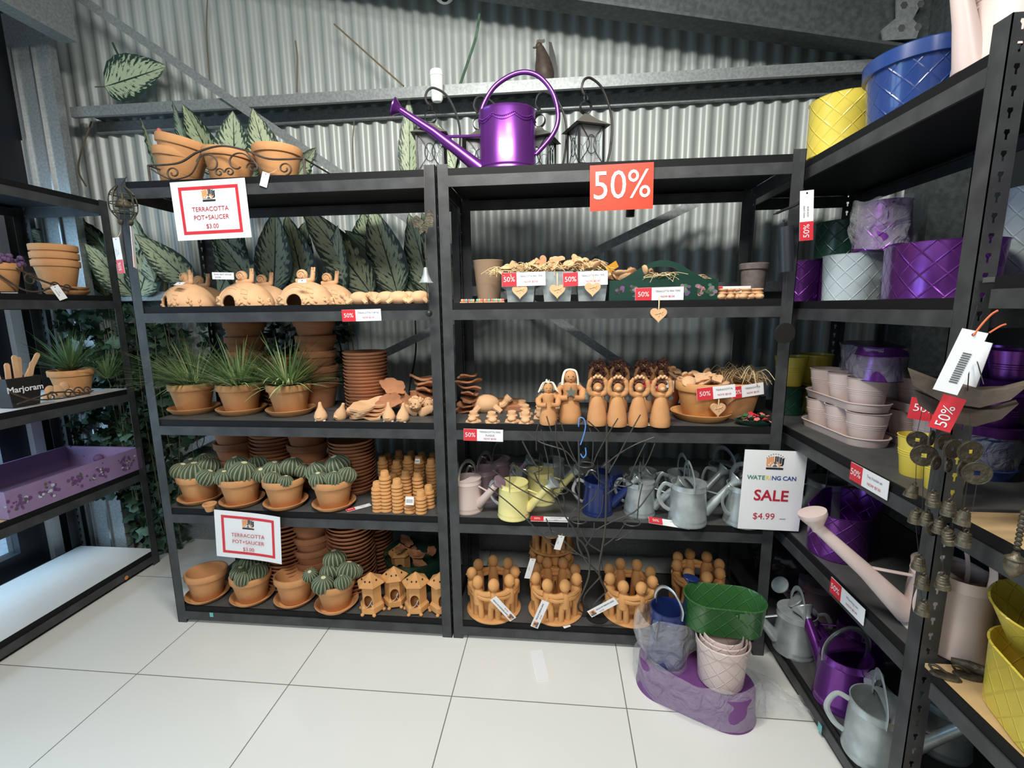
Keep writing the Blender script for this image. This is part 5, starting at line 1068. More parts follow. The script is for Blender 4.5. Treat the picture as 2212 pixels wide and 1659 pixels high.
def dark_angel():
    t = inst('angelC', arms_angel, 'x', (0, 0, 0)); r_ = random.Random(9); mb = MB()
    for k in range(120): a = r_.uniform(0, 2*PI); ph = r_.uniform(-.3, 1.45); q = r_.uniform(.6, 1); mb.ball((math.cos(a)*.044*math.cos(ph)*q, math.sin(a)*.030*math.cos(ph)*q, .162+.044*math.sin(ph)*q), .0060, 6, 4)
    mb.build('bushy_hair', 'hair_dark', t); return t
for (px, py, lab) in ((1300, 902, 'left'), (1345, 902, 'second'), (1400, 902, 'third'), (1440, 900, 'right')):
    c = fb(px, py, Z3, .037); inst('angelD', dark_angel, 'shaded terracotta angel with bushy dark curls in the back row, '+lab, (c.x-.01, c.y+.07, c.z), 0, 'dark-haired angels behind', 1.06)
# pots of hearts
c = fb(1512, 914, Z3, .085); saucer('wide saucer under the pot of terracotta hearts', c, sc=1.28, mt='terracotta_gold'); pot('terracotta pot heaped with hearts, 50% card on its front', (c.x, c.y, c.z+.008), sc=1.16, mt='terracotta_gold')
pile(26, (c.x, c.y-.01), .075, .065, Z3+.135, .040, 'pale terracotta heart heaped in the front pot', 'hearts in the front pot', 21, 1.15)
price_label('50% TERRACOTTA card tilted on the front pot of hearts', (c.x+.018, c.y-.104, Z3+.120), .135, .046, (0, R(-7), 0), ('TERRACOTTA', 'NOW $0.50'), frac=.42)
heart('terracotta heart hanging in front of the pot of hearts', (c.x+.03, c.y-.098, Z3+.058), 1.0, .04, .2)
heart('terracotta heart hanging between the two pots of hearts', (c.x+.09, c.y-.02, Z3+.085), 1.0, .04, -.4)
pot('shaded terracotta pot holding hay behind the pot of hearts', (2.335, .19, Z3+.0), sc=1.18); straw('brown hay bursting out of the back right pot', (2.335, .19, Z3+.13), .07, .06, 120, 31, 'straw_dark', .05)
straw('pale loose hay strands over the right side of the back pot', (2.38, .13, Z3+.13), .04, .02, 8, 32, 'straw', .06)
price_label('red and white card on the shaded pot of hay', (2.345, .090, Z3+.118), .12, .045, (0, R(-8), R(8)), ('TERRACOTTA', 'NOW $0.50'), frac=.3)
pot('dark terracotta pot of ovals at the back behind the raised-arm angels', (2.075, .30, Z3+.0), sc=1.18, mt='terracotta_shaded'); pile(16, (2.075, .30), .07, .05, Z3+.135, .04, 'dark oval terracotta piece in the rear pot', 'ovals in the rear pot', 41, 1.3)
price_label('shaded red 50% card on the rear pot', (2.045, .195, Z3+.115), .12, .045, (0, 0, 0), ('TERRACOTTA', 'NOW'), frac=.55)
t = thing('flower_dish', 'dark green dish of small pink and grey fabric flowers at the shelf end', 'dish', (2.362, .048, Z3)); mb = MB(); mb.lathe([(0, 0), (.045, 0), (.064, .014), (.066, .016), (.062, .015), (.044, .004), (0, .004)], 30, 1.15, .7); mb.build('dish', 'green_dark', t)
r_ = random.Random(2)
for k in range(26):
    mb = MB(); a0_ = r_.uniform(0, 6); [mb.ball((math.cos(a0_+j*1.26)*.006, math.sin(a0_+j*1.26)*.006, 0), .0055, 6, 4, (1, 1, .5)) for j in range(5)]; o = tag(mb.build('fabric_flower', ('rose_pink', 'wing_grey', 'red_print', 'hole', 'rose_pink', 'green_metal')[k % 6]), ('pink', 'grey', 'red', 'black', 'pink', 'green')[k % 6]+' fabric flower in the green dish', 'fabric flower', ('pink', 'grey', 'red', 'black', 'pink', 'green')[k % 6]+' flowers in the green dish'); o.location = (2.362+r_.uniform(-.05, .05), .048+r_.uniform(-.028, .028), Z3+.017+r_.uniform(0, .02)); o.rotation_euler = (r_.uniform(-.6, .6), r_.uniform(-.6, .6), 0)
price_label('red and white 50% TERRACOTTA MINI PLAQUE card on the third shelf edge', aty(1044, 940, -.006), .150, .046, (0, R(1), 0), ('TERRACOTTA MINI', 'PLAQUE', 'NOW $4.00'))
t = tag(MB().box(-.08, .075, -.02, .02, 0, .001).build('pink_slip', 'paper'), 'pale slip of paper lying under the raised-arm angels', 'paper slip'); t.location = (1.95, .025, Z3+.0006)
# ================================================================ FOURTH SHELF, RIGHT BAY: small watering cans
def small_can(body, handle='steel_bright', r=.060, h=.135, name='watering_can'):
    def mk():
        t = thing(name, 'x', 'watering can')
        mb = MB(); mb.lathe([(0, 0), (r*1.02, 0), (r*1.04, .004), (r*1.02, .008), (r*1.0, .016), (r*1.015, .019), (r*1.0, .022), (r*.92, h-.022), (r*.945, h-.018), (r*.92, h-.014), (r*.915, h-.002), (r*.94, h), (r*.90, h), (r*.89, h-.01), (r*.95, .012), (0, .010)], 40); mb.build('can_body', body, t)
        mb = MB(); a_ = [-PI/2+PI*k/16 for k in range(17)]; mb.prism([(math.cos(a)*r*.93, math.sin(a)*r*.93) for a in a_]+[(math.cos(a)*r*.10, math.sin(a)*r*.75) for a in a_[::-1]], h-.003, h+.001); mb.build('half_lid', body, t)
        mb = MB(); mb.tube(spline([(0, -r*.93, h-.016), (.0, -r*.93, h+.02), (-.002, -r*.62, h+.052), (-.003, 0, h+.068), (-.002, r*.62, h+.052), (0, r*.93, h+.02), (0, r*.93, h-.016)], 6), .0075, 8, flat_=(1, .25)); mb.build('top_handle', handle, t)
        mb = MB(); mb.tube(spline([(-r*.92, 0, h-.012), (-r*1.35, 0, h-.006), (-r*1.62, 0, h-.045), (-r*1.35, 0, h*.40), (-r*.98, 0, h*.28)], 6), .0065, 8, flat_=(.25, 1)); mb.build('back_handle', handle, t)
        mb = MB(); tip = Vector((r*2.35, 0, h*.98)); mb.tube([(r*.90, 0, h*.24), (r*1.5, 0, h*.55), tip], [.0185, .0145, .0115], 14); mb.build('spout', body, t)
        mb = MB(); mb.lathe([(.0115, -.008), (.012, 0), (.026, .018), (.028, .021), (.0275, .024), (0, .027)], 24); o = mb.build('rose', 'zinc_can' if body != 'pink' else 'mauve', t); o.location = tip; o.rotation_euler = (0, R(48), 0)
        mb = MB(); mb.tube([(r*.93, 0, h*.80), (r*1.72, 0, h*.70)], .0042, 8, flat_=(1, .6)); mb.build('spout_brace', body, t)
        return t
    return mk
cans = [('pinkcan', 'pink', 'steel_bright', (1012, 1113), .060, .135, -.45, 'small pale pink watering can at the left of the can shelf', 1), ('yelcan', 'yellow_pale', 'steel_bright', (1110, 1128), .060, .135, -.15, 'small pale yellow watering can at the shelf front', 1.03), ('blucan', 'blue', 'steel_bright', (1290, 1119), .060, .135, -.05, 'small dark blue watering can behind the wire tree', 1), ('zcan', 'zinc_can', 'zinc_can', (1380, 1121), .060, .135, -.25, 'galvanised watering can just right of the blue one', 1.0), ('zcan', 'zinc_can', 'zinc_can', (1483, 1142), .060, .135, .02, 'galvanised watering can in the very front, rose reaching to the sale sign', 1.14), ('zcan', 'zinc_can', 'zinc_can', (1602, 1143), .060, .135, .5, 'galvanised watering can half hidden by the sale sign', 1.12)]
for (key, b_, h_, (px, py), r0, hh, rz, lab, sc) in cans:
    c = fb(px, py, Z4, r0*sc); inst(key, small_can(b_, h_, r0, hh), lab, c, rz, None, sc)
bk = [('mauvecan', 'mauve', 'steel_bright', 1.335, .20, -.4, 'mauve watering can behind the pink one'), ('mauvecan', 'mauve', 'steel_bright', 1.375, .335, -.3, 'shaded mauve watering can at the very back left'), ('yelcan', 'yellow_pale', 'steel_bright', 1.575, .19, -.1, 'yellow watering can in the second row'), ('zcan', 'zinc_can', 'zinc_can', 1.62, .335, .1, 'galvanised watering can at the back behind the yellow ones'),
      ('blucan', 'blue', 'steel_bright', 1.86, .20, -.1, 'dark blue watering can in the second row'), ('zcan', 'zinc_can', 'zinc_can', 2.00, .22, 2.9, 'galvanised watering can in the second row with rose to the left'), ('zcan', 'zinc_can', 'zinc_can', 2.15, .17, .1, 'shaded galvanised watering can behind the front one'), ('zcan', 'zinc_can', 'zinc_can', 2.345, .28, .4, 'dark galvanised watering can at the back right by the post')]
for (key, b_, h_, x, y, rz, lab) in bk: inst(key, small_can(b_, h_), lab, (x, y, Z4), rz, None, 1.0 if x < 2.1 else 1.08)
c = atz(1187, 1127, Z4); price_label('50% price strip lying at the shelf edge under the wire tree', (c.x, .012, Z4+.002), .145, .028, (R(-75), 0, 0), ('WATERING CAN', 'NOW'), name='price_strip')
c = atz(1448, 1140, Z4); price_label('50% price strip angled on the shelf edge before the galvanised cans', (c.x, .004, Z4+.006), .15, .028, (R(-60), R(8), 0), ('WATERING CAN', 'NOW'), name='price_strip')
# sale sign
t = thing('sale_sign', 'white portrait sign WATERING CAN SALE $4.99 hung on the right-hand post', 'sign', (2.403, -.034, .684)); t.rotation_euler = (0, R(1.2), 0)
MB().box(-.105, .105, 0, .0012, -.1485, .1485).build('laminated_sheet', 'paper', t); logo(t, 0, .100, .058, -.0006)
for s, x, mt in (('W', -.078, 'ink_green'), ('A', -.061, 'ink_green'), ('T', -.047, 'ink_green'), ('E', -.034, 'ink_green'), ('R', -.021, 'ink_yellow'), ('I', -.011, 'ink_yellow'), ('N', .002, 'ink_blue'), ('G', .018, 'ink_blue'), ('CAN', .054, 'ink_blue')): text(s, .0215, mt, t, (x, -.001, .047), bold=True)
text('SALE', .056, 'ink_red', t, (-.002, -.001, -.020), bold=True); text('$4.99', .034, 'ink_red', t, (-.020, -.001, -.098)); text('#####', .007, 'ink_grey', t, (.045, -.001, -.104))
# ================================================================ BOTTOM SHELF, RIGHT BAY: figures in a circle
def friends():
    t = thing('figure_circle', 'x', 'candle holder'); RR = .082; N_ = 8
    mb = MB(); mb.lathe([(0, 0), (RR+.020, 0), (RR+.024, .006), (RR+.018, .011), (0, .012)], 48); mb.build('round_base', 'terracotta_gold', t)
    f = MB(); f.at(Matrix.Translation((0, -RR, .010)))
    for s in (-1, 1): f.tube([(s*.014, 0, 0), (s*.013, 0, .035), (s*.008, 0, .066)], [.012, .011, .014], 10)
    f.tube([(0, 0, .056), (0, 0, .085), (0, 0, .108), (0, 0, .120)], [.020, .021, .018, .010], 12)
    f.ball((0, -.002, .140), .0215, 16, 12, (1, .95, 1.15)); f.ball((0, -.022, .137), .003, 6, 5); f.T = Matrix.Identity(4)
    for s, z in ((-1, .110), (1, .096)):
        f.tube([(math.sin(s*a)*(RR+.008), -math.cos(a)*(RR+.008), z+.010-.010*math.sin(a/.95*PI)*.8) for a in [.12+.60*k/8 for k in range(9)]], [.0125, .012, .011, .011, .0105, .010, .010, .011, .009], 9)
    o = f.build('figure', 'terracotta_gold', t)
    for k in range(1, N_): c = o.copy(); C.objects.link(c); c.parent = t; c.rotation_euler = (0, 0, 2*PI*k/N_)
    return t
fr = [((1068, 1348), .15, 'leftmost terracotta ring of eight linked figures on the bottom shelf', 1.08), ((1200, 1352), .42, 'middle terracotta ring of linked figures at the shelf front', 1.08), ((1358, 1356), .33, 'right terracotta ring of linked figures, beside the blue can in plastic', 1.08)]
for (px, lab_r, lab, sc) in [(a, b_, c_, d) for a, b_, c_, d in fr]:
    c = fb(px[0], px[1], Z5, .105); inst('friends', friends, lab, c, lab_r, None, sc)
inst('friends', friends, 'far right ring of linked figures showing above the green trough', (2.245, .22, Z5), .1, None, 1.08)
inst('friends', friends, 'back ring of linked figures, lower of two stacked behind the middle ring', (1.62, .312, Z5), .2, None, 1.0)
inst('friends', friends, 'back ring of linked figures, upper of two stacked behind the middle ring', (1.62, .31, Z5+.176), .5, None, .98)
ft = [((1087, 1315), 58, -.15, 'POINT BURNING NO STAND', -38, 'tag on the left ring of figures, sloping down to the right', .125), ((1166, 1327), 0, 0, 'CIRCLE OF FRIENDS LARGE', 20, 'tag on the middle ring of figures, hanging over the shelf edge', .135), ((1302, 1312), 0, 0, 'CIRCLE OF FRIENDS LARGE', 53, 'tag on the right ring of figures, sloping down to the left', .125)]
for (px, _, __, s, ang, lab, L_) in ft:
    p = aty(px[0], px[1], -.022); t = thing('price_tag', 'white shop '+lab, 'price tag', p); t.rotation_euler = (R(6), R(ang), 0); w = .031
    card(MB(), w, L_).build('card', None, t); text(s, .0068, 'ink_black', t, (-.004, -.002, .012), rot=(R(90), R(-90 if ang < 0 else -90), 0), bold=True); text('$15.00', .007, 'ink_red', t, (.008, -.002, -.010), rot=(R(90), R(-90), 0))
    mb = MB(); mb.box(-w*.32, w*.32, -.0024, -.0013, -L_*.46, -L_*.28); mb.build('badge', 'ink_orange', t); mb = MB(); mb.box(w*.1, w*.32, -.0030, -.0024, -L_*.46, -L_*.28); mb.ball((-.002, -.0026, -L_*.36), .006, 8, 6, (1, .1, 1)); mb.build('badge_print', 'ink_grey', t)
    mb = MB(); mb.tube([(0, -.001, L_/2-.006), (.004, .01, L_/2+.012)], .0009, 5); mb.build('string', 'rope', t)
p = aty(1145, 1228, .05); hang_tag('shaded price tag hanging left of the middle ring of figures', p, .026, .085, (0, R(18), R(25)), ('CIRCLE',), red=0)
p = atz(1222, 1353, Z5); hang_tag('white tag lying on the shelf before the middle ring of figures', (p.x, p.y+.006, Z5+.002), .03, .03, (R(-86), 0, R(30)), (), red=0, hole=False)
# ================================================================ WIRE TREE in front of the bay
WT = [(2.6, [(497, 565), (502, 800), (497, 1130), (488, 1250), (500, 1340), (560, 1440), (620, 1500), (655, 1545)]), (3.0, [(700, 450), (697, 800), (690, 1170), (670, 1320), (648, 1450), (650, 1550), (700, 1650)]), (2.6, [(505, 1280), (545, 1330), (575, 1420), (570, 1540), (535, 1640)]), (1.7, [(120, 510), (230, 585), (395, 640), (470, 720)]), (2.0, [(95, 575), (150, 680), (200, 760)]),
      (1.6, [(268, 395), (310, 520), (380, 610), (420, 720), (470, 830), (500, 960)]), (1.5, [(335, 430), (335, 560), (365, 700), (365, 830)]), (1.5, [(215, 440), (195, 520), (195, 640)]), (1.5, [(228, 490), (255, 620), (278, 730), (280, 850)]), (1.6, [(370, 440), (410, 560), (450, 660), (490, 745)]), (1.6, [(565, 430), (620, 480), (690, 560)]), (1.4, [(575, 480), (600, 560), (598, 680), (590, 760)]), (1.6, [(780, 410), (700, 540), (620, 690), (600, 760)]), (1.6, [(940, 385), (870, 510), (780, 680), (710, 800)]), (1.9, [(1040, 545), (900, 600), (780, 670), (705, 730)]), (1.5, [(975, 590), (920, 700), (860, 840)]), (1.5, [(1045, 590), (980, 740), (900, 830)]),
      (2.2, [(175, 790), (230, 900), (320, 980), (400, 1110), (470, 1210), (503, 1290)]), (1.6, [(50, 750), (200, 870), (330, 960), (390, 1090)]), (1.7, [(-120, 780), (-10, 860), (100, 930), (240, 1000), (340, 1020)]), (1.6, [(-150, 900), (0, 1020), (110, 1120), (210, 1220), (330, 1330), (490, 1385)]), (1.8, [(360, 820), (400, 900), (505, 975)]), (1.6, [(600, 800), (640, 850), (690, 882)]), (1.7, [(840, 805), (780, 890), (705, 950)]), (1.7, [(635, 920), (600, 990), (510, 1065)]), (1.5, [(955, 880), (930, 1000), (918, 1130)]), (1.8, [(1070, 860), (1000, 960), (900, 1080), (760, 1140), (620, 1210)]), (1.8, [(835, 1160), (760, 1260), (675, 1325)]), (1.5, [(890, 1210), (800, 1270), (760, 1285)]), (1.7, [(610, 1160), (600, 1240), (545, 1330)]), (1.8, [(515, 1210), (560, 1300), (655, 1365)]), (1.9, [(395, 1290), (480, 1370), (560, 1415)]), (1.7, [(370, 920), (395, 1000), (395, 1090)]), (1.4, [(675, 960), (660, 1080), (620, 1140)]), (1.5, [(265, 1130), (310, 1240)]), (1.6, [(480, 1050), (430, 1130), (420, 1200)])]
t = thing('wire_tree_stand', 'tall dark wire tree with small rings standing in front of the watering cans', 'display stand', (1.75, .02, Z5)); T0 = Vector((1.75, .02, Z5)); r_ = random.Random(3)
def wpt(x, y, Y_): return aty(1100+x/3.319, 780+y/3.319, Y_)-T0
for i, (r0, pts) in enumerate(WT):
    y0 = -.055 if i < 3 else -.055-r_.uniform(-.01, .05); mb = MB(); q = []
    for k, (x, y) in enumerate(pts):
        f = k/(len(pts)-1); Y_ = (-.055 if i >= 3 else -.055)*f+y0*(1-f)
        if i < 3 and y > 1400: Y_ = -.055+(y-1400)*.00022
        q.append(wpt(x, y, Y_))
    mb.tube(spline(q, 5), r0*.0014, 6); mb.build('trunk_wire' if i < 3 else 'branch_wire', 'wire_grey', t)
for (x, y, r0) in ((545, 742, .030), (178, 775, .028), (365, 930, .028), (820, 875, .030), (500, 1140, .028), (878, 1155, .030), (305, 1245, .026)):
    c = wpt(x, y, -.075); mb = MB(); mb.tube([c+Vector((math.cos(a)*r0, math.sin(a)*r0, 0)) for a in [2*PI*k/28 for k in range(29)]],  .0022, 6); mb.build('ring', 'wire_grey', t)
mb = MB(); mb.lathe([(0, 0), (.045, 0), (.045, .004), (0, .005)], 24); o = mb.build('base_disc', 'wire_black', t); o.location = (.06, .05, 0)
mb = MB(); [mb.tube(spline(q, 5), .0030, 6) for q in ([wpt(700, 1650, 0), (.03, .02, .06), (.05, .04, .004)], [wpt(655, 1545, -.03), (.0, .02, .10), (.05, .05, .004)], [wpt(535, 1640, 0), (-.02, .03, .05), (.03, .05, .004)])]; mb.build('foot_wire', 'wire_grey', t)
for nm, pts in (('upper', [(497, 470), (503, 410), (535, 415), (547, 470), (530, 545), (510, 600)]), ('lower', [(546, 622), (550, 668), (530, 692), (512, 665)])): mb = MB(); mb.tube(spline([aty(1100+x/3.319, 780+y/3.319, -.062) for x, y in pts], 6), .0022, 7); tag(mb.build('blue_hook', 'blue_wire'), nm+' blue wire hook on the wire tree', 'hook')
hang_tag('small cream tag tied to a low ring of the wire tree', aty(1208, 1172, -.085), .026, .055, (0, R(18), R(20)), ('PRICE',), red=0, string=[(0, -.002, .035)])
# ================================================================ PILE ON THE FLOOR
def film(name, lab, pts_fn, nu, nv, loc, parent=None, closed=True):
    mb = MB(); g_ = [[mb.V(pts_fn(2*PI*i/nu, j/nv)) for i in range(nu)] for j in range(nv+1)]
    for j in range(nv):
        for i in range(nu): mb.F((g_[j][i], g_[j][(i+1) % nu], g_[j+1][(i+1) % nu], g_[j+1][i]))
    o = mb.build(name, 'film', parent); o.location = loc
    if lab: tag(o, lab, 'plastic bag')
    return o
def crumple(p, s=18, a=.008): p = Vector(p); return p+noise.noise_vector(p*s)*a
# purple trough lying in clear plastic
BC = fb(1437, 1446, .110, .060); PP = fb(1553, 1497, .112, .068); PA = math.atan2(PP.y-BC.y, PP.x-BC.x); PC = Vector(((BC.x+PP.x)/2+.008, (BC.y+PP.y)/2, 0))
t = thing('purple_trough', 'purple oval trough lying upside down in clear plastic on the floor', 'trough', (PC.x, PC.y, .109), PA); t.rotation_euler = (PI, 0, PA); mb = MB(); mb.lathe([(0, .002), (.088, .002), (.090, .006), (.095, .104), (.098, .108), (.094, .108), (.086, .010), (0, .008)], 56, stadium=.098); mb.build('trough_body', 'purple_dull', t)
film('plastic_wrap', 'clear crumpled plastic wrap around the purple trough', lambda a, v: crumple((math.cos(a)*(.215+.015*math.sin(3*a))*(1-.3*max(0, v-.6)), math.sin(a)*.115*(1-.3*max(0, v-.6)), .003+.128*v+.003), 16, .010), 72, 14, PC).rotation_euler = (0, 0, PA)
mb = MB(); n, m_ = 26, 12; g_ = []
for i in range(n+1):
    u = i/n; g_.append([mb.V(crumple((2.25+.24*u+.02*math.sin(v*9), -.20-.05*u+(v-.5)*.20*(1-.55*u), .012+.075*(1-u)**1.3*math.sin(PI*(.15+.7*v))+.008*math.sin(u*16+v*9)**2), 14, .016)) for v in [j/m_ for j in range(m_+1)]])
for i in range(n):
    for j in range(m_): mb.F((g_[i][j], g_[i+1][j], g_[i+1][j+1], g_[i][j+1]))
for k in range(len(mb.v)): mb.v[k] = (mb.v[k][0], mb.v[k][1], max(.002, mb.v[k][2]))
tag(mb.build('plastic_tail', 'film'), 'loose transparent plastic trailing to the right over the white tiles', 'plastic film')
# blue can in plastic
t = thing('watering_can', 'dark blue watering can in a clear plastic bag on the purple trough', 'watering can', BC, R(35)); t.scale = (.86, .86, .80)
mb = MB(); mb.lathe([(0, 0), (.074, 0), (.076, .004), (.074, .02), (.068, .20), (.070, .204), (.067, .208), (.066, .24), (.069, .244), (.064, .244), (.062, .23), (.07, .01), (0, .01)], 44); mb.build('can_body', 'blue', t)
mb = MB(); mb.tube(spline([(0, -.066, .225), (0, -.068, .27), (0, -.04, .315), (0, 0, .33), (0, .04, .315), (0, .068, .27), (0, .066, .225)], 6), .008, 8, flat_=(1, .3)); mb.build('top_handle', 'steel_bright', t)
mb = MB(); mb.tube(spline([(-.062, -.02, .215), (-.088, -.03, .21), (-.092, -.03, .16), (-.075, -.03, .12)], 6), .010, 8, flat_=(.3, 1)); mb.build('back_handle', 'steel_bright', t)
mb = MB(); mb.tube([(.065, 0, .06), (.10, 0, .20), (.125, 0, .31)], [.018, .013, .010], 14); mb.build('spout', 'blue', t)
mb = MB(); mb.lathe([(.010, -.01), (.011, 0), (.030, .022), (.033, .026), (.032, .030), (0, .034)], 24); o = mb.build('rose', 'blue', t); o.location = (.125, 0, .31); o.rotation_euler = (0, R(12), 0)
film('plastic_bag', 'clear crumpled plastic bag around the lower part of the blue can', lambda a, v: crumple((math.cos(a)*(.070+.018*math.sin(v*PI)+.02*v+.010*math.sin(5*a+v*6)), math.sin(a)*(.068+.018*math.sin(v*PI)+.008*math.sin(4*a)), .003+.165*v+.012*math.sin(3*a)*v), 20, .014), 60, 18, BC)
# nested pink pots standing on the purple trough and the green trough on top
for k in range(3): t = thing('embossed_pot', ('outer', 'middle', 'inner')[k]+' of three nested pale pink diamond-embossed pots on the purple trough', 'plant pot', (PP.x, PP.y, .113+.009*k), .3); t['group'] = 'nested pink pots'; r0 = .080-.0105*k; t.rotation_euler = (R(0), 0, .3); mb = MB(); mb.lathe([(0, 0), (r0*.86, 0), (r0*.88, .004), (r0*.98, .122), (r0*1.03, .125), (r0*1.05, .148), (r0*1.02, .151), (r0*.99, .146), (r0*.93, .120), (r0*.8, .008), (0, .008)], 48); mb.build('pot_body', 'pink_diamond', t)
G_ = aty(1567, 1330, -.115)
t = thing('oval_trough', 'green oval diamond-embossed trough balanced on the nested pink pots', 'trough', (PP.x+.016, PP.y+.055, .268), R(-4)); t.scale = (.88, .9, .9); t.rotation_euler = (R(0), R(1.0), R(-4))
mb = MB(); mb.lathe([(0, 0), (.070, 0), (.073, .003), (.0795, .112), (.083, .116), (.079, .118), (.076, .112), (.069, .005), (0, .004)], 72, stadium=.066); mb.build('trough_body', 'green_metal_diamond', t)
mb = MB(); mb.box(.030, .048, -.083, -.080, .085, .108); mb.ball((.022, -.083, .098), .005, 8, 6); mb.build('handle_bracket', 'green_metal', t)
mb = MB(); mb.lathe([(0, 0), (.045, 0), (.055, .11), (.05, .11), (.04, .006), (0, .006)], 28); t = tag(mb.build('black_pot', 'wire_black'), 'black pot lying behind the nested pink pots on the floor', 'plant pot'); t.location = (2.315, -.13, .056); t.rotation_euler = (R(-80), 0, R(60))
t = tag(MB().box(-.022, .022, -.075, .075, 0, .0022).build('tape_strip', 'paper'), 'torn strip of white tape stuck to the floor tile', 'tape'); c = atz(1166, 1436, 0); t.location = (c.x, c.y, .0003); t.rotation_euler = (0, 0, R(12))
# ================================================================ RIGHT SHELVING
def emb_pot(name, lab, loc, r, h, mt, rz=0, rim=None, taper=.9, stadium=0, rot=None, group=None, lid=False, cat='plant pot'):
    t = thing(name, lab, cat, loc, rz, group)
    if rot: t.rotation_euler = rot
    mb = MB(); P_ = [(0, 0), (r*taper, 0), (r*taper+.003, .003), (r, h-.004), (r+.003, h), (r-.001, h+.001), (r-.003, h-.004), (r*taper-.003, .006), (0, .005)]
    mb.lathe(P_, 64, stadium=stadium); mb.build('pot_body', mt+'_diamond' if mt+'_diamond' in M else mt, t)
    if rim: mb = MB(); mb.lathe([(r-.002, h-rim), (r+.007, h-rim+.002), (r+.009, h), (r+.004, h+.004), (r-.004, h+.002)], 56, stadium=stadium); mb.build('rolled_rim', mt, t)
    return t
def wrap(parent, r, h, z0=0, st=0, seed=0, a=.010):
    film('plastic_wrap', None, lambda an, v: crumple(((math.cos(an)*(r+.010+.006*math.sin(5*an+seed+v*4))*(1-.15*max(0, v-.7))+st*math.tanh(3*math.cos(an))), math.sin(an)*(r+.010+.006*math.sin(4*an+v*5))*(1-.15*max(0, v-.7)), z0+.004+h*v), 22, a), 56, 12, (0, 0, 0), parent)
def big_can(lab, loc, rz, r, h, mt, spout, rose_r=.03, handle=True, lid=True, rot=None):
    t = thing('watering_can', lab, 'watering can', loc, rz)
    if rot: t.rotation_euler = rot
    mb = MB(); mb.lathe([(0, 0), (r*1.0, 0), (r*1.02, .004), (r*.99, .010), (r*.90, h*.86), (r*.915, h*.87), (r*.90, h*.885), (r*.90, h), (r*.92, h+.003), (r*.87, h), (r*.87, h*.9), (r*.95, .010), (0, .008)], 48); mb.build('can_body', mt, t)
    if lid: mb = MB(); a_ = [-PI/2+PI*k/16 for k in range(17)]; mb.prism([(math.cos(a)*r*.91, math.sin(a)*r*.91) for a in a_]+[(math.cos(a)*r*.12, math.sin(a)*r*.7) for a in a_[::-1]], h-.002, h+.002); mb.build('half_lid', mt, t)
    (x1, z1, th) = spout; tip = Vector((x1, 0, z1)); mb = MB(); mb.tube([(r*.88, 0, h*.18), (r*.88+(x1-r*.88)*.45, 0, h*.18+(z1-h*.18)*.48), tip], [rose_r*.85, rose_r*.58, rose_r*.42], 18); mb.build('spout', mt, t)
    mb = MB(); mb.lathe([(rose_r*.4, -.01), (rose_r*.42, 0), (rose_r*.92, rose_r*.8), (rose_r, rose_r*.95), (rose_r*1.0, rose_r*1.25), (0, rose_r*1.35)], 28); o = mb.build('rose', mt, t); o.location = tip; o.rotation_euler = (0, R(th), 0)
    mb = MB(); mb.tube([(r*.90, 0, h*.80), (r*.88+(x1-r*.88)*.52, 0, h*.18+(z1-h*.18)*.55)], .006, 8, flat_=(1, .6)); mb.build('spout_brace', mt, t)
    if handle:
        mb = MB(); mb.tube(spline([(0, -r*.9, h-.01), (0, -r*.9, h+.04), (0, -r*.5, h+.085), (0, r*.5, h+.085), (0, r*.9, h+.04), (0, r*.9, h-.01)], 6), .009, 8, flat_=(1, .25)); mb.build('top_handle', mt, t)
        mb = MB(); mb.tube(spline([(-r*.9, 0, h-.01), (-r*1.5, 0, h-.01), (-r*1.8, 0, h*.65), (-r*1.4, 0, h*.35), (-r*.95, 0, h*.25)], 6), .009, 8, flat_=(.25, 1)); mb.build('back_handle', mt, t)
    return t
RT, R2, R3, R4, R5 = 1.81, 1.345, .895, .525, .078
emb_pot('embossed_pot', 'yellow diamond-embossed pot at the far end of the right top shelf', (2.560, .050, RT), .092, .175, 'yellow', .2, taper=.97)
emb_pot('embossed_pot', 'large blue diamond-embossed tub with rolled rim on the right top shelf', (2.600, -.225, RT), .118, .165, 'blue_royal', .2, rim=.035, taper=.86)
big_can('large pale pink watering can on the right top shelf, rose cut by the picture top', (2.635, -.455, RT), R(186), .105, .19, 'pink', (.150, .232, -40), .036)
# second shelf
emb_pot('embossed_pot', 'narrow shiny purple embossed pot behind the corner post', (2.590, .285, R2), .062, .155, 'purple', taper=.92)
emb_pot('oval_trough', 'pale blue-grey embossed trough on the right second shelf', (2.630, .02, R2), .080, .150, 'paleblue', R(20), stadium=.016, taper=.88, cat='trough')
emb_pot('embossed_pot', 'dark green embossed pot resting on stock behind the pale blue-grey trough', (2.72, .265, R2+.16), .088, .135, 'green_dark', taper=.97)
emb_pot('embossed_pot', 'upturned base pot in shade under the dark green pot', (2.72, .265, R2), .075, .158, 'purple', taper=.97)
t = emb_pot('embossed_pot', 'purple embossed pot in crinkled clear plastic on the pale blue-grey trough', (2.665, -.045, R2+.153), .066, .15, 'purple', taper=1.12); wrap(t, .075, .15, seed=1, a=.02)
t = emb_pot('oval_trough', 'big glossy purple diamond-embossed trough at the right of the second shelf', (2.635, -.330, R2), .112, .140, 'purple', R(70), stadium=.03, taper=.93, cat='trough')
mb = MB(); mb.tube(spline([(.138, -.035, .128), (.162, -.02, .118), (.172, 0, .095), (.162, .02, .118), (.138, .035, .128)], 6), .008, 8, flat_=(1, .4)); mb.tube([(.138, 0, .125), (.152, 0, .120)], .010, 10); mb.build('trough_handle', 'purple', t)
t = emb_pot('embossed_pot', 'tall pale blue embossed pot standing behind the big purple trough', (2.835, -.35, R2+.0), .070, .27, 'paleblue', taper=.95)
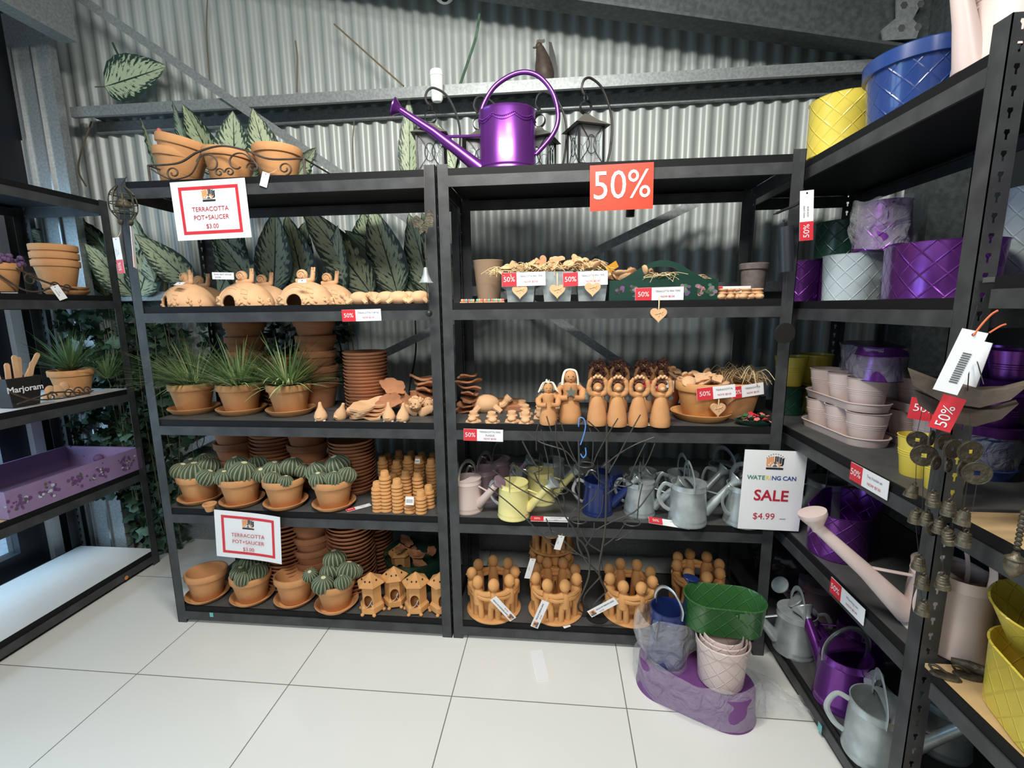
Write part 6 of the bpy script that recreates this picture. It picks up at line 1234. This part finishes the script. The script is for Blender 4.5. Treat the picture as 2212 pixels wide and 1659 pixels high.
t = emb_pot('embossed_pot', 'purple pot in plastic at the right end behind the near upright', (2.80, -.50, R2+.0), .066, .29, 'purple', taper=1.0); wrap(t, .070, .29, seed=5)
# third shelf: bucket sets
def bucket_mb(r=.062, h=.118, z=0, cx=0, flip=False, mb=None):
    mb = mb or MB(); P_ = [(0, 0), (r*.72, 0), (r*.74, .003), (r*.85, h*.50), (r*.885, h*.515), (r*.857, h*.535), (r*.87, h*.56), (r*.91, h*.575), (r*.877, h*.595), (r*.89, h*.62), (r*.93, h*.635), (r*.90, h*.655), (r*.985, h-.002), (r*1.03, h), (r*.97, h+.001), (r*.90, h*.6), (r*.70, .006), (0, .005)]
    mb.lathe(P_, 36, cx=cx); return mb
def bucket_set(lab, loc, rz, mt, rot=None, n=3, sc=1):
    t = thing('bucket_planter_set', lab, 'planter set', loc, rz); t.scale = (sc*.88, sc, sc*.85)
    if rot: t.rotation_euler = rot
    mb = MB(); mb.lathe([(0, 0), (.058, 0), (.066, .030), (.069, .031), (.066, .034), (.062, .031), (.055, .004), (0, .003)], 56, stadium=.118*(n-1)/2+.008); mb.build('oval_tray', mt, t)
    for k in range(n): mb = bucket_mb(.0605); o = mb.build('bucket', mt, t); o.location = ((k-(n-1)/2)*.124, 0, .005)
    return t
bucket_set('lower pale pink tray of three ribbed buckets on the right third shelf', (2.615, -.035, R3), R(93), 'pink')
bucket_set('upper pale pink tray of three ribbed buckets stacked on the lower tray', (2.625, -.015, R3+.1055), R(90), 'pink')
bucket_set('pale pink tray of buckets behind the front pink stack, lower', (2.775, -.10, R3), R(90), 'pink')
bucket_set('pale pink tray of buckets behind the front pink stack, upper', (2.785, -.11, R3+.1055), R(90), 'pink')
t = bucket_set('purple bucket set wrapped in plastic lying upside down on the pink stacks', (2.675, -.045, R3+.211+.100), R(70), 'purple', rot=(PI, 0, R(70))); wrap(t, .064, .118, st=.11, seed=3, a=.009)
for (x, y, lab) in ((2.572, -.428, 'yellow ribbed bucket at the near end of the third shelf, behind the coins'), (2.560, -.530, 'yellow ribbed bucket nearest the upright, mostly behind the chime bells')):
    t = tag(bucket_mb(.046, .104).build('ribbed_bucket', 'yellow'), lab, 'bucket'); t.location = (x, y, R3)
t = bucket_set('blue bucket set in plastic behind the yellow buckets', (2.745, -.36, R3+.0), R(80), 'blue_royal', n=2); wrap(t, .064, .125, st=.05, seed=4)
t = bucket_set('purple-rimmed bucket set on top of the blue one', (2.755, -.36, R3+.108), R(80), 'purple', n=2); 
bucket_set('purple ribbed bucket set at the back near the price tags', (2.84, -.30, R3+.214), R(85), 'purple', n=2)
emb_pot('embossed_pot', 'dark green embossed pot under the yellow bucket behind the corner post', (2.585, .290, R3), .060, .115, 'green_dark', taper=.9)
t = tag(bucket_mb(.060).build('ribbed_bucket', 'yellow'), 'yellow ribbed bucket standing on the dark green pot behind the corner post', 'bucket'); t.location = (2.585, .290, R3+.116)
t = tag(bucket_mb(.062).build('ribbed_bucket', 'yellow'), 'yellow ribbed bucket further back, right of the first yellow one', 'bucket'); t.location = (2.70, .33, R3+.120)
t = tag(bucket_mb(.060).build('ribbed_bucket', 'yellow'), 'yellow bucket partly hidden at the back, beneath the other', 'bucket'); t.location = (2.70, .33, R3)
t = thing('wrapped_bucket', 'grey bucket in dull plastic hanging on beyond the third shelf corner', 'bucket', (2.475, .40, R3+.06)); bucket_mb(.065, .11).build('bucket', 'zinc_can', t); wrap(t, .062, .11, seed=2)
t = tag(MB().box(-.05, .05, -.05, .05, 0, .058).build('stock_box', 'wire_black'), 'black box supporting the grey bucket in the dark corner', 'box'); t.location = (2.475, .40, R3+.001)
# shelf edge price cards facing left
def edge_card(lab, px, py, w, h, lines, ry=0): p = atx(px, py, 2.464); return price_label(lab, p, w, h, (0, R(ry), R(-90)), lines)
edge_card('50% card on the right third shelf edge, price NOW $7.50', 1876, 1037, .150, .050, ('Tray 3 bucket set', 'NOW $7.50'))
edge_card('50% card on the right fourth shelf edge beside the pink rose', 1829, 1296, .155, .048, ('Watering can', 'NOW $9.99'))
# fourth shelf
inst('zcan', small_can('zinc_can', 'zinc_can'), 'galvanised watering can at the back of the right fourth shelf', (2.66, .10, R4), 2.6, None, 1.15)
inst('mauvecan', small_can('mauve'), 'mauve watering can in the dark corner of the fourth shelf', (2.57, .30, R4), 2.9, None, 1.05)
emb_pot('oval_trough', 'glossy purple embossed oval trough on the right fourth shelf', (2.615, -.100, R4), .088, .150, 'purple', R(48), stadium=.075, taper=.93, cat='trough')
tipp = atx(1846, 1222, 2.34)
big_can('pale pink watering can with long spout reaching out over the shelf edge', (2.600, -.530, R4), R(167), .078, .170, 'pink', (.285, .235, 20), .034, handle=True)
# bottom shelf
c = fb(1712, 1425, R5, .066); inst('zcan', small_can('zinc_can', 'zinc_can'), 'galvanised watering can beside the green trough, spout pointing left', c, R(172), None, 1.16)
c = fb(1812, 1545, R5, .070); inst('purcan', small_can('purple', 'steel_bright'), 'shiny purple watering can on the right bottom shelf', c, R(100), None, 1.28)
inst('purcan', small_can('purple', 'steel_bright'), 'second purple watering can behind, nearer the corner', (2.69, -.13, R5), R(150), None, 1.25)
inst('mauvecan', small_can('mauve'), 'mauve watering can between the purple and galvanised cans', (2.69, .14, R5), R(200), None, 1.2)
c = fb(1880, 1668, R5, .070); inst('zcan', small_can('zinc_can', 'zinc_can'), 'galvanised watering can nearest the upright on the bottom shelf', c, R(-20), None, 1.22)
inst('zcan', small_can('zinc_can', 'zinc_can'), 'galvanised watering can whose round rose shows behind the purple can', (2.745, -.415, R5), R(165), None, 1.1)
inst('zcan', small_can('zinc_can', 'zinc_can'), 'galvanised watering can on the bottom shelf beyond the near upright', (2.80, -.80, R5), R(200), None, 1.2)
t = tag(MB().ball((0, 0, .035), .035, 20, 14).build('dark_sphere', 'wire_black'), 'dark glossy sphere at the bottom edge of the near shelving', 'ornament'); t.location = (2.60, -.80, R5)
mb = MB(); nz_ = 26; g_ = [[mb.V(crumple((.13*math.sin(PI*j/14)*math.cos(2*PI*i/nz_), .13*math.sin(PI*j/14)*math.sin(2*PI*i/nz_), .15-.15*math.cos(PI*j/14)), 12, .05)) for i in range(nz_)] for j in range(15)]
for j in range(14):
    for i in range(nz_): mb.F((g_[j][i], g_[j][(i+1) % nz_], g_[j+1][(i+1) % nz_], g_[j+1][i]))
mb.v = [(x, y, max(0, z)) for x, y, z in mb.v]
o = tag(mb.build('black_plastic_bundle', mat('black_plastic', (.012, .012, .014), .18)and'black_plastic'), 'crumpled black plastic bundle in the dark corner behind the green trough', 'plastic bundle'); o.location = (2.64, .33, R5); 
# ---------------------------------------------------------------- nearest shelving
N1, N2, N3 = 1.385, .895, .528
emb_pot('embossed_pot', 'purple embossed pot at the right edge on the nearest shelving', (2.640, -.80, N1+.075), .085, .175, 'purple', taper=.92)
for k in range(3): emb_pot('embossed_pot', ('lowest', 'middle', 'top')[k]+' pale pink pot rim in the stack under the purple pot', (2.640, -.80, N1+.001+.022*k), .092, .05, 'pink', taper=.9, group='pink rims under the purple pot')
emb_pot('embossed_pot', 'dark green pot cut by the right edge of the picture', (2.565, -.92, N1), .075, .17, 'green_metal', taper=.9)
c = fb(2056, 1426, N3, .056); big_can('tall beige-pink can on the tan shelf behind the near upright', c, R(8), .061, .190, 'pink', (.20, .25, 20), .03, lid=False)
emb_pot('oval_trough', 'bright yellow embossed trough at the lower right on the tan shelf', (2.590, -.835, N3), .098, .135, 'yellow', R(75), stadium=.04, taper=.93, cat='trough')
emb_pot('yellow_bowl', 'second yellow pot tilted on top of the yellow trough at the right edge', (2.600, -.762, N3+.140), .085, .085, 'yellow', 0, rot=(R(10), R(-8), 0), taper=.6, cat='plant pot')
def clip(lab, px, py, rz, mt='bronze'):
    p = atz(px, py, N3); t = thing('metal_bird_clip', lab, 'ornament', (p.x, p.y, N3), rz); mb = MB(); mb.lathe([(0, 0), (.014, .001), (.012, .006), (0, .007)], 16, 2.0, 1); mb.build('oval_plate', mt, t); mb = MB(); mb.tube(spline([(-.02, 0, .006), (-.028, 0, .018), (-.016, 0, .020), (.0, 0, .010)], 5), .003, 6); mb.build('curled_end', mt, t)
clip('flat bronze oval ornament on the tan shelf, left one', 2042, 1462, R(-25)); clip('flat bronze oval ornament on the tan shelf, right one', 2092, 1462, R(-20))
mb = MB(); mb.tube([(0, 0, .012), (.03, 0, .013), (.055, 0, .014)], [.006, .012, .012], 12); t = tag(mb.build('bronze_whistle', 'bronze'), 'dark tapered bronze tube lying between the two oval ornaments', 'ornament'); p = atz(2052, 1435, N3); t.location = (p.x, p.y, N3); t.rotation_euler = (0, 0, R(-40))
t = bucket_set('dark blue bucket set in plastic on the nearest shelving', (2.70, -.86, N2+.106), R(85), 'blue', n=3, rot=(0, 0, R(85))); wrap(t, .064, .125, st=.10, seed=8)
bucket_set('mauve-pink ribbed bucket set below the blue one on the nearest shelving', (2.70, -.86, N2), R(85), 'pink', n=3)
bucket_set('grey ribbed bucket set topmost on the nearest shelving', (2.73, -.86, N2+.212), R(85), 'zinc_can', n=3)
mb = MB(); mb.lathe([(0, 0), (.040, 0), (.044, .006), (.030, .016), (.014, .028), (.011, .045), (.014, .055), (.010, .07), (.010, .11), (.020, .12), (0, .125)], 28); t = tag(mb.build('glass_candlestick', 'steel_bright'), 'silvery candlestick foot at the right edge on the tan shelf', 'candlestick'); t.location = (2.56, -.815, N2)
# ---------------------------------------------------------------- wind chimes on the right
t = thing('coin_bell_wind_chime', 'driftwood wind chime with bronze coins and little bells in front of the near upright', 'wind chime', (2.42, -.70, 1.10)); T0 = t.location.copy()
def on(px, py, X_=2.40): return atx(px, py, X_)-T0
for nm, px, py, sc_, X_ in (('driftwood_top', 2068, 842, 1.0, 2.40), ('driftwood_lower', 2066, 884, .88, 2.42)):
    mb = MB(); mb.prism([(-.078*sc_, .030), (-.02*sc_, .010), (.03*sc_, .008), (.060*sc_, .014), (.088*sc_, .030), (.070*sc_, -.004), (.034*sc_, -.026), (-.02*sc_, -.024), (-.066*sc_, .002)], -.012, .012, 'y'); o = mb.build(nm, 'driftwood', t); o.location = on(px, py, X_); o.rotation_euler = (R(8), R(4), R(-30))
mb = MB(); mb.tube([on(2112, 660, 2.43), on(2100, 700, 2.42), on(2090, 845)], .0009, 5); mb.tube([on(2105, 760, 2.43), on(2125, 830)], .0009, 5); mb.build('hanging_cord', 'wire_black', t)
coins = [((1982, 950), 19, 0), ((2012, 946), 17, 1.1), ((2042, 955), 19, .5), ((1996, 984), 24, .1), ((2022, 1000), 16, .9), ((2058, 970), 22, .6), ((2096, 976), 25, .4), ((2049, 1006), 15, 1.0), ((2079, 1012), 18, .9), ((2110, 1022), 26, .1), ((2016, 1142), 17, .6)]
def coin(r):
    mb = MB(); s = r*.20; n = 32; out = [(math.cos(2*PI*k/n+PI/4)*r, math.sin(2*PI*k/n+PI/4)*r) for k in range(n)]; inn = []
    for k in range(n):
        a = 2*PI*k/n+PI/4; c_, s_ = math.cos(a), math.sin(a); m_ = max(abs(c_), abs(s_)); inn.append((c_/m_*s, s_/m_*s))
    F0 = [mb.V((x, -.0012, z)) for x, z in out]; F1 = [mb.V((x, -.0012, z)) for x, z in inn]; B0 = [mb.V((x, .0012, z)) for x, z in out]; B1 = [mb.V((x, .0012, z)) for x, z in inn]
    for k in range(n):
        j = (k+1) % n
        for A_, B in ((F0, F1), (F1, B1), (B1, B0), (B0, F0)): mb.F((A_[k], A_[j], B[j], B[k]), flat=True)
    mb.tube([(math.cos(a)*r*.93, -.0015, math.sin(a)*r*.93) for a in [2*PI*k/28 for k in range(29)]], .0008, 5); return mb
for (px, py), rp, rz in coins:
    X_ = 2.40; c = on(px, py, X_); d = (atx(px, py, X_)-CAM).dot(CF); o = coin(rp/FPX*d).build('coin', 'bronze', t); o.location = c; o.rotation_euler = (0, 0, rz-.45)
def cbell(r, h):
    mb = MB(); mb.lathe([(0, h), (r*.55, h), (r*.66, h*.95), (r*.68, h*.80), (r*.74, h*.78), (r*.75, h*.60), (r*.82, h*.57), (r*.84, h*.38), (r*.93, h*.35), (r*1.0, 0), (r*.9, 0), (r*.6, h*.8), (0, h*.85)], 20); mb.tube([(math.cos(a)*.004, 0, h+.003+math.sin(a)*.004) for a in [2*PI*k/10 for k in range(11)]], .0012, 5); return mb
bells = [((1967, 1062), .2), ((1978, 1118), 0), ((2002, 1122), 0), ((2018, 1080), -.1), ((2050, 1100), 0), ((2030, 1138), 0), ((2078, 1120), .15), ((2055, 1160), -.35), ((2081, 1166), .1), ((1985, 1218), 0), ((1992, 1258), .1), ((2038, 1258), -.1), ((1992, 1315), .1)]
bm_ = None
for (px, py), a in bells:
    c = on(px, py, 2.405)
    if bm_ is None: o = cbell(.0130, .027).build('bell', 'bell_bronze', t); bm_ = o
    else: o = bm_.copy(); C.objects.link(o)
    o.parent = t; o.location = (c.x, c.y, c.z-.012); o.rotation_euler = (0, a, 0)
mb = MB()
for (x0, y0, x1, y1) in ((1995, 870, 1982, 932), (2012, 875, 2010, 932), (2030, 880, 2040, 938), (1996, 965, 1996, 970), (2060, 890, 2058, 950), (2095, 895, 2096, 952), (1980, 968, 1978, 1050), (1996, 1006, 1992, 1105), (2042, 975, 2020, 1062), (2060, 992, 2050, 1085), (2096, 1000, 2080, 1105), (2110, 1046, 2100, 1105), (2020, 1016, 2003, 1108), (2030, 1020, 2030, 1122), (2058, 1110, 2057, 1142), (2081, 1135, 2081, 1150), (1978, 1132, 1985, 1202), (2002, 1135, 1992, 1243), (2030, 1150, 2038, 1243), (1985, 1232, 1992, 1300)):
    mb.tube([on(x0, y0, 2.402), on(x1, y1, 2.405)], .0007, 4)
mb.build('strings', 'wire_black', t)
t = hang_tag('long white barcode tag with orange string on the driftwood chime', atx(2073, 782, 2.375), .036, .118, (0, R(14), R(-28)), (), red=0); mb = MB(); [mb.box(-.002, .010, -.0022, -.0014, .016-k*.0042, .016-k*.0042+.0022) for k in range(14)]; mb.build('barcode', 'ink_grey', t)
mb = MB(); mb.tube(spline([(0, -.002, .050), (.006, .004, .075), (.012, .008, .092), (.018, .012, .100)], 5), .0018, 6); mb.tube(spline([(.02, .006, .06), (.03, .008, .075), (.036, .010, .080)], 4), .0015, 5); mb.build('orange_string', 'string_orange', t)
t = thing('price_tag', 'red 50% foot of a tag hanging below the long white tag', 'price tag', atx(2045, 893, 2.385)); t.rotation_euler = (0, R(14), R(-28)); MB().box(-.017, .017, -.001, .0004, -.034, .034).build('discount_block', 'red_print', t); text('50%', .026, 'paper', t, (0, -.002, -.006), rot=(R(90), R(-90), 0), name='discount_lettering')
t = thing('price_tag', 'dull red 50% tag in shade left of the white barcode tag', 'price tag', atx(2003, 886, 2.44)); t.rotation_euler = (0, R(4), R(-35)); MB().box(-.030, .024, -.001, .0004, -.024, .024).build('discount_block', 'red_print', t); text('50%', .024, 'paper', t, (-.004, -.002, .002), name='discount_lettering')
t = hang_tag('white tag seen edge-on behind the long barcode tag', atx(2106, 785, 2.42), .030, .085, (0, R(10), R(-70)), (), red=0)
# tubular chime on the right bay's corner post
t = thing('tube_wind_chime', 'black wind chime of curved leaf and wide tubes on the corner post', 'wind chime', aty(1715, 460, -.06)); T0 = t.location.copy()
def oy(px, py, Y_=-.06): return aty(px, py, Y_)-T0
mb = MB(); mb.tube(spline([oy(1672, 463), oy(1690, 455), oy(1720, 442), oy(1752, 418)], 6), [.006]*3+[.013]*12+[.006]*4, 10, flat_=(1, .35)); mb.build('leaf_canopy', 'wire_black', t)
mb = MB(); mb.tube([oy(1697, 490, -.05)]+[oy(1700, 587, -.05)], .023, 20); mb.build('chime_tube', 'mauve' if 0 else 'dark_panel', t)
mb = MB(); mb.tube([oy(1733, 325), oy(1725, 380), oy(1741, 420)], .0006, 4); mb.tube([oy(1693, 458), oy(1692, 490)], .0006, 4); mb.tube([oy(1700, 587), oy(1695, 700)], .0006, 4); mb.ball(oy(1693, 476), .004, 8, 6); mb.build('cord', 'wire_black', t)
mb = MB(); mb.lathe([(0, -.004), (.034, -.004), (.034, .004), (0, .004)], 32); o = mb.build('wind_disc', 'wire_black', t); o.location = oy(1695, 720); o.rotation_euler = (R(90), 0, R(10))
hang_tag('white price tag with red 50% foot hanging on the right corner post', aty(1742, 466, -.085), .040, .150, (0, R(-4), R(0)), ('WIND CHIME', 'NOW $9.98'), red=.38)
# second hanging chime at the right edge
t = thing('heart_wind_chime', 'twisted silver chime pendant hanging at the right edge', 'wind chime', atx(2190, 1225, 2.42)); mb = MB(); mb.lathe([(0, -.022), (.012, -.008), (.015, .006), (.012, .012), (.014, .016), (.006, .022), (.004, .028), (0, .03)], 16); mb.build('pendant', 'bell_bronze', t)
mb = MB(); [mb.ball((0, 0, .035+k*.008), .005, 8, 6) for k in range(9)]; mb.tube([(0, 0, .1), (0, 0, .3)], .001, 5); mb.build('beaded_string', 'bronze', t)
t = tag(MB().box(-.010, .010, -.0005, 0, -.014, .014).build('tape_scrap', 'teal_tape'), 'teal scrap of tape on the right shelving bottom rail', 'tape'); t.location = atx(1771, 1572, 2.463); t.rotation_euler = (0, 0, R(-90))
